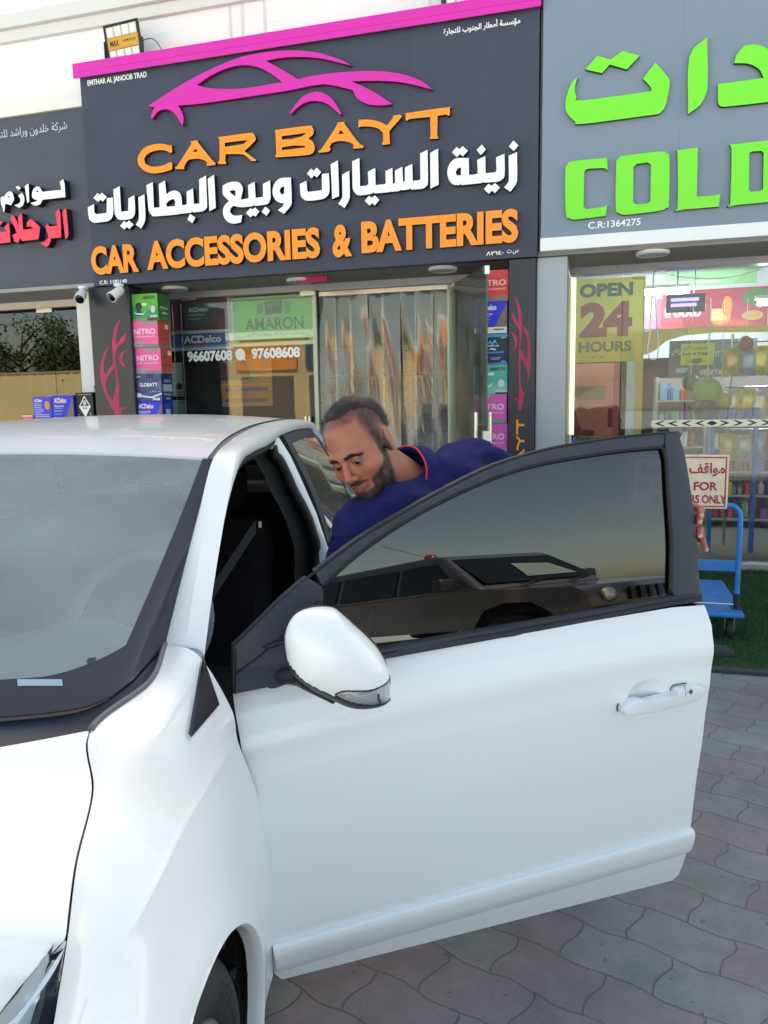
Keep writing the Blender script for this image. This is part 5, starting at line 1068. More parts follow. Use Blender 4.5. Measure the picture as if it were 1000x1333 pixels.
mirror_pair('lamp_reflector', Gc.reshape(-1, 3).tolist(), [f for q, f in enumerate(fs) if chrome_i(q//15, q % 15)], mat('lamp_chrome', (176, 180, 178), .25, metal=.7, bump=.15, bscale=70), smooth=40)
# grille between bonnet nose and bumper
V = [S_((-1.04,-.50,.645)), S_((-1.12,-.6,.67)), S_((-1.19,-.83,.69)), S_((-1.14,-.40,.60)), S_((-1.235,-.6,.588)), S_((-1.262,-.83,.582))]
a = MB(); a.add(V, [(0, 1, 4, 3), (1, 2, 5, 4)]); a.mirror_x(MID); CT.part('grille', a, M_blk)

# ---------------------------------------------------------------- windscreen, scuttle, pillars, roof
WEb, WEt = np.array([.02,-.215,1.0]), np.array([.40,-.205,1.367])
nb_, na_ = 40, 61
rows = []
for b in np.linspace(0, 1, nb_):
    e = WEb+(WEt-WEb)*b+np.array([0, 0, .006*sin(pi*b)]); r_ = []
    for t in np.linspace(-1, 1, na_):
        vv = MID+(e[1]-MID)*t; bow = 1-t*t; cb = 1-abs(t)**2.6
        # the base bows forward, the head bows forward a little less
        cc = 1-abs(t)**26; bq = (1-b)**1.0; r_.append((vv, e[0]-((.20*(1-b)**2.2*cc+.165*bq*bow)+.05*b*bow), e[2]+(-.052*(1-b)**2.2*cc)+(.024*b+.018*(1-b))*bow))
    rows.append(r_)
GWS = np.array(rows)
tt = np.linspace(-1, 1, na_); bb_ = np.linspace(0, 1, nb_)
glassF, fritF, shadeF = [], [], []
for i in range(nb_-1):
    for j in range(na_-1):
        f = (i*na_+j, i*na_+j+1, (i+1)*na_+j+1, (i+1)*na_+j); b = (bb_[i]+bb_[i+1])/2; t = abs((tt[j]+tt[j+1])/2)
        wside = .085-.045*b; low = .135+.16*max(0, t-.72)**1.3/.28
        if t > 1-wside or b < low: fritF.append(f)
        glassF.append(f)
a = MB(); a.add(GWS.reshape(-1, 3), glassF); CT.part('windscreen', a, M_wind, smooth=True)
# the black printed border sits just under the outer face; subdivide for a clean edge
def sub_sheet(G, k):
    ni, nj, _ = G.shape; return resample([list(r) for r in G], (ni-1)*k+1, (nj-1)*k+1)
GF = sub_sheet(GWS, 3); nI, nJ, _ = GF.shape; tF = np.linspace(-1, 1, nJ); bF = np.linspace(0, 1, nI)
GFo = GF.copy(); GFo[..., 1] -= .0012; GFo[..., 2] += .0012
def ws_at(t, b):
    x, y = (t+1)/2*(nJ-1), b*(nI-1); i, j = min(int(y), nI-2), min(int(x), nJ-2); fy, fx = y-i, x-j
    return (GFo[i, j]*(1-fx)+GFo[i, j+1]*fx)*(1-fy)+(GFo[i+1, j]*(1-fx)+GFo[i+1, j+1]*fx)*fy
low_ = lambda t: .088+.9*max(0, abs(t)-.72)**1.7
a = MB(); a.grid([[ws_at(t, low_(t)*k/6) for t in np.linspace(-1, 1, 181)] for k in range(7)])
for sg in (-1, 1): a.grid([[ws_at(sg*(1-(.085-.045*b)*k/4), b) for k in range(5)] for b in np.linspace(low_(.915)*.95, 1, 60)]) if False else a.grid([[ws_at(sg*(1-(.085-.045*b)*k/4), b)+np.array([0, -.0004, .0004]) for k in range(5)] for b in np.linspace(low_(.915)*.95, 1, 60)])
CT.part('frit_border', a, M_frit, smooth=True)
F = [(i*nJ+j, i*nJ+j+1, (i+1)*nJ+j+1, (i+1)*nJ+j) for i in range(int(nI*.88), nI-1) for j in range(nJ-1) if abs((tF[j]+tF[j+1])/2) < 1-.045]
GFi = GF.copy(); GFi[..., 1] += .004; GFi[..., 2] -= .004
a = MB(); a.add(GFi.reshape(-1, 3), F); CT.part('sun_shade_band', a, glass_mat('shade_band', (.5, .5, .56), .3), smooth=True, merge=1e-6)
def ws_pt(x, y, lift=.0025):
    """where a sight line meets the windscreen sheet"""
    d = np.array([ (lambda P: ((500+FOC*((P-CO)@_r)/((P-CO)@_f)-x)**2+(666.5-FOC*((P-CO)@_u)/((P-CO)@_f)-y)**2))(H0+CL*q[0]+CA*q[1]+np.array([0, 0, q[2]])) for q in GF.reshape(-1, 3)])
    q = GF.reshape(-1, 3)[np.argmin(d)]; return (q[0], q[1]-lift, q[2]+lift)
p1, p2, p3, p4 = ws_pt(22, 893), ws_pt(82, 893), ws_pt(83, 886), ws_pt(22, 887)
a = MB(); a.add([p1, p2, p3, p4], [(0, 1, 2, 3)]); CT.part('windscreen_sticker', a, mat('sticker_pale', (150, 170, 190), .4))
a = MB(); rw = random.Random(2)
for (x, y, w__, h__) in ((106,858,4,2),(113,857,14,2.5),(104,862,10,.8),(116,862,5,1),(114,865,8,.8),(116,868,9,.8),(104,868,4,4)):
    q = [ws_pt(x, y+h__, .002), ws_pt(x+w__, y+h__, .002), ws_pt(x+w__, y, .002), ws_pt(x, y, .002)]
    if len({tuple(np.round(z, 5)) for z in q}) == 4: a.add(q, [(0, 1, 2, 3)])
if a.v: CT.part('glass_marking', a, mat('etched_mark', (40, 48, 54), .5))
# scuttle panel and wiper between glass base and bonnet
base = GWS[0]; rowA = [(p[0], p[1]-.002, p[2]-.006) for p in base]
rear = []
hoodrear = resample([[S_(e) for e in [EH[0]]]*2], 2, 2) if False else None
def hood_rear(v):
    t = (v-EH[0][1])/(MID-EH[0][1]); t = min(max(t, 0), 1); return EH[0][0]+(CH[0][0]-EH[0][0])*(1-(1-t)**2.2), EH[0][2]+(CH[0][2]-EH[0][2])*(1-(1-t)**2)+.006*sin(pi*min(t/.6, 1))
rowB = []
for p in base:
    v = p[0] if p[0] > MID else 2*MID-p[0]; s, w_ = hood_rear(min(v, -.252)); rowB.append((p[0], min(s+.012, p[1]-.01), w_-.028))
a = MB(); a.grid([[tuple(np.array(x)*(1-k)+np.array(y)*k-np.array([0, 0, .012*sin(pi*k)])) for x, y in zip(rowA, rowB)] for k in (0, .25, .5, .75, 1)]); CT.part('scuttle_panel', a, mat('scuttle_plastic', (52, 58, 70), .55, var=.15, vscale=20), smooth=40)
V = []; F = []
for k, p in enumerate(rowA): V += [(p[0], p[1]+.004, p[2]+.006), (p[0], p[1]-.014, p[2]+.004)]
for k in range(len(rowA)-1): F.append((2*k, 2*k+1, 2*k+3, 2*k+2))
a = MB(); a.add(V, F); CT.part('screen_seal', a, M_rub, smooth=True)
# corner finisher where the scuttle meets the wing
q = [car_w(150, 925, .958), car_w(168, 930, .95), car_w(196, 890, .965), car_w(219, 847, .985), car_w(211, 853, .985), car_w(186, 893, .97)]
a = MB(); a.tube([GW[i, 0]+np.array([-.001, 0, .002]) for i in range(0, 51, 2)], .006, 8); CT.part('corner_finisher', a, mat('grey_finisher', (96, 100, 112), .5), smooth=True)
for i, (x0, s0) in enumerate(((-.42, 0), (-1.05, 0))):
    a = MB(); sA, wA = hood_rear(x0); a.tube([(x0, sA+.05, wA-.012), (x0-.10, sA+.02, wA+.004), (x0-.36, sA+.10 if i == 0 else sA+.13, wA+.006)], [.012, .010, .006], 8); a.lathe([(0, .012), (.018, .01), (.022, 0)], (x0, sA+.05, wA-.012), n=14)
    a.tube([(x0-.22, sA+.085, wA+.0), (x0-.62, sA+.13, wA+.012)], .006, 6); CT.part('wiper', a, mat('wiper_black', (26, 28, 34), .5), smooth=40)
# pillar + cant rail sheet, from screen edge over to the door aperture
RL = [(-.032,-.1195,.990),(.084,-.125,1.126),(.267,-.140,1.264),(.449,-.150,1.351),(.607,-.155,1.373),(.80,-.158,1.382),(1.0,-.170,1.393),(1.16,-.178,1.402),(1.6,-.19,1.408),(2.1,-.215,1.385),(2.6,-.26,1.30)]
RU = [tuple(WEb+(WEb-WEt)*.03), tuple(WEb+(WEt-WEb)*.33+[0,0,.005]), tuple(WEb+(WEt-WEb)*.68+[0,0,.005]), (.40,-.205,1.367), (.60,-.213,1.405),(.80,-.218,1.425),(1.0,-.222,1.437),(1.2,-.226,1.443),(1.6,-.235,1.445),(2.1,-.255,1.415),(2.6,-.29,1.325)]
rows = []
for l_, u_ in zip(RL, RU):
    l_, u_ = np.array(l_), np.array(u_); m1 = (l_+u_)/2; out = np.array([0, .022, .012]); rows.append([S_(u_), S_(u_*.7+l_*.3+out*.85), S_(u_*.35+l_*.65+out), S_(l_+np.array([0, .004, .0])), S_(l_+np.array([.006, -.012, -.006])), S_(l_+np.array([.012, -.045, -.012]))])
G = resample(rows, 90, 22); mirror_pair('cant_rail', G.reshape(-1, 3).tolist(), [(i*22+j, i*22+j+1, (i+1)*22+j+1, (i+1)*22+j) for i in range(89) for j in range(21)], M_paint, smooth=60)
# seal round the aperture
seal = [S_(np.array(p)+np.array([.022, -.034, -.022])) for p in RL[3:8]]
a = MB(); a.tube(crom(seal, 6), .016, 10); CT.part('aperture_seal', a, M_rub, smooth=True)
# roof skin with ditch strips
HC = [(.38,-.83,1.397),(.58,-.83,1.432),(.80,-.83,1.452),(1.0,-.83,1.464),(1.25,-.83,1.472),(1.6,-.83,1.474),(2.0,-.83,1.455),(2.35,-.83,1.405)]
HE = [(.412,-.222,1.372),(.60,-.232,1.408),(.80,-.237,1.428),(1.0,-.241,1.440),(1.25,-.245,1.446),(1.6,-.252,1.447),(2.0,-.265,1.425),(2.35,-.285,1.37)]
rows = []
for e, c in zip(HE, HC):
    e, c = np.array(e), np.array(c); rows.append([(e[1]+(c[1]-e[1])*t, e[0]+(c[0]-e[0])*(1-(1-t)**2), e[2]+(c[2]-e[2])*(1-(1-t)**2.2)) for t in (0, .06, .2, .45, .7, 1)])
G = resample(rows, 60, 30); a = MB(); a.grid(G); a.mirror_x(MID); CT.part('roof', a, M_paint, smooth=True, merge=.0005)
fr = G[0]; V = []; F = []
for p in fr: V += [tuple(p), (p[0], p[1]-.004, p[2]-.008)]
for k in range(len(fr)-1): F.append((2*k, 2*k+1, 2*k+3, 2*k+2))
a = MB(); a.add(V, F); a.mirror_x(MID); CT.part('roof_lip', a, M_paint)
V = []; F = []
for p in fr: V += [(p[0], p[1]-.001, p[2]-.0085), (p[0], p[1]-.010, p[2]-.014)]
for k in range(len(fr)-1): F.append((2*k, 2*k+1, 2*k+3, 2*k+2))
a = MB(); a.add(V, F); a.mirror_x(MID); CT.part('header_seal', a, M_rub)
ed = G[:, 0]; ru = np.array([S_(p) for p in RU[3:]]); V = []; F = []
eu = resample([list(ru), list(ru)], 2, 60)[0]
for p in ed:
    k = np.argmin(np.abs(eu[:, 1]-p[1])); q = eu[k]; V += [(p[0]-.003, p[1], p[2]-.004), ((p[0]+q[0])/2, p[1], (p[2]+q[2])/2-.003), (q[0]+.004, p[1], q[2]-.002)]
for k in range(len(ed)-1):
    for j in (0, 1): F.append((3*k+j, 3*k+j+1, 3*(k+1)+j+1, 3*(k+1)+j))
mirror_pair('roof_ditch_strip', V, F, mat('ditch_grey', (92, 98, 112), .5), smooth=True)
# ---------------------------------------------------------------- body side behind the door
zs = lambda s: .995+.035*min(max((s-1.1)/1.4, 0), 1)
def side_v(s, w_):
    t = (w_-.24)/(zs(s)-.24)*(.945-.24)+.24
    return (voff(min(t, .944))+.022*min(max((s-1.0)/.15, 0), 1))-.10*max(0, (s-2.35)/.75)**2
ss = np.concatenate([np.linspace(1.165, 1.75, 14), np.linspace(1.77, 2.45, 60), np.linspace(2.47, 3.05, 24)])
G = np.array([[(side_v(s, .22+(zs(s)-.22)*k/49), s, .22+(zs(s)-.22)*k/49) for k in range(50)] for s in ss])
V, F = cut_arch(G, 2.11, ARC_W, ARC_R); mirror_pair('body_side', V, F, M_paint, smooth=50)
lip(2.11, ARC_W, ARC_R, lambda s, w_: side_v(s, w_))
def closed_side(s, w_): return voff(w_*.94 if w_ < .97 else w_-.045)
# right-hand front door (closed) and its dark glass
G = np.array([[(2*MID-side_v(s, .22+(zs(s)-.22)*k/29), s, .22+(zs(s)-.22)*k/29) for k in range(30)] for s in np.linspace(0.0, 1.16, 20)])
a = MB(); a.grid(G, flip=True); CT.part('right_door', a, M_paint, smooth=True)
# B pillar: white strip, dark seal, then the rear door's black sash
nP_ = 12
lp = [(352.7,582.6),(361,590),(369,600),(378,618),(387,639),(397,657),(405.6,675.7),(411,692),(416,710),(416,745)]; rp = [(362,567.6),(370,580),(378,593),(387,612),(396,632),(404,650),(412.5,669),(419,689),(426,710),(434,745)]
V = []; 
for k, (l_, r_) in enumerate(zip(lp, rp)):
    q = k/(len(lp)-1); A_ = car_s(*l_, 1.07+.06*q); B_ = car_s(*r_, 1.15+.01*q); V += [tuple(A_+np.array([-.03, .02, 0])), tuple(A_), tuple(B_)]
V += [(V[-3][0], 1.13, .3), (V[-2][0]+.02, 1.13, .3), (V[-1][0]+.02, 1.165, .3)]
F = [(3*k+j, 3*k+j+1, 3*k+4+j, 3*k+3+j) for k in range(len(V)//3-1) for j in (0, 1)]
mirror_pair('b_pillar', V, F, M_paint, smooth=True)
pl_ = [tuple(np.array(V[3*k])+np.array([.016, -.016, 0])) for k in range(len(lp))]
a = MB(); a.tube([seal_p for seal_p in crom([crom(seal, 6)[-1]]+pl_[1:]+[(pl_[-1][0], 1.10, .3)], 4)], .018, 10); CT.part('aperture_seal', a, M_rub, smooth=True)
a = MB(); G = [[tuple(np.array(V[3*k])+np.array([-.0, .0, 0])), tuple(np.array(V[3*k])+np.array([-.05, -.07, 0]))] for k in range(len(V)//3)]; a.grid(G); CT.part('pillar_trim', a, M_cab)
# rear door window: sash frame and dark glass
def gh(s, b):   # greenhouse sheet between belt and cant rail
    l_ = np.array([np.interp(s, [p[0] for p in RL], [p[1] for p in RL]), s, np.interp(s, [p[0] for p in RL], [p[2] for p in RL])-.004])
    w0 = zs(s)+.002; v0 = side_v(s, zs(s))-.004; P0 = np.array([v0, s, w0]); return P0+(l_-P0)*b+np.array([.018*sin(pi*b), 0, 0])
s_at = lambda b, s: s+(1.163-1.165)*0+(1-b)*0.0
gsS = np.linspace(1.165, 2.62, 50); bsS = np.linspace(0, 1, 24)
Gg = np.array([[gh(s, b) for b in bsS] for s in gsS]); ni, nj = len(gsS), len(bsS); fg, ff, fw = [], [], []
for i in range(ni-1):
    for j in range(nj-1):
        s, b = (gsS[i]+gsS[i+1])/2, (bsS[j]+bsS[j+1])/2; f = (i*nj+j, i*nj+j+1, (i+1)*nj+j+1, (i+1)*nj+j); rear_l = 2.45-.42*b
        if s > rear_l: fw.append(f)
        elif s < 1.24 or b < .07 or b > .90 or abs(s-2.02) < .02 or s > rear_l-.04: ff.append(f)
        else: fg.append(f)
V = Gg.reshape(-1, 3).tolist(); fg1 = [f for f in fg if f[0] < nj*int(np.argmax(gsS > 2.0))]; fg2 = [f for f in fg if f not in set(fg1)]; mirror_pair('rear_side_glass', V, fg1, M_tint, smooth=True); mirror_pair('quarter_glass', V, fg2, M_tint, smooth=True); mirror_pair('rear_sash', [(p[0]+.002, p[1], p[2]) for p in V], ff, M_frame, smooth=True); mirror_pair('rear_pillar', V, fw, M_paint, smooth=True)
V = []; F = []
for k, b in enumerate(np.linspace(0, 1, 14)): p = gh(1.165, b); V += [(p[0]+.002, 1.165, p[2]), (p[0]-.03, 1.160, p[2])]
F = [(2*k, 2*k+1, 2*k+3, 2*k+2) for k in range(13)]; mirror_pair('sash_edge', V, F, M_rub)
V = [(side_v(1.165, w_), 1.165, w_) for w_ in np.linspace(.24, zs(1.165), 14)]; V2 = [(v-.04, 1.160, w_) for v, s, w_ in V]
mirror_pair('rear_door_edge', V+V2, [(k, k+1, 15+k, 14+k) for k in range(13)], M_paint)
for s0, s1 in ((1.17, 2.4),):
    a = MB(); 
    P0 = [(side_v(s, zs(s))+.004, s, zs(s)+.003) for s in np.linspace(s0, s1, 12)]; a.tube(P0, .009, 8); CT.part('belt_moulding', a, M_frame, smooth=True)
# right front window
a = MB(); G = [[(2*MID-(gh(s, b)[0] if s > 1.0 else voff(.95+.42*b)), s, .95+.42*b) for b in np.linspace(0, max(.03, min(.97, (s-.0)/.48)), 12)] for s in np.linspace(.0, 1.16, 24)]; a.grid(G); CT.part('right_window', a, M_tint, smooth=True)
# rear end: back glass, boot and tail
rr1 = [(HE[-1][1], HE[-1][0], HE[-1][2]), (-.83, 2.36, 1.404)]; 
def sheet(name, A_, B_, mt, n=14):
    a = MB(); G = []
    for k in np.linspace(0, 1, 6):
        G.append([(MID+(A_[0]-MID)*t*(1-k)+(B_[0]-MID)*t*k, (A_[1]+A_[3]*(1-t*t))*(1-k)+(B_[1]+B_[3]*(1-t*t))*k, (A_[2]+A_[4]*(1-t*t))*(1-k)+(B_[2]+B_[4]*(1-t*t))*k) for t in np.linspace(-1, 1, n)])
    a.grid(G); CT.part(name, a, mt, smooth=True)
sheet('rear_glass', (-.285, 2.352, 1.368, .03, .032), (-.24, 2.78, 1.06, .06, .02), M_tint)
sheet('boot_lid', (-.235, 2.782, 1.056, .06, .02), (-.20, 3.03, 1.03, .06, .01), M_paint)
sheet('boot_face', (-.20, 3.032, 1.028, .06, .01), (-.16, 3.06, .62, .06, 0), M_paint)
sheet('rear_bumper', (-.155, 3.062, .618, .06, 0), (-.16, 3.04, .24, .06, 0), M_paint)
V = [gh(2.62, 0), gh(2.62, 1), (-.285, 2.36, 1.368), (-.24, 2.78, 1.058), (-.235, 3.03, 1.03), (side_v(3.05, zs(3.05)), 3.05, zs(3.05)-.0)]
mirror_pair('rear_quarter', [tuple(map(float, p)) for p in V], [(0, 1, 2, 3), (0, 3, 4, 5)], M_paint)
V = [(side_v(3.05, w_), 3.05, w_) for w_ in np.linspace(.24, 1.02, 12)]; V2 = [(-.18, 3.05, w_) for w_ in np.linspace(.24, 1.02, 12)]
mirror_pair('tail_corner', V+V2, [(k, k+1, 13+k, 12+k) for k in range(11)], M_paint)
# ---------------------------------------------------------------- wheels
def wheel(cs, side):
    x0 = -.028 if side > 0 else 2*MID+.028; sg = 1 if side > 0 else -1; R = .287; prof = []
    c = (x0, cs, R); ax = (sg, 0, 0)
    a = MB(); a.lathe([(.19, -.02), (.205, -.004), (.235, .004), (.262, .0), (.281, -.014), (.293, -.030), (R, -.046), (R, -.16), (.293, -.176), (.26, -.19), (.19, -.18)], c, ax, 96)
    ty = CT.part('tyre', a, mat('tyre_rubber', (44, 44, 48), .75, var=.12, vscale=30, bump=.2, bscale=120), smooth=50)
    a = MB()
    for k in range(72):
        th = 2*pi*k/72; e1 = np.array([0, cos(th), sin(th)]); e2 = np.array([0, -sin(th), cos(th)])
        for q0, q1, sk in ((-.030, -.066, .010), (-.072, -.10, -.008), (-.106, -.134, .008), (-.14, -.176, -.010)):
            A0 = np.array(c)+np.array(ax)*q0+e1*(R-.004)-e2*(.0095+sk*.3); pts = []
            for (q, de) in ((q0, -.0095), (q0, .0085), (q1, .0085+sk), (q1, -.0095+sk)): pts.append(np.array(c)+np.array(ax)*q+e2*de)
            V = [p+e1*sqrt(max(0, (R-.003-(.008 if abs(q0+.048) < .02 and i in (0, 1) else 0))**2)) for i, p in enumerate(pts)]+[p+e1*(R+.006-(.010 if q0 > -.04 and i in (0, 1) else 0)) for i, p in enumerate(pts)]
            a.add(V, [(4, 5, 6, 7), (0, 1, 5, 4), (1, 2, 6, 5), (2, 3, 7, 6), (3, 0, 4, 7)])
    CT.part('tread', a, mat('tyre_rubber', (44, 44, 48), .75), parent=ty)
    a = MB()
    for s in range(40):
        th = 2*pi*s/40; 
        if s % 10 < 6: 
            for dth in (0, .07): 
                q = [(np.array(c)+np.array(ax)*.0045+(r_)*np.array([0, cos(th+d_), sin(th+d_)])) for r_, d_ in ((.222, dth), (.222, dth+.03), (.25, dth+.03), (.25, dth))]; a.add(q, [(0, 1, 2, 3)])
    CT.part('sidewall_mark', a, mat('tyre_mark', (62, 62, 66), .7), parent=ty)
    a = MB(); a.lathe([(.192, -.17), (.192, -.012), (.186, -.004), (.178, -.012), (.17, -.05)], c, ax, 64); rim = CT.part('rim', a, mat('rim_silver', (176, 178, 182), .3, metal=.7), smooth=50)
    a = MB()
    for k in range(7):
        th = 2*pi*k/7; e1 = np.array([0, cos(th), sin(th)]); e2 = np.array([0, -sin(th), cos(th)]); A_ = np.array(ax); C_ = np.array(c)
        a.add([C_+A_*-.02+e1*.04-e2*.03, C_+A_*-.02+e1*.04+e2*.03, C_+A_*-.012+e1*.18+e2*.02, C_+A_*-.012+e1*.18-e2*.02, C_-A_*.05+e1*.04-e2*.03, C_-A_*.05+e1*.04+e2*.03, C_-A_*.05+e1*.18+e2*.02, C_-A_*.05+e1*.18-e2*.02], [(0, 1, 2, 3), (0, 3, 7, 4), (1, 5, 6, 2)])
    a.lathe([(0, -.008), (.05, -.012), (.055, -.03)], c, ax, 20); CT.part('wheel_cover', a, mat('rim_silver', (176, 178, 182), .3, metal=.7), parent=rim, smooth=30)
wheel(ARC_S, 1); wheel(ARC_S, -1); wheel(2.11, 1); wheel(2.11, -1)
# ---------------------------------------------------------------- cabin and underside
a = MB(); a.box(-1.62, -.10, .19, -.06, 2.95, .21); a.box(-1.30, -1.15, .19, -.36, -.10, .21); a.box(-1.30, -.80, .21, -.36, -.12, .60); CT.part('underbody', a, M_void)
a = MB(); a.box(-1.60, -.09, .215, -.10, -.02, .93); a.box(-1.60, 0, .22, -.06, 2.4, .24); a.box(-1.6, 2.4, .22, -.08, 2.42, 1.0); a.box(-1.6, 2.36, .98, -.08, 2.78, .995); CT.part('cabin_shell', a, M_cab)
a = MB(); G = [[tuple(np.array(p)-np.array([0, 0, .018])) for p in row] for row in resample(rows[:], 20, 12)] if False else None
rowsR = []
for e, c in zip(HE, HC): rowsR.append([(MID+(e[1]-MID)*t, e[0]*abs(t)+c[0]*(1-abs(t)), (e[2]+(c[2]-e[2])*(1-t*t))-.03) for t in np.linspace(-1, 1, 12)])
a.grid(rowsR); CT.part('headlining', a, mat('headlining', (60, 60, 62), .9))
# rocker under the door
a = MB(); a.box(-.14, 0.012, .20, -.05, 1.16, .36); CT.part('sill', a, M_paint, bev=.01); a = MB(); a.box(-.17, .01, .36, -.08, 1.15, .372); CT.part('sill_trim', a, M_cab)
# dash, binnacle, steering wheel
rowsD = []
for t in np.linspace(-1, 1, 41):
    v = MID+.60*t; k = int(round((t+1)/2*(na_-1))); f0 = GWS[2, k]; hump = .05*math.exp(-((v+.44)/.17)**2)
    rowsD.append([(v, f0[1]+.03, f0[2]-.03), (v, f0[1]+.14, f0[2]-.015+hump*.3), (v, .06+.0, 1.0-.03+hump), (v, .16, .985-.03+hump*1.15), (v, .22, .95-.04+hump*.7), (v, .25, .84), (v, .22, .55)])
G = resample(rowsD, 60, 24); a = MB(); a.grid(G); CT.part('dashboard', a, M_dash, smooth=True)
def ring(c, R, r, tilt, n=48):
    pts = []
    for k in range(n+1): t = 2*pi*k/n; pts.append((c[0]+R*cos(t), c[1]+R*sin(t)*sin(tilt), c[2]+R*sin(t)*cos(tilt)))
    return pts
cw_ = (-.43, .42, .93); tl_ = radians(26)
a = MB(); a.tube(ring(cw_, .185, .015, tl_), .0155, 10, caps=False); wh = CT.part('steering_wheel', a, mat('wheel_grey', (150, 158, 164), .5), smooth=True)
a = MB(); a.box(-.48, .38, .90, -.38, .43, .99); 
for dx, dz in ((-.17, .0), (.17, .0), (0, -.16)): a.tube([(cw_[0], cw_[1], cw_[2]), (cw_[0]+dx, cw_[1]+dz*sin(tl_), cw_[2]+dz*cos(tl_))], .016, 8)
CT.part('wheel_hub', a, M_cab, parent=wh, bev=.01)
def seat(v0, v1, s0, name='seat'):
    vc = (v0+v1)/2
    def block(c0, c1, tilt, pv):
        a = MB(); n = 12; lo, hi = np.array(c0), np.array(c1)
        g = []
        a.lathe([(0, 0)], (0, 0, 0), n=3) if False else None
        a.box(*lo, *hi)
        def rot(p): y, z = p[1]-pv[0], p[2]-pv[1]; return (p[0], pv[0]+y*cos(tilt)-z*sin(tilt), pv[1]+y*sin(tilt)+z*cos(tilt))
        return a.mapped(rot)
    b1 = CT.part('seat_cushion', block((v0, s0, .42), (v1, s0+.5, .56), radians(6), (s0, .5)), M_seat, bev=.05)
    CT.part('seat_back', block((v0+.01, s0+.44, .52), (v1-.01, s0+.57, 1.12), radians(-14), (s0+.5, .5)), M_seat, parent=b1, bev=.05)
    CT.part('head_restraint', block((vc-.12, s0+.46, 1.15), (vc+.12, s0+.55, 1.32), radians(-14), (s0+.5, .5)), M_seat, parent=b1, bev=.04)
seat(-.68, -.22, .55); seat(-1.44, -.98, .55)
a = MB(); a.box(-1.45, 1.45, .42, -.21, 1.95, .56); a.box(-1.45, 1.93, .5, -.21, 2.06, 1.10); CT.part('rear_bench', a, M_seat, bev=.05)
A_, B_ = car_s(333, 685, .95), car_s(272, 778, .55)
a = MB(); w2 = np.array([.0, .0, .022]); a.add([A_-w2, A_+w2, B_+w2, B_-w2], [(0, 1, 2, 3)]); CT.part('seat_belt', a, mat('belt_grey', (34, 35, 40), .8))
q = car_s(338, 684, .96); a = MB(); a.box(q[0]-.004, q[1], q[2]-.008, q[0]+.004, q[1]+.01, q[2]+.012); CT.part('belt_clip', a, M_plwhite)
# pillar foot: black triangular finisher where the mirror sail of the door closes
bm_ = bmesh.new(); 
from mathutils.bvhtree import BVHTree
ob_w = [o for o in CT.o.children if o.name.startswith('front_wing')][0]
bv = BVHTree.FromPolygons([Vector((v.co.x+CT.base[0], v.co.y+CT.base[1], v.co.z)) for v in ob_w.data.vertices], [tuple(p.vertices) for p in ob_w.data.polygons])
cam_l = Vector(((CO-H0)@CL, (CO-H0)@CA, CO[2]))
def on_wing(x, y, lift=.003):
    r = ray(x, y); d = Vector((r@CL, r@CA, r[2])).normalized(); h = bv.ray_cast(cam_l, d)
    if h[0] is None: return None
    return np.array(h[0]-d*lift)
def tri_patch(px, k=10, lift=.003):
    A, B, C = (np.array(p, float) for p in px); V = []; idx = {}; F = []
    for i in range(k+1):
        for j in range(k+1-i): idx[i, j] = len(V); p = A+(B-A)*i/k+(C-A)*j/k; h = on_wing(p[0], p[1], lift); V.append(h if h is not None else car_v(p[0], p[1], -.05))
    for i in range(k):
        for j in range(k-i):
            F.append((idx[i, j], idx[i+1, j], idx[i, j+1]))
            if j < k-i-1: F.append((idx[i+1, j], idx[i+1, j+1], idx[i, j+1]))
    return V, F
V, F = tri_patch([(249, 960), (264, 852), (286, 917)], 12, .004); a = MB(); a.add(V, F); V, F = tri_patch([(245.5, 955), (263, 851), (249.5, 960)], 8, .012); a.add(V, F, 1); V, F = tri_patch([(249, 960), (263, 851), (252, 950)], 6, .009); a.add(V, F, 1)
CT.part('pillar_finisher', a, [M_blk, mat('finisher_edge', (44, 52, 74), .4)], smooth=True)
bm_.free()

# ---------------------------------------------------------------- the open front left door
class DoorFrame:
    def __init__(s):
        s.o = bpy.data.objects.new('door', None)
DOOR_ROT = -(TD-TH)
def dpart(name, mb, mats, parent=None, smooth=False, bev=0, merge=0.0):
    o = bpy.data.objects.new(name, mb.mesh(name, mats, (0, 0, 0), smooth, merge)); COL.objects.link(o); o.parent = parent or DOOR
    if bev: bevel(o, bev)
    return o
belt_s, belt_w = [-.062, .14, .283, .679, 1.068, 1.163], [.897, .918, .930, .950, .967, .963]
wb = lambda s: float(np.interp(s, belt_s, belt_w))
s1_w, s1_s = [.194, .212, .25, .374, .496, .685, .845, .91, .955, .985], [1.10, 1.115, 1.118, 1.118, 1.124, 1.142, 1.165, 1.172, 1.170, 1.160]
def s1(w_): return float(np.interp(w_, s1_w, s1_s))
def s0(w_): return float(np.interp(w_, [.195, .225, .33, .5, .7, .86, .95], [.02, .0, -.012, -.03, -.045, -.06, -.062]))
HX, HW = .968, .752
def skin(s, w_, z):     # z: belt height at this s
    t = (w_-.195)/(z-.195)*(.945-.195)+.195
    v = voff(min(t, .944))
    # scoop behind the handle
    d = ((s-HX+.012)/.062)**2+((w_-HW-.004)/.047)**2
    v -= .020*max(0, 1-d)**1.2 if d < 1 else 0
    # soft feature line under the belt
    v += .004*math.exp(-((w_-(z-.115))/.03)**2)
    return v
nS, nW = 170, 150; G = np.empty((nS, nW, 3))
for i in range(nS):
    for j in range(nW):
        a_, b_ = i/(nS-1), j/(nW-1); w_ = .195+b_*(.985-.195)
        for _ in range(3):
            s = s0(w_)+a_*(s1(w_)-s0(w_)); z = wb(s); w_ = .195+b_*(z-.195)
        G[i, j] = (skin(s, w_, z), s, w_)
a = MB(); a.grid(G); 
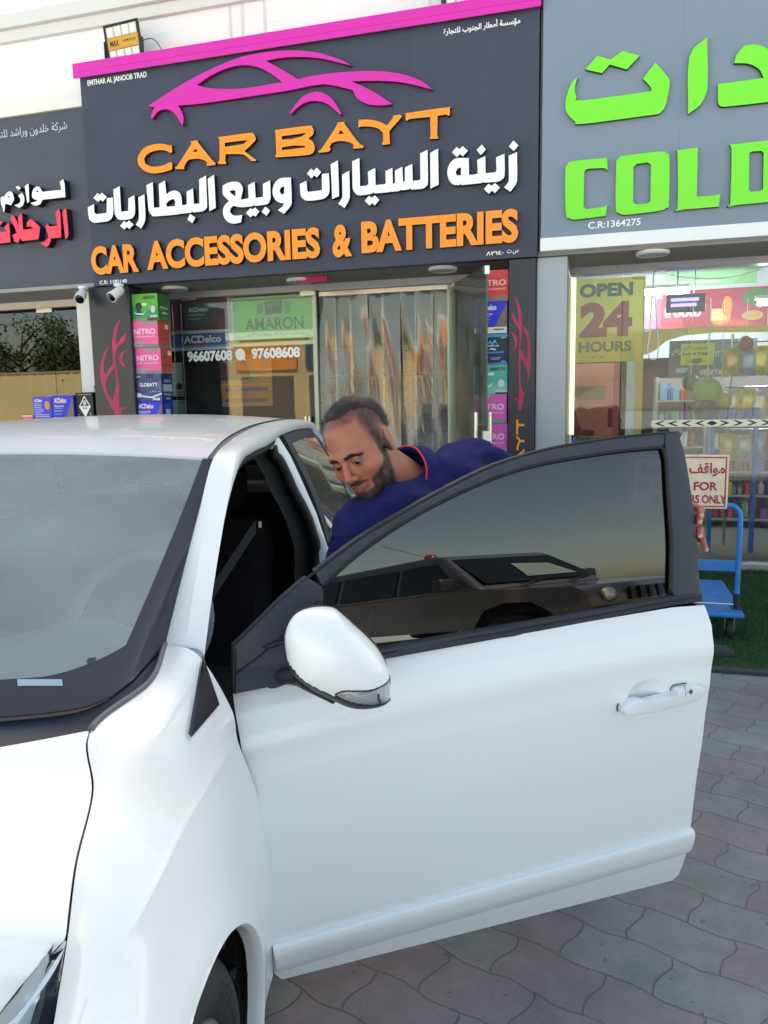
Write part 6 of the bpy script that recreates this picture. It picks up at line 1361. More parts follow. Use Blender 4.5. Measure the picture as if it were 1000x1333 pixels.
DOOR = bpy.data.objects.new('door', a.mesh('door', M_paint, (0, 0, 0), True)); COL.objects.link(DOOR); DOOR.parent = CT.o
DOOR.location = (-CT.base[0], -CT.base[1], 0); DOOR.rotation_euler = (0, 0, DOOR_ROT); DOOR['label'] = 'open front left door with black window frame'
# hem round the skin and inner shell
rim_ = [G[i, 0] for i in range(nS)]+[G[-1, j] for j in range(1, nW)]; V = []; F = []
front = [G[0, j] for j in range(nW-1, -1, -1)]; loop_ = front+rim_
for p in loop_: V += [tuple(p), (p[0]-.006, p[1], p[2]), (p[0]-.055, p[1]+(.012 if p[1] < .5 else -.012), p[2]+(.01 if p[2] < .3 else 0))]
for k in range(len(loop_)-1):
    for j in (0, 1): F.append((3*k+j, 3*k+j+1, 3*k+4+j, 3*k+3+j))
a = MB(); a.add(V, F); dpart('door_hem', a, M_paint, smooth=50)
pts = [(p[1]+(.012 if p[1] < .5 else -.012), p[2]+(.01 if p[2] < .3 else 0)) for p in loop_[::4]]+[(1.10, .98)]
a = MB(); a.prism([(pts, [])], lambda x, y, d: (d, x, y), -.105, -.06); dpart('door_card', a, M_cab)
# lower cladding strip
top_ = [(.003,.318),(.02,.322),(.3,.334),(.6,.347),(.9,.359),(1.10,.369),(1.119,.366)]; bot_ = [(.016,.232),(.03,.228),(.3,.246),(.6,.262),(.9,.278),(1.10,.290),(1.118,.30)]
rows = []
for (sa, wa), (sb_, wb_) in zip(top_, bot_):
    r_ = []
    for k, (t, pr) in enumerate(((0, .000), (.03, .010), (.12, .015), (.3, .017), (.6, .015), (.85, .010), (.96, .006), (1, .0))):
        s, w_ = sa+(sb_-sa)*t, wa+(wb_-wa)*t; r_.append((skin(s, w_, wb(s))+pr*(1 if 0 < sa-.0 else .3), s, w_))
    rows.append(r_)
a = MB(); a.grid(resample(rows, 60, 40)); dpart('side_moulding', a, M_paint, smooth=40)
# window surround
def dense(P, n=6): 
    out = []
    for i in range(len(P)-1):
        for k in range(n): out.append(np.array(P[i])*(1-k/n)+np.array(P[i+1])*k/n)
    return out
def curve_px(P, k=6): return [tuple(q) for q in crom(P, k)]
out_top = curve_px([(304,843),(330,818),(372,777),(420,737),(470,700),(515,673),(560,647),(600,626),(640,607),(685,592),(730,581),(800,570),(850,565),(883,563)], 5)
out_r = curve_px([(883,563),(889,582),(895,610),(905,680),(909,730),(912,782)], 4)
gl_top = curve_px([(420,764),(450,735),(480,711),(520,684),(560,661),(600,641),(640,624),(685,609),(730,599),(800,588),(840,584),(862,582)], 5)
gl_r = curve_px([(862,582),(867,600),(869,640),(873,700),(873,740),(872,772)], 4)
def strip_door(A_, B_, d0, name, mt, parent=None, lift=(0, 0), depth=.03, **kw):
    """band between two traced edges lying on the door's outer surface, with a return on both edges"""
    V = []; F = []
    for a_, b_ in zip(A_, B_):
        p, q = door_pt(*a_, d=d0), door_pt(*b_, d=d0); m1, m2 = p*.85+q*.15, p*.15+q*.85
        V += [p-np.array([depth, 0, 0]), p, m1+np.array([lift[0], 0, 0]), m2+np.array([lift[1], 0, 0]), q, q-np.array([depth, 0, 0])]
    n = 6
    for k in range(len(A_)-1):
        for j in range(n-1): F.append((n*k+j, n*k+j+1, n*(k+1)+j+1, n*(k+1)+j))
    mb = MB(); mb.add(V, F); return dpart(name, mb, mt, parent, **kw)
def rs(P, n):
    P = np.array(P); L = np.concatenate([[0], np.cumsum(np.hypot(*(P[1:]-P[:-1]).T))]); x = np.linspace(0, L[-1], n); return [(np.interp(t, L, P[:, 0]), np.interp(t, L, P[:, 1])) for t in x]
n = 50
i0 = min(range(len(out_top)), key=lambda i: abs(out_top[i][0]-408))
ot2 = [p for p in out_top[i0:] if p[0] < 868]+[(868,564)]
FRM = strip_door(rs(ot2, n), rs(gl_top, n), .002, 'window_frame', M_frame, lift=(.004, .002), smooth=35)
strip_door(rs([(889,563)]+out_r[1:], 24), rs([(866,564.5)]+[(p[0]+3, p[1]) for p in gl_r[1:]]+[(878,776)], 24), .004, 'pillar_applique', M_frame, FRM, lift=(.002, .001), smooth=35)
# thin black edges of the frame
def seam(P, name, r=.003, d0=.004, mt=M_rub, parent=None):
    a = MB(); a.tube([door_pt(*p, d=d0) for p in P], r, 6); return dpart(name, a, mt, parent or FRM, smooth=True)
seam(rs(out_top, 70), 'frame_edge', .0035, .002); seam(rs(gl_top+gl_r, 80), 'glass_run', .005, .001); seam(rs([(866,565),(866,581)], 4), 'frame_edge', .0015, .006)
# mirror sail
sail = [(304,903),(304,843)]+[p for p in out_top if 304 < p[0] < 409]+[(419,764),(421,775),(414,840),(440,862),(395,886),(350,894)]
pts = [door_pt(*p, d=.004) for p in sail]; sail2 = [(p[1], p[2]) for p in pts]
def sail_fn(x, y, d): return (voff(y)+d, x, y)
dn_ = []
for i in range(len(sail2)):
    A_, B_ = np.array(sail2[i]), np.array(sail2[(i+1) % len(sail2)])
    for k in range(4): dn_.append(tuple(A_+(B_-A_)*k/4))
a = MB(); a.prism([(dn_, [])], sail_fn, .006, -.03); SAIL = dpart('mirror_sail', a, M_frame)
a = MB(); a.tube([door_pt(305, 845, .008), door_pt(304, 875, .008), door_pt(304, 902, .008)], .005, 6); a.tube([door_pt(x, y, .009) for x, y in rs([(308,876),(340,853),(380,815),(415,782)], 14)], .0018, 6); dpart('sail_seam', a, M_rub, SAIL, smooth=True)
a = MB(); a.tube([door_pt(342, 843, .010), door_pt(355, 840, .016), door_pt(376, 834, .010)], [.001, .006, .002], 8); dpart('sail_rib', a, M_blk, SAIL, smooth=True)
# belt weatherstrip
bt = rs([(440,858),(500,842),(600,824),(700,807),(800,790),(872,776),(912,771)], 40); bl_ = rs([(436,873),(500,858),(600,840),(700,822),(800,803),(872,789),(913,783)], 40)
strip_door(bt, bl_, .004, 'belt_weatherstrip', M_frame, lift=(.006, .003), depth=.02, smooth=35); seam(rs([(446,864),(500,850),(600,832),(700,815),(800,797),(872,783),(910,777)], 30), 'strip_groove', .0022, .0095)
# glass
rowsG = []
glb = [door_pt(*p) for p in rs([(419,768),(425,858)], 6)]; T_ = [door_pt(*p) for p in gl_top]; Rr = [door_pt(*p) for p in gl_r]
ts, tw = [p[1] for p in T_], [p[2] for p in T_]
Gl = []
for f in np.linspace(0, 1, 44):
    w_ = .935+f*(max(tw)+.012-.935); sl_ = np.interp(w_, tw, ts)-.012 if w_ > tw[0] else ts[0]-.006
    sr_ = np.interp(w_, [p[2] for p in Rr[::-1]], [p[1] for p in Rr[::-1]])+.012
    Gl.append([(voff(w_)-.006, sl_+(sr_-sl_)*g_, w_) for g_ in np.linspace(0, 1, 60)])
a = MB(); a.grid(Gl); dpart('window_glass', a, glass_mat('dark_door_glass', (.03, .03, .035), 1.0, ior=1.8), smooth=True)
a = MB(); a.grid([[(p[0]-.0045, p[1], p[2]) for p in r_] for r_ in Gl]); dpart('tint_film', a, mat('tint_film_black', (10, 10, 11), .5), smooth=True) if False else None
# handle
Z5 = lambda p: (780+.15*p[0], 860+.15*p[1])
hp = [(160,415),(165,390),(180,366),(232,336),(310,314),(370,328),(490,299),(610,269),(618,240),(632,222),(655,214),(720,203),(800,194),(838,203),(856,225),(858,248),(845,288),(820,312),(780,330),(740,341),(600,381),(480,411),(380,434),(310,444),(250,450),(188,452),(170,440)]
hq = [door_pt(*Z5(p)) for p in spl(hp, 2)]; hc = np.mean(hq, 0)
def ring_h(f, d): return [(voff(p[2])+d, hc[1]+(p[1]-hc[1])*(1-f*.008/abs(.12)) if False else p[1]+(hc[1]-p[1])*f*.05, p[2]+(np.interp(p[1], [.87, 1.12], [.744, .768])-p[2])*f*.30) for p in hq]
V = []; F = []; lv = [(0, -.004), (0, .014), (.12, .021), (.4, .026), (.8, .028)]; nH = len(hq)
for f, d in lv: V += ring_h(f, d)
for i in range(len(lv)-1):
    for k in range(nH): F.append((i*nH+k, i*nH+(k+1) % nH, (i+1)*nH+(k+1) % nH, (i+1)*nH+k))
F.append(tuple(range((len(lv)-1)*nH, len(lv)*nH)))
a = MB(); a.add(V, F); HND = dpart('door_handle', a, M_paint, smooth=38)
a = MB(); kp = door_pt(*Z5((795, 270)), d=.0285); a.lathe([(.011, .0), (.0105, .0012), (.007, .0012), (.006, -.0)], kp, (1, 0, 0), 20); a.lathe([(0, .0008), (.006, .0006)], kp, (1, 0, 0), 16, 1); dpart('key_lock', a, [M_plwhite, mat('lock_grey', (110, 110, 112), .3, metal=.7)], HND, smooth=40)
a = MB(); a.tube([door_pt(*Z5(p), d=.027) for p in ((742,210),(746,250),(750,300),(748,338))], .0009, 5); a.tube([door_pt(*Z5(p), d=.004) for p in ((163,440),(156,415),(158,395),(170,372))], .0016, 5); a.tube([door_pt(*Z5(p), d=.006) for p in ((622,262),(622,240),(640,216),(690,205),(760,194))], .0013, 5); a.tube([door_pt(*Z5(p), d=.003) for p in ((200,455),(300,448),(420,428),(600,384),(745,342),(800,328))], .001, 5)
dpart('handle_gap', a, M_rub, HND, smooth=True)
# ---------------------------------------------------------------- door mirror
OM = .125
mo = [(60,350),(66,300),(78,255),(100,210),(130,172),(172,143),(220,124),(275,113),(335,109),(385,111),(415,118),(445,137),(500,185),(560,240),(605,280),(650,322),(690,364),(725,405),(752,447),(775,490),(792,540),(802,590),(808,645),(809,710),(806,760),(795,785),(775,802),(740,818),(690,829),(630,836),(565,835),(515,826),(470,811),(420,788),(370,764),(310,733),(250,702),(195,664),(150,630),(115,595),(95,555),(80,500),(68,430)]
ZM = lambda p: (360+.18*p[0], 770+.18*p[1])
mq = np.array([door_plane(*ZM(p), OM) for p in spl(mo, 3)]); mc = np.array([OM, *(door_plane(*ZM((440, 470)), OM)[1:])])
def dome_pt(p2, dep=.075, inner=False):
    """(s, w) inside the traced outline -> point on the bulged housing"""
    d = np.array(p2)-mc[1:]; rd = np.hypot(*d)
    th = atan2(d[1], d[0]); ths = np.arctan2(mq[:, 2]-mc[2], mq[:, 1]-mc[1]); k = np.argmin(np.abs(np.angle(np.exp(1j*(ths-th))))); R = np.hypot(mq[k, 1]-mc[1], mq[k, 2]-mc[2])
    q = min(rd/R, 1); h = (1-q**2.6)**.5
    return np.array([OM+(dep*h if not inner else -.09*h), p2[0], p2[1]])
nR = 26; V = []; F = []
fr_ = [sin(pi/2*k/nR) for k in range(nR+1)]
nO = len(mq)
lens_px = [(372,712),(385,695),(405,680),(440,671),(520,670),(600,668),(700,650),(795,632),(803,640),(804,770),(780,785),(700,792),(640,795),(580,790),(520,778),(450,757),(400,735)]
blk_px = [(60,520),(95,560),(150,622),(200,655),(280,690),(360,722),(400,738),(450,760),(520,781),(580,793),(640,798),(700,795),(785,787),(806,640),(840,640),(840,900),(0,900)]
L2 = [tuple(door_plane(*ZM((p[0], p[1]-38)), OM)[1:]) for p in lens_px]; B2 = [tuple(door_plane(*ZM((p[0], p[1]-38)), OM)[1:]) for p in blk_px]
def mir_faces():
    A_, Bk, Ln = [], [], []
    P = [[mc[1:]+(mq[k, 1:]-mc[1:])*f for k in range(nO)] for f in fr_]
    for i in range(nR):
        for k in range(nO):
            q = [P[i][k], P[i][(k+1) % nO], P[i+1][(k+1) % nO], P[i+1][k]]; c = np.mean(q, 0)
            (Ln if _inside(c, L2) else Bk if _inside(c, B2) else A_).append(q)
    return A_, Bk, Ln
A_, Bk, Ln = mir_faces()
def quads(Q, lift=0.0):
    a = MB()
    for q in Q: a.add([dome_pt(p)+np.array([lift, 0, 0]) for p in q], [(0, 1, 2, 3)])
    return a
MIR = dpart('mirror_housing', quads(A_), M_paint, smooth=True, merge=1e-5)
dpart('mirror_base', quads(Bk, -.001), M_blk, MIR, smooth=True, merge=1e-5)
def facet(): 
    m = mat('indicator_lens', (206, 212, 218), .12, metal=.6, coat=1.0); n = m.node_tree.nodes; L = m.node_tree.links
    tc = n.new('ShaderNodeTexCoord'); v = n.new('ShaderNodeTexVoronoi'); v.feature = 'F1'; v.distance = 'CHEBYCHEV'; v.inputs['Scale'].default_value = 320; v.inputs['Randomness'].default_value = .15; L.new(tc.outputs['Object'], v.inputs['Vector'])
    cr = n.new('ShaderNodeMapRange'); cr.inputs[1].default_value = .1; cr.inputs[2].default_value = .5; cr.inputs[3].default_value = .25; cr.inputs[4].default_value = 1.0; L.new(v.outputs['Distance'], cr.inputs[0])
    sc = n.new('ShaderNodeVectorMath'); sc.operation = 'SCALE'; sc.inputs[0].default_value = lin((220, 226, 230)); L.new(cr.outputs[0], sc.inputs['Scale']); L.new(sc.outputs[0], n['Principled BSDF'].inputs['Base Color'])
    b = n.new('ShaderNodeBump'); b.inputs['Strength'].default_value = .9; b.inputs['Distance'].default_value = .002; L.new(v.outputs['Distance'], b.inputs['Height']); L.new(b.outputs[0], n['Principled BSDF'].inputs['Normal']); return m
dpart('turn_signal', quads(Ln, .0005), facet(), MIR, smooth=True, merge=1e-5)
a = MB(); a.tube([dome_pt(p)+np.array([.001, 0, 0]) for p in crom(L2, 3, True)], .0016, 6, caps=False); a.tube([dome_pt(tuple(door_plane(*ZM(p), OM)[1:]))+np.array([.002, 0, 0]) for p in ((665,662),(672,702),(690,732),(700,747))], .002, 6); dpart('lens_rim', a, M_blk, MIR, smooth=True)
# back half of the housing and its dark rim
a = MB()
P = [[mc[1:]+(mq[k, 1:]-mc[1:])*f for k in range(nO)] for f in fr_[::2]]
for i in range(len(P)-1):
    for k in range(nO): a.add([dome_pt(p, inner=True) for p in (P[i][k], P[i+1][k], P[i+1][(k+1) % nO], P[i][(k+1) % nO])], [(0, 1, 2, 3)])
dpart('mirror_shell', a, M_blk, MIR, smooth=True, merge=1e-5)
a = MB(); edge = [k for k in range(nO)]; lo = min(edge, key=lambda k: np.hypot(*(mq[k, 1:]-door_plane(*ZM((415, 118)), OM)[1:]))); hi = min(edge, key=lambda k: np.hypot(*(mq[k, 1:]-door_plane(*ZM((808, 640)), OM)[1:])))
a.tube([mq[k]+np.array([0, .0005, 0]) for k in range(lo, hi+1)], [.001+.0022*sin(pi*(k-lo)/(hi-lo)) for k in range(lo, hi+1)], 8); dpart('mirror_rim', a, M_blk, MIR, smooth=True)
a = MB(); A0 = door_pt(362, 885, .0); A1 = door_plane(*ZM((230, 660)), .06); A2 = door_plane(*ZM((380, 760)), .10)
a.tube(crom([door_pt(352, 886, -.03), door_pt(372, 880, .004), door_pt(392, 884, .035), A1+np.array([.0, 0, -.004]), A2+np.array([.01, .01, -.004])], 6), list(np.linspace(.020, .017, 13))+list(np.linspace(.017, .010, 12)), 14); dpart('mirror_arm', a, M_blk, MIR, smooth=True)
# ================================================================== THE MAN BEHIND THE DOOR
def WP(x, y, z): return CO+ray(x, y)*z
def surface_net(field, lo, hi, h):
    """mesh of field = 0 on a regular grid (naive surface nets)"""
    n = [int(math.ceil((b-a)/h))+1 for a, b in zip(lo, hi)]
    ax = [lo[i]+h*np.arange(n[i]) for i in range(3)]
    X, Y, Z = np.meshgrid(*ax, indexing='ij'); D = field(X, Y, Z)
    s = D < 0; nx, ny, nz = [k-1 for k in n]
    cnt = np.zeros((nx, ny, nz)); acc = np.zeros((nx, ny, nz, 3))
    off = [(i, j, k) for i in (0, 1) for j in (0, 1) for k in (0, 1)]
    for a in off:
        for b in off:
            if sum(b)-sum(a) == 1 and all(q >= p for p, q in zip(a, b)):
                A = D[a[0]:a[0]+nx, a[1]:a[1]+ny, a[2]:a[2]+nz]; B = D[b[0]:b[0]+nx, b[1]:b[1]+ny, b[2]:b[2]+nz]
                c = (A < 0) != (B < 0); t = np.where(c, A/(A-B+1e-12), 0)
                for q in range(3): acc[..., q] += np.where(c, a[q]+(b[q]-a[q])*t, 0)
                cnt += c
    act = cnt > 0; idx = -np.ones((nx, ny, nz), int); idx[act] = np.arange(act.sum())
    cells = np.argwhere(act); V = (cells+acc[act]/cnt[act][:, None])*h+np.array(lo); F = []
    for axn in range(3):
        o1, o2 = [(1, 2), (2, 0), (0, 1)][axn]
        e0 = [slice(1, nx), slice(1, ny), slice(1, nz)]; e0[axn] = slice(0, [nx, ny, nz][axn])
        e1 = list(e0); e1[axn] = slice(1, [nx, ny, nz][axn]+1)
        a, b = s[tuple(e0)], s[tuple(e1)]
        for flip, mk in ((0, a & ~b), (1, ~a & b)):
            P = np.argwhere(mk); 
            if not len(P): continue
            P = P+np.array([0 if axn == q else 1 for q in range(3)])
            u = np.zeros(3, int); u[o1] = 1; v = np.zeros(3, int); v[o2] = 1
            q = [idx[tuple((P-u-v).T)], idx[tuple((P-v).T)], idx[tuple(P.T)], idx[tuple((P-u).T)]]
            Q = np.stack(q, 1); Q = Q[(Q >= 0).all(1)]
            F += (Q[:, ::-1] if flip else Q).tolist()
    return V, F
def smin(a, b, k): h = np.clip(.5+.5*(b-a)/k, 0, 1); return b*(1-h)+a*h-k*h*(1-h)
def smax(a, b, k): return -smin(-a, -b, k)
def ell(X, Y, Z, c, r):
    x, y, z = (X-c[0])/r[0], (Y-c[1])/r[1], (Z-c[2])/r[2]; k0 = np.sqrt(x*x+y*y+z*z); k1 = np.sqrt((x/r[0])**2+(y/r[1])**2+(z/r[2])**2)+1e-9; return k0*(k0-1)/k1
def cap(X, Y, Z, a, b, ra, rb=None):
    rb = ra if rb is None else rb; a = np.array(a, float); b = np.array(b, float); d = b-a; L2 = d@d+1e-12
    t = np.clip(((X-a[0])*d[0]+(Y-a[1])*d[1]+(Z-a[2])*d[2])/L2, 0, 1)
    return np.sqrt((X-a[0]-t*d[0])**2+(Y-a[1]-t*d[1])**2+(Z-a[2]-t*d[2])**2)-(ra+(rb-ra)*t)
# head axes (x = his left, y = where he looks, z = crown)
RC, UC, BC = _r, _u, -_f
def camv(v): v = RC*v[0]+UC*v[1]+BC*v[2]; return v/np.linalg.norm(v)
hU = camv((-.50, .80, .34)); hF = camv((-.40, -.56, .72)); hF = hF-hU*(hF@hU); hF /= np.linalg.norm(hF); hL = np.cross(hF, hU); HC0 = WP(470, 581, 1.93)
hL = hL/np.linalg.norm(hL)
HS = .98
def h2w(P): P = np.asarray(P)*HS; return HC0+P[..., 0:1]*hL+P[..., 1:2]*hF+P[..., 2:3]*hU
def w2h(p): d = (np.asarray(p)-HC0)/HS; return np.array([d@hL, d@hF, d@hU])
NB = WP(535, 630, 2.06)                                   # base of the neck
nbh = w2h(NB)
def head_field(X, Y, Z):
    aX = np.abs(X)
    d = ell(X, Y, Z, (0, -.014, .036), (.075, .097, .086))
    d = smin(d, ell(X, Y, Z, (0, .030, -.028), (.063, .062, .080)), .03)
    d = smin(d, ell(X, Y, Z, (0, .040, -.082), (.050, .044, .034)), .025)
    d = smin(d, ell(X, Y, Z, (0, .072, -.101), (.024, .020, .018)), .02)
    d = smin(d, ell(aX, Y, Z, (.047, .055, -.032), (.022, .026, .020)), .02)
    d = smin(d, cap(aX, Y, Z, (.008, .086, .016), (.043, .076, .018), .011, .010), .014)
    d = smax(d, -ell(aX, Y, Z, (.031, .101, -.004), (.021, .019, .013)), .012)
    d = smin(d, cap(X, Y, Z, (0, .090, .006), (0, .1105, -.032), .0065, .0105), .010)
    d = smin(d, ell(aX, Y, Z, (.0125, .099, -.039), (.0095, .011, .008)), .007)
    d = smax(d, -ell(aX, Y, Z, (.0075, .105, -.047), (.004, .007, .004)), .003)
    # lids over the eyeballs, lowered
    eb = ell(aX, Y, Z, (.031, .076, -.005), (.0150, .0150, .0140))
    up = smax(eb, -(Z+.0022-.003*(aX-.031)/.012), .002); lo = smax(eb+.0006, (Z+.0108), .002)
    d = smin(d, up, .004); d = smin(d, lo, .004)
    # mouth
    d = smin(d, cap(aX, Y, Z, (0, .0960, -.0655), (.021, .087, -.068), .0046, .003), .006)
    d = smin(d, cap(aX, Y, Z, (0, .0945, -.0755), (.018, .086, -.073), .0055, .003), .006)
    d = smax(d, -cap(aX, Y, Z, (0, .1025, -.0702), (.023, .091, -.0705), .0022, .0012), .002)
    # ears
    e = ell(aX-.10*(Z), Y+.25*(aX-.075), Z, (.078, -.012, -.008), (.009, .021, .033))
    e = smax(e, -ell(aX, Y, Z, (.0895, -.006, -.004), (.008, .0125, .021)), .006)
    e = smin(e, cap(aX, Y, Z, (.074, .004, -.012), (.079, .003, -.020), .006, .005), .006)
    d = smin(d, e, .010)
    # neck
    d = smin(d, cap(X, Y, Z, (0, -.022, -.055), nbh, .054, .058), .025)
    d = smin(d, cap(X, Y, Z, (.0, .01, -.09), nbh+np.array([0, .02, .01]), .03, .03), .03)
    return d
HV, HF_ = surface_net(head_field, (-.105, -.16, -.29), (.105, .135, .135), .0026)
# body joints in the world
shL, shR = WP(608, 605, 2.14), WP(467, 692, 1.92); elL = WP(765, 668, 2.14)
pel = WP(705, 735, 2.52); chest = (shL+shR)/2
door_w = lambda v, s, z: H0+DL*v+DA*s+np.array([0, 0, z])
ep = door_pt(907, 684); edge_s = ep[1]
waL = door_w(-.10, edge_s-.02, ep[2]-.01)
elR, waR = WP(452, 800, 1.86), WP(430, 900, 2.05)
knL, knR = np.array([pel[0]+.13, pel[1]-.08, .50]), np.array([pel[0]-.12, pel[1]-.05, .50]); anL, anR = np.array([pel[0]+.16, pel[1]+.08, .09]), np.array([pel[0]-.10, pel[1]+.05, .09])
tdir = (pel-chest)/np.linalg.norm(pel-chest); sdir = (shL-shR)/np.linalg.norm(shL-shR); bdir = np.cross(sdir, tdir); bdir /= np.linalg.norm(bdir)
if bdir[2] < 0: bdir = -bdir
def wob(X, Y, Z, a, f, ph): return a*np.sin(f*(X*.8+Z*.6)+ph+2.2*np.sin(f*.37*(Y-.4*Z)+ph*1.7))
def shirt_field(X, Y, Z, grow=0.0):
    d = cap(X, Y, Z, shL-sdir*.015-bdir*.02, shR+sdir*.015-bdir*.02, .066, .066)
    d = smin(d, cap(X, Y, Z, NB+tdir*.02-bdir*.005, shL-sdir*.04, .058, .062), .05)
    d = smin(d, cap(X, Y, Z, NB+tdir*.02-bdir*.005, shR+sdir*.04, .058, .062), .05)
    for sg in (-1, 1):
        d = smin(d, cap(X, Y, Z, chest+tdir*.08+sdir*sg*.075-bdir*.035, pel-tdir*.02+sdir*sg*.055, .108, .118), .06)
    d = smin(d, cap(X, Y, Z, shL, shL+(elL-shL)*.82, .068, .058), .035)
    d = smin(d, cap(X, Y, Z, shR, shR+(elR-shR)*.80, .068, .060), .035)
    d = d+wob(X, Y, Z, .0055, 52, .3)+wob(Y, Z, X, .0045, 38, 1.1)+wob(Z, X, Y, .0022, 95, 2.0)
    # the neck opening
    d = smax(d, -cap(X, Y, Z, NB-(NB-HC0)*(-.25), NB+(HC0-NB)*.9, .060, .070), .012)
    return d-grow
def bounds(pts, pad): P = np.array(pts); return P.min(0)-pad, P.max(0)+pad
lo, hi = bounds([shL, shR, pel, shL+(elL-shL)*.82, shR+(elR-shR)*.8, NB], .17)
SV_, SF_ = surface_net(lambda X, Y, Z: shirt_field(X, Y, Z), lo, hi, .0075)
def trouser_field(X, Y, Z):
    d = cap(X, Y, Z, pel-sdir*.06, pel+sdir*.06, .125, .125)
    for hp_, k_, a_ in ((pel+sdir*.08, knL, anL), (pel-sdir*.08, knR, anR)): d = smin(d, smin(cap(X, Y, Z, hp_, k_, .105, .075), cap(X, Y, Z, k_, a_, .075, .062), .03), .05)
    return d+wob(X, Z, Y, .004, 40, .5)
lo, hi = bounds([pel, knL, knR, anL, anR], .2); TV_, TF_ = surface_net(trouser_field, lo, hi, .014)
def limb_field(X, Y, Z):
    d = cap(X, Y, Z, shL, elL, .05, .042); d = smin(d, cap(X, Y, Z, elL, waL, .042, .028), .02)
    d = np.minimum(d, smin(cap(X, Y, Z, shR, elR, .05, .042), cap(X, Y, Z, elR, waR, .042, .028), .02))
    # trunk core so the body is one continuous figure under the clothes
    d = smin(d, cap(X, Y, Z, NB, pel, .055, .11), .04); d = smin(d, cap(X, Y, Z, shL, shR, .045, .045), .04)
    for hp_, k_, a_ in ((pel+sdir*.07, knL, anL), (pel-sdir*.07, knR, anR)): d = smin(d, smin(cap(X, Y, Z, hp_, k_, .085, .055), cap(X, Y, Z, k_, a_, .055, .038), .03), .03)
    return d
lo, hi = bounds([shL, shR, pel, elL, elR, waL, waR, NB, knL, knR, anL, anR], .14); LV_, LF_ = surface_net(limb_field, lo, hi, .016)
# left hand gripping the rear edge of the door
def dW(v, ds, y): q = door_pt(903, y); return door_w(q[0]+v, edge_s+ds+(q[1]-door_pt(903, 684)[1]), q[2])
fing = [  # y in the photo of the tip, reach, radius
 (663, .0, .0088), (672, .004, .0088), (690, .003, .0088), (703, .0, .0078)]
def chain(y, rch, r, k):
    kn = dW(-.075, -.005, y+2); m1 = dW(-.050, .024, y-1); m2 = dW(-.008, .021-.002*k, y+1); tip = dW(.011, .004-rch, y+7 if k < 3 else y+11)
    if k == 3: m2 = dW(-.006, .024, y+2); tip = dW(.010, .022, y+13)
    return [kn, m1, m2, tip], r
CH_ = [chain(y, rc, r, k) for k, (y, rc, r) in enumerate(fing)]
palm = dW(-.10, -.035, 686); thb = dW(-.075, -.055, 668)
def hand_field(X, Y, Z):
    d = cap(X, Y, Z, palm, waL, .027, .026)
    for (ps, r) in CH_:
        c = smin(cap(X, Y, Z, palm, ps[0], .021, .012), cap(X, Y, Z, ps[0], ps[1], .0105, r*1.04), .006)
        c = smin(c, cap(X, Y, Z, ps[1], ps[2], r*1.04, r), .004); c = smin(c, cap(X, Y, Z, ps[2], ps[3], r, r*.86), .004)
        d = smin(d, c, .004)
    d = smin(d, smin(cap(X, Y, Z, palm, thb, .02, .013), cap(X, Y, Z, thb, dW(-.068, -.075, 655), .0125, .0095), .006), .008)
    return d
lo, hi = bounds([waL, palm, thb]+[p for ps, _ in CH_ for p in ps]+[dW(-.06, -.09, 650)], .03); GV_, GF_ = surface_net(hand_field, lo, hi, .0022)
def hand_r(X, Y, Z):
    d = cap(X, Y, Z, waR, waR+np.array([-.02, 0, -.08]), .028, .034)
    for k in range(4): b = waR+np.array([-.02+.018*(k-1.5), .01*(k-1.5), -.09]); m_ = b+np.array([-.005, .0, -.035]); t = m_+np.array([.0, .012, -.03-.006*(k in (1, 2))]); d = smin(d, smin(cap(X, Y, Z, b, m_, .010, .009), cap(X, Y, Z, m_, t, .009, .0075), .004), .004)
    return smin(d, smin(cap(X, Y, Z, waR+np.array([.02, 0, -.03]), waR+np.array([.05, .01, -.065]), .012, .010), cap(X, Y, Z, waR+np.array([.05, .01, -.065]), waR+np.array([.055, .01, -.095]), .010, .008), .004), .006)
lo, hi = bounds([waR, waR+np.array([0, 0, -.17])], .09); RV_, RF_ = surface_net(hand_r, lo, hi, .004)
# ---- one skin mesh with colour by region
def noise3(P, f, seed=0):
    P = np.asarray(P)*f; r = np.zeros(len(P)); rg = np.random.default_rng(seed)
    for k in range(14): d = rg.normal(0, 1, 3); r += np.sin(P@d+rg.uniform(0, 6))
    return r/5.0
sk = np.array(lin((154, 98, 80))); sk_dark = np.array(lin((132, 80, 64))); brd = np.array(lin((34, 28, 28))); lipc = np.array(lin((132, 78, 72)))
X_, Y_, Z_ = HV.T; aX = np.abs(X_); n1 = noise3(HV, 90, 1); n2 = noise3(HV, 260, 2)
# beard: jaw line, chin, moustache and sideburn
sst = lambda x, a, b: np.clip((x-a)/(b-a), 0, 1)**2*(3-2*np.clip((x-a)/(b-a), 0, 1))
zb = np.where(Y_ > .03, -.038-.34*(Y_-.03), -.042+2.2*(.03-Y_))+.0025*n1
jaw = sst(zb-Z_, -.003, .016)*sst(Y_, -.012, .006)*sst(Z_, -.150, -.120)
burn = sst(aX, .055, .062)*sst(Y_, .0, .008)*(1-sst(Y_, .024, .034))*(1-sst(Z_, .025, .045))*sst(Z_, -.09, -.07)
mou = (1-sst(aX, .026, .034))*sst(Z_, -.0655-.12*aX, -.0625-.12*aX)*(1-sst(Z_, -.053-.22*aX, -.049-.22*aX))*(Y_ > .08)
mouth_ = (aX < .026) & (Z_ < -.0625) & (Z_ > -.082) & (Y_ > .082)
mclear = (1-sst(aX, .030, .038))*sst(Z_, -.088, -.080)*sst(Y_, .068, .076)
bw = np.clip(np.maximum(np.maximum(jaw*(1-mclear), burn*.8), mou), 0, 1)*(~mouth_)*np.clip(.90+.14*n2, .45, .98)
col = sk*(1+.06*n1[:, None]+.03*n2[:, None])
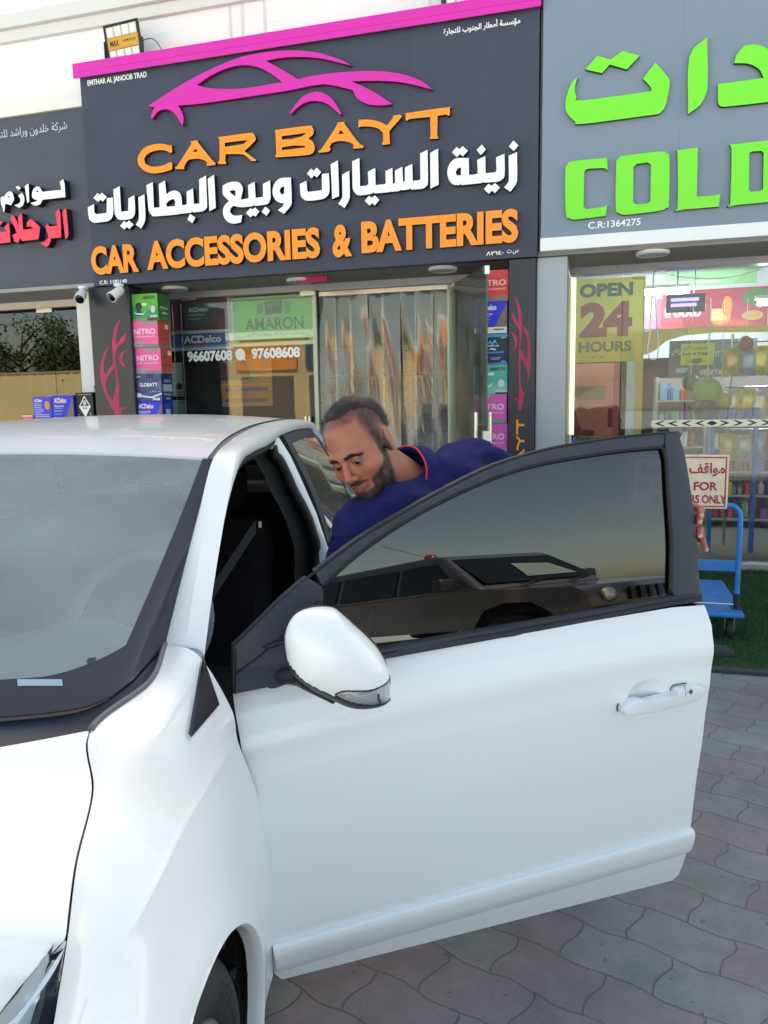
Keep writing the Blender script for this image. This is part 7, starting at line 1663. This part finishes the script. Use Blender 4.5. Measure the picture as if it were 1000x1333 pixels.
red = np.exp(-((aX-.04)**2+(Y_-.08)**2+(Z_+.03)**2)/.0008)+np.exp(-((X_)**2+(Y_-.11)**2+(Z_+.035)**2)/.0003); col = col*(1-.10*red[:, None]*np.array([0, 1, 1]))
eyeh = np.exp(-((aX-.031)**2+(Z_+.006)**2)/.00022)*(Y_ > .07); col = col*(1-.42*eyeh[:, None])
col = np.where(mouth_[:, None] & (np.abs(Z_+.0705) < .0095)[:, None], lipc*(1+.05*n1[:, None]), col)
col = col*(1-bw[:, None])+brd*bw[:, None]
brow = (aX > .010) & (aX < .050) & (np.abs(Z_-(.0145+.10*(aX-.01)-.9*np.maximum(aX-.034, 0))) < .0052-.05*np.maximum(aX-.03, 0)) & (Y_ > .06); col = np.where(brow[:, None], brd*1.15, col)
lash = (aX > .017) & (aX < .045) & (np.abs(Z_+.0030-.003*(aX-.031)/.012) < .0020) & (Y_ > .080); col = np.where(lash[:, None], brd*1.2, col)
# shaved temples and receding hairline as stubble shade
def hairline(x, y): a = np.abs(x); return np.where(y > .03, .094-.10*(a-.02)*(a < .04)-.8*np.maximum(a-.035, 0)+(y-.05)*.35, np.where(y > -.02, .050-1.0*(.03-y)*(a > .05), -.035))
stub = np.maximum(sst(aX, .052, .060)*sst(.050-Y_, 0, .035)*sst(Z_, -.005, .03), sst(-Y_, .02, .05)*sst(Z_, -.075, -.03))*np.clip(.88+.12*n2, 0, .97)*(1-sst(aX, .073, .078)*sst(Y_, -.05, -.035)); col = col*(1-stub[:, None])+brd*1.3*stub[:, None]
thin_ = sst(Z_, .070, .092)*(1-sst(Y_, .040, .082))*np.clip(.60+.16*n2, 0, .85); col = col*(1-thin_[:, None])+brd*1.4*thin_[:, None]; stub = np.maximum(stub, thin_*.9)
wh = h2w(HV)
AV = np.concatenate([wh, LV_, GV_, RV_]); o1 = len(wh); o2 = o1+len(LV_); o3 = o2+len(GV_)
AF = HF_+[[i+o1 for i in f] for f in LF_]+[[i+o2 for i in f] for f in GF_]+[[i+o3 for i in f] for f in RF_]
gcol = np.tile(np.array(lin((150, 92, 76))), (len(GV_), 1))*(1+.07*noise3(GV_, 140, 5)[:, None])
for ps, r in CH_:
    nd = np.linalg.norm(GV_-(ps[3]+(ps[3]-ps[2])*.1+DL*.006), axis=1); gcol = np.where((nd < .0075)[:, None], np.array(lin((196, 146, 130))), gcol)
    kd = np.linalg.norm(GV_-ps[2], axis=1); gcol = gcol*(1-.25*np.exp(-(kd/.008)**2))[:, None]
acol = np.concatenate([col, np.tile(sk_dark, (len(LV_), 1)), gcol, np.tile(sk_dark, (len(RV_), 1))])
def skin_mat():
    m = mat('skin', (172, 112, 90), .46, spec=.4, bump=.12, bscale=500); n = m.node_tree.nodes; L = m.node_tree.links
    at = n.new('ShaderNodeAttribute'); at.attribute_name = 'Col'; b = n['Principled BSDF']; L.new(at.outputs['Color'], b.inputs['Base Color'])
    b.inputs['Subsurface Weight'].default_value = .12; b.inputs['Subsurface Radius'].default_value = (.9, .35, .2); b.inputs['Subsurface Scale'].default_value = .006
    return m
PB = np.array([pel[0], pel[1], 0.0])
MAN = Thing('person', 'bearded man in a navy polo shirt bending down behind the open car door', 'person', tuple(PB), rz=0)
def color_attr(o, c):
    a = o.data.color_attributes.new('Col', 'FLOAT_COLOR', 'POINT'); a.data.foreach_set('color', np.concatenate([np.clip(c, 0, 1), np.ones((len(c), 1))], 1).ravel())
m = MB(); m.add(AV, AF); body = MAN.part('body', m, skin_mat(), smooth=True); color_attr(body, acol)
M_shirt = mat('navy_pique', (25, 28, 86), .85, var=.12, vscale=5, bump=.25, bscale=700, spec=.25)
n_ = M_shirt.node_tree.nodes; L_ = M_shirt.node_tree.links; tc_ = n_.new('ShaderNodeTexCoord'); mp_ = n_.new('ShaderNodeMapping'); mp_.inputs['Rotation'].default_value = (.5, .9, .6); mp_.inputs['Scale'].default_value = (16, 5, 9); L_.new(tc_.outputs['Object'], mp_.inputs[0])
tn_ = n_.new('ShaderNodeTexNoise'); tn_.inputs['Scale'].default_value = 1.0; tn_.inputs['Detail'].default_value = 3; tn_.inputs['Distortion'].default_value = .8; L_.new(mp_.outputs[0], tn_.inputs['Vector'])
b1_ = [q for q in n_ if q.type == 'BUMP'][0]; b2_ = n_.new('ShaderNodeBump'); b2_.inputs['Strength'].default_value = .75; b2_.inputs['Distance'].default_value = .03; L_.new(tn_.outputs[0], b2_.inputs['Height']); L_.new(b2_.outputs[0], b1_.inputs['Normal'])
M_redp = mat('red_piping', (214, 36, 60), .6)
m = MB(); m.add(SV_, SF_); shirt = MAN.part('polo_shirt', m, M_shirt, smooth=True)
m = MB(); m.add(TV_, TF_); MAN.part('trousers', m, mat('dark_trousers', (34, 36, 46), .85), smooth=True)
for a_ in (anL, anR):
    m = MB(); f = np.array([-.7, -.7, 0]); f /= np.linalg.norm(f); G = []
    for k, (t, w_, h_) in enumerate(((-.09, .02, .05), (-.07, .04, .09), (0, .045, .10), (.08, .05, .065), (.14, .045, .045), (.175, .02, .03))):
        s_ = np.array([-f[1], f[0], 0]); c = np.array([a_[0], a_[1], 0])+f*t; G.append([tuple(c+s_*w_*cos(q)+np.array([0, 0, max(0.002, h_*.5+h_*.5*sin(q))])) for q in np.linspace(0, 2*pi, 13)])
    m.grid(G); MAN.part('shoe', m, M_blk, smooth=True)
# collar: stand and folded leaf, open at the throat, with red piping on the fold
nz_ = (HC0-NB); nz_ = nz_-hF*0; nz_ /= np.linalg.norm(nz_); fr0 = hF*.75-bdir*.5; fr0 = fr0-nz_*(fr0@nz_); fr0 /= np.linalg.norm(fr0); lf0 = np.cross(nz_, fr0)
def coll(a, r, h): r += .010; h += .034; return NB+nz_*h+(fr0*cos(a)+lf0*sin(a))*r
m = MB(); G = []; fold = []
for a in np.linspace(radians(24), radians(336), 60):
    q = min(a, 2*pi-a); fr_k = max(0, 1-(q-radians(24))/radians(70)); lift = .026-.030*fr_k
    rr0 = .066+.010*fr_k
    G.append([tuple(coll(a, rr0+.002, -.030-.02*fr_k)), tuple(coll(a, rr0, lift-.006)), tuple(coll(a, rr0+.003, lift)), tuple(coll(a, rr0+.009, lift-.002)), tuple(coll(a, rr0+.020, lift-.020)), tuple(coll(a, rr0+.030+.012*fr_k, lift-.040-.018*fr_k))]); fold.append(coll(a, rr0+.0065, lift-.0005))
m.grid(G); cl = MAN.part('collar', m, M_shirt, parent=shirt, smooth=True); sd = cl.modifiers.new('thick', 'SOLIDIFY'); sd.thickness = .003
m = MB(); m.tube(fold[3:-3], .0024, 8); MAN.part('collar_piping', m, M_redp, parent=shirt, smooth=True)
# placket with button
m = MB(); pa = [coll(0.0, .078, -.035), coll(-.02, .085, -.07), coll(-.04, .09, -.11)]
m.tube(pa, .004, 6); m.lathe([(0, .003), (.005, .002), (.006, 0)], pa[1]+fr0*.006, fr0, 12); MAN.part('placket', m, M_shirt, parent=shirt, smooth=True)
# shoulder seam, found on the cloth
def seam_ring(c, ax_, n=40):
    e1 = np.cross(ax_, [0, 0, 1.0]); e1 /= np.linalg.norm(e1); e2 = np.cross(ax_, e1); out = []
    for k in range(n+1):
        d = e1*cos(2*pi*k/n)+e2*sin(2*pi*k/n); R = np.linspace(.03, .16, 80); P = c+d*R[:, None]; f = shirt_field(P[:, 0], P[:, 1], P[:, 2]); i = np.argmax(f > 0); out.append(P[i])
    return out
for s0_, e0_ in ((shL, elL), (shR, elR)):
    ax_ = (e0_-s0_)/np.linalg.norm(e0_-s0_); m = MB(); m.tube(seam_ring(s0_+ax_*.035, ax_), .0016, 6, caps=False); MAN.part('shoulder_seam', m, mat('seam_navy', (14, 15, 50), .9), parent=shirt, smooth=True)
# eyes
m = MB()
for s in (-1, 1):
    c = h2w(np.array([[s*.031, .0755, -.005]]))[0]; gz = (hF*.90-hU*.36-hL*.14); gz /= np.linalg.norm(gz); R_ = .0128
    m.lathe([(R_*sin(t), -R_*cos(t)) for t in np.linspace(0, pi-.55, 10)], c, gz, 20, 0); m.lathe([(R_*sin(t), -R_*cos(t)) for t in np.linspace(pi-.55, pi-.22, 5)], c, gz, 20, 1); m.lathe([(R_*sin(t), -R_*cos(t)) for t in np.linspace(pi-.22, pi, 4)], c, gz, 20, 2)
MAN.part('eyes', m, [mat('eye_white', (104, 88, 82), .3), mat('iris_brown', (46, 28, 20), .1), mat('pupil', (6, 6, 6), .05)], smooth=True)
# hair: cap close to the skull plus combed-back strands
def hair_field(X, Y, Z):
    d = ell(X, Y, Z, (0, -.016, .038), (.0768, .0978, .0880)); a = np.abs(X)
    front = (Y-.040)+.002*np.sin(X*160)+.35*np.maximum(a-.022, 0)*4*(Z < .12)-.9*np.maximum(Z-.085, 0)*.5
    side = .034-Z-.35*np.maximum(-Y, 0)*1.3
    return smax(smax(d, front, .012), side, .014)
V, F = surface_net(hair_field, (-.1, -.14, -.05), (.1, .12, .15), .003)
m = MB(); m.add(h2w(V+noise3(V, 220, 8)[:, None]*.0006), F); M_hair = mat('black_hair', (26, 24, 26), .6, var=.3, vscale=60); hair = MAN.part('hair', m, M_hair, smooth=True)
def strands(P, N, flow, Lr, wd, nseg=3, curl=.25, seed=0, root=-.001):
    r = np.random.default_rng(seed); mb = MB(); V = []; F = []
    for p, n_ in zip(P, N):
        t = flow(p); t = t-n_*(t@n_); t = t/(np.linalg.norm(t)+1e-9); t = t+r.normal(0, curl, 3); L = r.uniform(*Lr); sd_ = np.cross(t, n_); sd_ /= np.linalg.norm(sd_)+1e-9; q = p+n_*root; o = len(V)
        for k in range(nseg+1):
            f = k/nseg; c = q+t*L*f+n_*L*(.35*f-.45*f*f*.6); w_ = wd*(1-f*.8); V += [c-sd_*w_, c+sd_*w_]
        for k in range(nseg): F.append((o+2*k, o+2*k+1, o+2*k+3, o+2*k+2))
    return mb.add(h2w(np.array(V)), F)
def normals(V, F):
    V = np.asarray(V); N = np.zeros_like(V); Fq = np.array(F); n = np.cross(V[Fq[:, 2]]-V[Fq[:, 0]], V[Fq[:, 3]]-V[Fq[:, 1]])
    for k in range(4): np.add.at(N, Fq[:, k], n)
    return N/(np.linalg.norm(N, axis=1)[:, None]+1e-12)
rg = np.random.default_rng(12); NV = normals(V, F); ctr = V-np.array([0, -.016, .038]); NV = np.where(((NV*ctr).sum(1) < 0)[:, None], -NV, NV)
sel = rg.choice(np.where((ctr*NV).sum(1) > .03)[0], 5200); m = strands(V[sel]+rg.normal(0, .0012, (len(sel), 3)), NV[sel], lambda p: np.array([.35*p[0]*6, -1, .25]), (.014, .030), .00042, seed=1, curl=.10)
MAN.part('hair_strands', m, mat('hair_strand', (30, 28, 30), .5), parent=hair, smooth=True, stuff=True)
NH = normals(HV, HF_); ch = HV-np.array([0, .02, -.02]); NH = np.where(((NH*ch).sum(1) < 0)[:, None], -NH, NH)
sel = rg.choice(np.where(bw > .42)[0], 7000); m = strands(HV[sel]+rg.normal(0, .001, (len(sel), 3)), NH[sel], lambda p: np.array([p[0]*4, .25, -1]), (.004, .010), .00030, seed=2, curl=.35, nseg=2)
beard = MAN.part('beard', m, mat('beard_strand', (30, 26, 27), .45), smooth=True, stuff=True)
sel = rg.choice(np.where(brow)[0], 500); m = strands(HV[sel], NH[sel], lambda p: np.array([np.sign(p[0]), 0, .25]), (.005, .009), .0003, seed=3, curl=.2, nseg=2); MAN.part('eyebrows', m, mat('beard_strand', (30, 26, 27), .45), smooth=True)
sel = rg.choice(np.where(stub > .3)[0], 5200); m = strands(HV[sel], NH[sel], lambda p: np.array([0, -1, -.3]), (.003, .007), .00028, seed=4, curl=.3, nseg=2); MAN.part('side_hair', m, mat('beard_strand', (30, 26, 27), .45), parent=hair, smooth=True, stuff=True)
# ================================================================== ACROSS THE FORECOURT (seen mirrored in the glass)
# --- four-wheel drive parked behind the photographer
class SuvThing(Thing):
    def __init__(s, loc, hd):
        s.o = bpy.data.objects.new('parked_car', None); COL.objects.link(s.o); s.base = (0, 0, 0); s.o.location = loc; s.o.rotation_euler = (0, 0, -hd)
        setp(s.o, 'boxy pale grey four-wheel drive with a red roof beacon, mirrored in the dark door window', 'car')
SV = SuvThing((4.5, -3.0, 0), radians(2))
def side_profile(P, x0, x1, mb, mi=0):   # P: (y, z) outline, prism across x
    mb.prism([(P, [])], lambda a, b, d: (d, a, b), x1, x0, mi, back=True)
M_suv = mat('suv_grey_paint', (80, 82, 86), .3, coat=.8)
m = MB(); side_profile([(-2.25,.55),(-2.3,.8),(-2.25,1.18),(1.05,1.2),(1.25,1.17),(2.15,1.08),(2.28,.95),(2.3,.6),(2.2,.5),(1.95,.5),(1.9,.75),(1.7,.92),(1.4,.95),(1.15,.85),(1.0,.55),(-1.0,.5),(-1.1,.8),(-1.35,.93),(-1.65,.9),(-1.85,.7),(-1.9,.5)], -.92, .92, m); SV.part('body', m, M_suv, bev=.04)
cab = [(-2.2,1.18),(-2.1,1.82),(-1.9,1.88),(.35,1.90),(.55,1.86),(1.12,1.19)]
m = MB()
V = []; n = len(cab)
for sx in (-1, 1):
    for y, z in cab: V.append((sx*(.90-.16*(z-1.18)/.7), y, z))
m.add(V, [tuple(range(n-1, -1, -1)), tuple(range(n, 2*n))]+[(i, (i+1) % n, (i+1) % n+n, i+n) for i in range(n)]); SV.part('cabin', m, M_suv, bev=.05)
M_sg = mat('suv_glass', (14, 16, 18), .04, spec=.8)
for sx in (-1, 1):
    for a, b in ((-1.05, -.1), (-.02, .82), (-2.0, -1.15)):
        m = MB(); xx = lambda z: sx*(.905-.16*(z-1.18)/.7+.012); top_y = min(b, .48); 
        m.add([(xx(1.25), a, 1.25), (xx(1.25), b, 1.25), (xx(1.74), top_y if b > .5 else b, 1.74), (xx(1.74), a, 1.74)], [(0, 1, 2, 3)]); SV.part('side_window', m, M_sg)
m = MB(); ln = lambda t, x: (x*(.80-.10*t), 1.13+.012-(.57)*t, 1.22+.02+.60*t); m.add([ln(.08, -1), ln(.08, 1), ln(.92, 1), ln(.92, -1)], [(0, 1, 2, 3)]); SV.part('windscreen', m, M_sg)
m = MB(); ln2 = lambda t, x: (x*(.80-.10*t), 1.13+.020-(.57)*t, 1.22+.028+.60*t); m.add([ln2(.2, -.2), ln2(.2, .75), ln2(.6, .6), ln2(.66, -.1)], [(0, 1, 2, 3)]); SV.part('sun_shade', m, mat('sunshade_pale', (120, 128, 120), .6))
for x in (-.45, .25): m = MB(); m.tube([(x, 1.19, 1.23), (x+.42, 1.10, 1.29)], .012, 6); SV.part('wiper', m, M_blk)
for sx in (-1, 1): m = MB(); m.box(sx*.93, .75, 1.22, sx*1.14, .87, 1.44); SV.part('mirror', m, M_blk, bev=.03)
m = MB(); m.lathe([(0, .10), (.05, .09), (.07, .05), (.075, 0)], (-.5, .1, 1.9), n=16); SV.part('beacon', m, mat('beacon_red', (150, 20, 24), .25), smooth=True)
m = MB(); m.tube([(-.62, .25, 1.89), (-.95, -.1, 2.25)], .005, 6); SV.part('antenna', m, M_blk)
m = MB(); m.tube([(.7, -.1, 1.88), (.78, .1, 1.93), (.72, .3, 1.87)], .015, 6); SV.part('roof_bar', m, M_blk)
m = MB(); m.box(-.86, 2.29, .55, .86, 2.42, .78); SV.part('bumper', m, M_blk, bev=.03)
m = MB(); 
for k in range(7): m.box(-.42+k*.13, 2.27, .82, -.36+k*.13, 2.31, 1.0)
SV.part('grille', m, M_blk)
for sx in (-1, 1):
    m = MB(); m.lathe([(0, .02), (.09, .018), (.11, 0)], (sx*.68, 2.285, .92), (0, 1, 0), 20); SV.part('headlight', m, M_chrome, smooth=True)
    for yy in (1.45, -1.48):
        m = MB(); m.lathe([(0, .0), (.2, .0), (.24, .02), (.33, .015), (.38, -.03), (.38, -.20), (.3, -.24), (0, -.24)], (sx*.93, yy, .38), (sx, 0, 0), 28); SV.part('wheel', m, mat('tyre_rubber', (44, 44, 48), .75), smooth=40)
# --- beige sheet fence, trees and a plain building on the far side of the road
NF = -15.0; nv = 2*DG-NF
uFa, uFb = -44.0, fac(286, 480, nv)[0]; zF = fac(70, 484, nv)[1]
T = Thing('sheet_fence', 'beige corrugated sheet fence across the road, mirrored in the left shop windows', 'fence', ((uFa+uFb)/2, NF, 0))
m = MB(); us_ = np.arange(uFa, uFb, .11); V = []
for k, u in enumerate(us_): d = (0, .05, .05, 0)[k % 4]; V += [(u, NF+d, .02), (u, NF+d, zF)]
m.add(V, [(2*k, 2*k+1, 2*k+3, 2*k+2) for k in range(len(us_)-1)]); T.part('sheet', m, mat('fence_beige', (196, 178, 128), .55, var=.08, vscale=.6))
m = MB(); m.box(uFa, NF+.052, zF-.06, uFb, NF+.09, zF+.02); T.part('top_rail', m, mat('fence_rail', (150, 138, 104), .5))
for u in np.arange(uFa+1, uFb, 3.0): m = MB(); m.box(u, NF-.09, 0, u+.07, NF-.01, zF); T.part('post', m, mat('fence_rail', (150, 138, 104), .5))
T = Thing('building', 'plain beige flat roofed building across the road mirrored in the strip curtain', 'building', (8, NF, 0))
m = MB(); m.box(uFb+.4, NF-6, 0, uFb+10, NF, 4.2); T.part('wall', m, mat('beige_render', (206, 178, 128), .8, var=.06, vscale=.5), bev=.03)
m = MB(); m.box(uFb+.3, NF-6, 4.201, uFb+10.1, NF+.1, 4.5); T.part('parapet', m, M_white)
for k in range(3):
    x = uFb+1+k*3.0; m = MB(); m.box(x, NF+.001, .1, x+2.3, NF+.06, 2.7); T.part('shutter', m, mat('shutter_brown', (96, 84, 70), .5))
for k in range(3):
    x = uFb+.8+k*3.1; m = MB(); m.box(x, NF+.001, 2.95, x+2.7, NF+.14, 3.95); T.part('fascia', m, mat('fascia_%d' % k, ((226,140,50),(70,76,96),(150,60,50))[k], .5))
def tree(u, n, h, cr, seed, label):
    r = np.random.default_rng(seed); T = Thing('tree', label, 'tree', (u, n, 0), group='trees behind the sheet fence')
    m = MB(); tips = []
    m.tube([(u, n, 0), (u+.1, n, h*.25), (u-.05, n+.1, h*.5), (u+.1, n, h*.8)], [.2, .16, .11, .03], 8)
    for k in range(14):
        a = r.uniform(0, 2*pi); z0 = h*r.uniform(.3, .7); L_ = cr*r.uniform(.6, 1.0); e = (u+L_*cos(a), n+L_*sin(a), z0+h*r.uniform(.08, .3)); md = (u+L_*.5*cos(a), n+L_*.5*sin(a), z0+h*.12)
        m.tube([(u, n, z0), md, e], [.07, .045, .012], 6); tips += [md, e]
    T.part('trunk', m, mat('bark', (92, 78, 64), .9))
    tips.append((u+.1, n, h*.85)); V = []; nl = 2600
    for k in range(nl):
        c = np.array(tips[r.integers(len(tips))])+r.normal(0, 1, 3)*np.array([.42, .42, .34])*cr*.36; d1 = r.normal(0, 1, 3); d1 /= np.linalg.norm(d1); d2 = np.cross(d1, r.normal(0, 1, 3)); d2 /= np.linalg.norm(d2); s = r.uniform(.07, .13)
        V += [c-d1*s, c+d2*s*.5, c+d1*s, c-d2*s*.5]
    m = MB(); m.add(V, [(4*k, 4*k+1, 4*k+2, 4*k+3) for k in range(nl)]); m.m = r.integers(0, 3, nl).tolist()
    T.part('crown', m, [mat('leaf_%d' % i, c, .6) for i, c in enumerate(((62, 78, 44), (84, 98, 54), (48, 62, 38)))])
vt = lambda px: fac(px, 440, 2*DG+19)[0]
for k, (px, h, cr, lb) in enumerate(((-30, 6.0, 2.2, 'broad green tree at the left end behind the sheet fence'), (38, 6.6, 2.4, 'tallest green tree behind the sheet fence'), (86, 5.2, 1.8, 'smaller rounded tree behind the sheet fence'), (150, 5.6, 2.0, 'tree near the right end of the sheet fence'))): tree(vt(px), -19.0+.6*k, h, cr, 40+k, lb)
T = Thing('street_lamp', 'dark street lamp with a curved double arm behind the sheet fence', 'street lamp', (vt(33), -17, 0)); u = vt(33)
m = MB(); m.tube([(u, -17, 0), (u, -17, 5.2)], [.07, .045], 10); T.part('pole', m, M_blk)
for s in (-1, 1): m = MB(); m.tube(crom([(u, -17, 5.0), (u+s*.15, -17, 5.5), (u+s*.5, -17, 5.6), (u+s*.6, -17, 5.35)], 6), .03, 8); m.lathe([(.03, .1), (.12, 0), (0, -.02)], (u+s*.6, -17, 5.27), n=12); T.part('lamp_arm', m, M_blk)
# pale hills far beyond
m = MB(); G = []; rh = np.random.default_rng(4)
for k, x in enumerate(np.linspace(-160, 160, 60)): hgt = 5+4*sin(k*.31)+2.5*sin(k*.83+1)+rh.uniform(-.5, .5); G.append([(x, -150, -1), (x, -155, max(1, hgt)*.8), (x, -170, max(1.5, hgt))])
m.grid(G); solo('hills', None, None, m, mat('sand_hills', (150, 140, 132), .9), rz=0, kind='structure', smooth=True)
m = MB(); m.box(-200, -200, -.6, 200, -90.01, -.31); m.box(-200, -90, -.6, -60.01, 100, -.31); m.box(60.01, -90, -.6, 200, 100, -.31); m.box(-60, 60.01, -.6, 60, 100, -.31); solo('desert_ground', None, None, m, mat('sand', (154, 146, 138), .95, var=.1, vscale=.3), rz=0, kind='structure')

# ================================================================== TROLLEY, PARKING SIGN, WHEEL STOP ON THE TURF
gb = ground(953, 829, .014); gu, gn = float(gb@FU), float(gb@FN)
dk = ground(970, 799, .20); du, dn0 = float(dk@FU), float(dk@FN); bk = ground(934, 755, .20); blen = float(bk@FN)-dn0
blen = max(.6, min(1.0, blen))
T = Thing('hand_trolley', 'blue platform hand trolley with tubular push handle on the artificial turf', 'trolley', (du-.28, dn0+blen/2, .013))
M_tb = mat('trolley_blue', (50, 128, 206), .45, var=.22, vscale=9); dw = .56
m = MB(); m.box(du-dw, dn0, .165, du, dn0+blen, .20); T.part('platform', m, M_tb, bev=.012)
m = MB(); m.box(du-dw+.02, dn0+.02, .201, du-.02, dn0+blen-.02, .2035); T.part('deck_mat', m, mat('deck_blue', (58, 124, 196), .6, var=.3, vscale=12), bev=.001)
hn_ = dn0+.10; hz = fac(960, 658, hn_)[1]; xr = du-.035
m = MB(); m.tube(crom([(xr, hn_, .17), (xr, hn_, .5), (xr, hn_, hz-.10), (xr-.015, hn_, hz-.03), (xr-.07, hn_, hz), (xr-.25, hn_, hz), (xr-.42, hn_, hz), (xr-.475, hn_, hz-.03), (xr-.49, hn_, hz-.10), (xr-.49, hn_, .5), (xr-.49, hn_, .17)], 6), .016, 12); T.part('push_handle', m, M_tb, smooth=True)
z0, z1 = fac(930, 743, hn_)[1], fac(930, 729, hn_)[1]; m = MB(); m.box(xr-.475, hn_-.006, z0, xr-.015, hn_+.006, z1); T.part('cross_plate', m, M_tb, bev=.003)
for x in (xr, xr-.49): m = MB(); m.box(x-.03, hn_-.03, .204, x+.03, hn_+.03, .212); m.tube([(x, hn_, .21), (x, hn_, .30)], .021, 10); T.part('socket', m, mat('socket_dark', (40, 44, 52), .5))
m = MB(); m.tube([(xr-.47, hn_-.02, .235), (xr-.02, hn_-.02, .235)], .006, 8); T.part('latch_rod', m, M_chrome)
for x in (du-.07, du-dw+.07):
    for y in (dn0+.10, dn0+blen-.10):
        m = MB(); m.lathe([(0, .02), (.055, .02), (.062, .012), (.062, -.012), (.055, -.02), (0, -.02)], (x, y, .078), (1, 0, 0), 20); wc = T.part('castor', m, mat('castor_rubber', (46, 46, 48), .7), smooth=40)
        m = MB(); m.box(x-.035, y-.03, .155, x+.035, y+.03, .164); m.box(x-.03, y-.015, .07, x-.024, y+.02, .155); m.box(x+.024, y-.015, .07, x+.03, y+.02, .155); T.part('fork', m, M_chrome, parent=wc)
# parking notice on a post
nS = hn_-.075
u1s, zt1 = fac(950, 592, nS); zb1 = fac(951, 663, nS)[1]; hS = zt1-zb1; u0s = u1s-hS*1.72
T = Thing('parking_sign', 'worn cream parking sign with dark red border and lettering on a post', 'sign', ((u0s+u1s)/2, nS, .013))
m = MB(); m.box(u0s, nS, zb1, u1s, nS+.012, zt1); pn = T.part('plate', m, mat('worn_cream', (232, 214, 186), .6, var=.16, vscale=18), bev=.006)
m = MB(); b = .012
for a, c, d, e in ((u0s+b, zb1+b, u1s-b, zb1+b+.008), (u0s+b, zt1-b-.008, u1s-b, zt1-b), (u0s+b, zb1+b+.009, u0s+b+.008, zt1-b-.009), (u1s-b-.008, zb1+b+.009, u1s-b, zt1-b-.009)): m.box(a, nS-.0012, c, d, nS-.0002, e)
T.part('border', m, mat('sign_red_worn', (176, 50, 66), .6, var=.3, vscale=30), parent=pn)
m = MB(); uc_ = (u0s+u1s)/2; M_sr = mat('sign_red', (168, 40, 78), .6, var=.2, vscale=30)
f0 = lambda px: fac(px, 640, nS)[0]
letters(m, fit(text_polys('PARKING FOR', .03), f0(934)-(f0(934)-f0(905))*3.6, zb1+hS*.34, f0(934), zb1+hS*.50), nS-.0004, .001)
letters(m, fit(text_polys('CUSTOMERS ONLY', .03), f0(946)-(f0(946)-f0(905))*2.45, zb1+hS*.10, f0(946), zb1+hS*.26), nS-.0004, .001)
letters(m, fit(text_polys(arabic('مواقف مخصصة'), .025), u0s+.06, zb1+hS*.60, f0(943), zb1+hS*.86), nS-.0004, .001)
T.part('lettering', m, M_sr, parent=pn)
m = MB(); m.tube([(uc_, nS+.03, .013), (uc_, nS+.03, zt1-.05)], .02, 10); m.lathe([(.14, 0), (.14, .02), (.02, .03)], (uc_, nS+.03, .013), n=20); T.part('post', m, M_alu, smooth=40)
# black rubber wheel stop
q0 = ground(958, 856, .013); q1 = ground(915, 850, .013); u1_, n1_ = float(q0@FU), float(q0@FN)
m = MB(); prof = [(0, 0), (.0, .03), (.02, .055), (.06, .06), (.10, .05), (.13, .02), (.13, 0)]
G = []
for k in range(12): t = k/11; x = u1_-.55*t; sc = min(1, .35+6*t, .35+6*(1-t)); G.append([(x, n1_+.05-.03*sin(t*2)+(p[0]-.06)*sc, .013+p[1]*sc) for p in prof])
m.grid(G); V0 = [tuple(p) for p in G[0]]; m.add(V0, [tuple(range(len(V0)))]); solo('wheel_stop', 'black curved rubber wheel stop lying on the turf near its edge', 'wheel stop', m, mat('rubber_block', (50, 50, 54), .7, var=.2, vscale=20), (u1_-.25, n1_, .013), smooth=40)
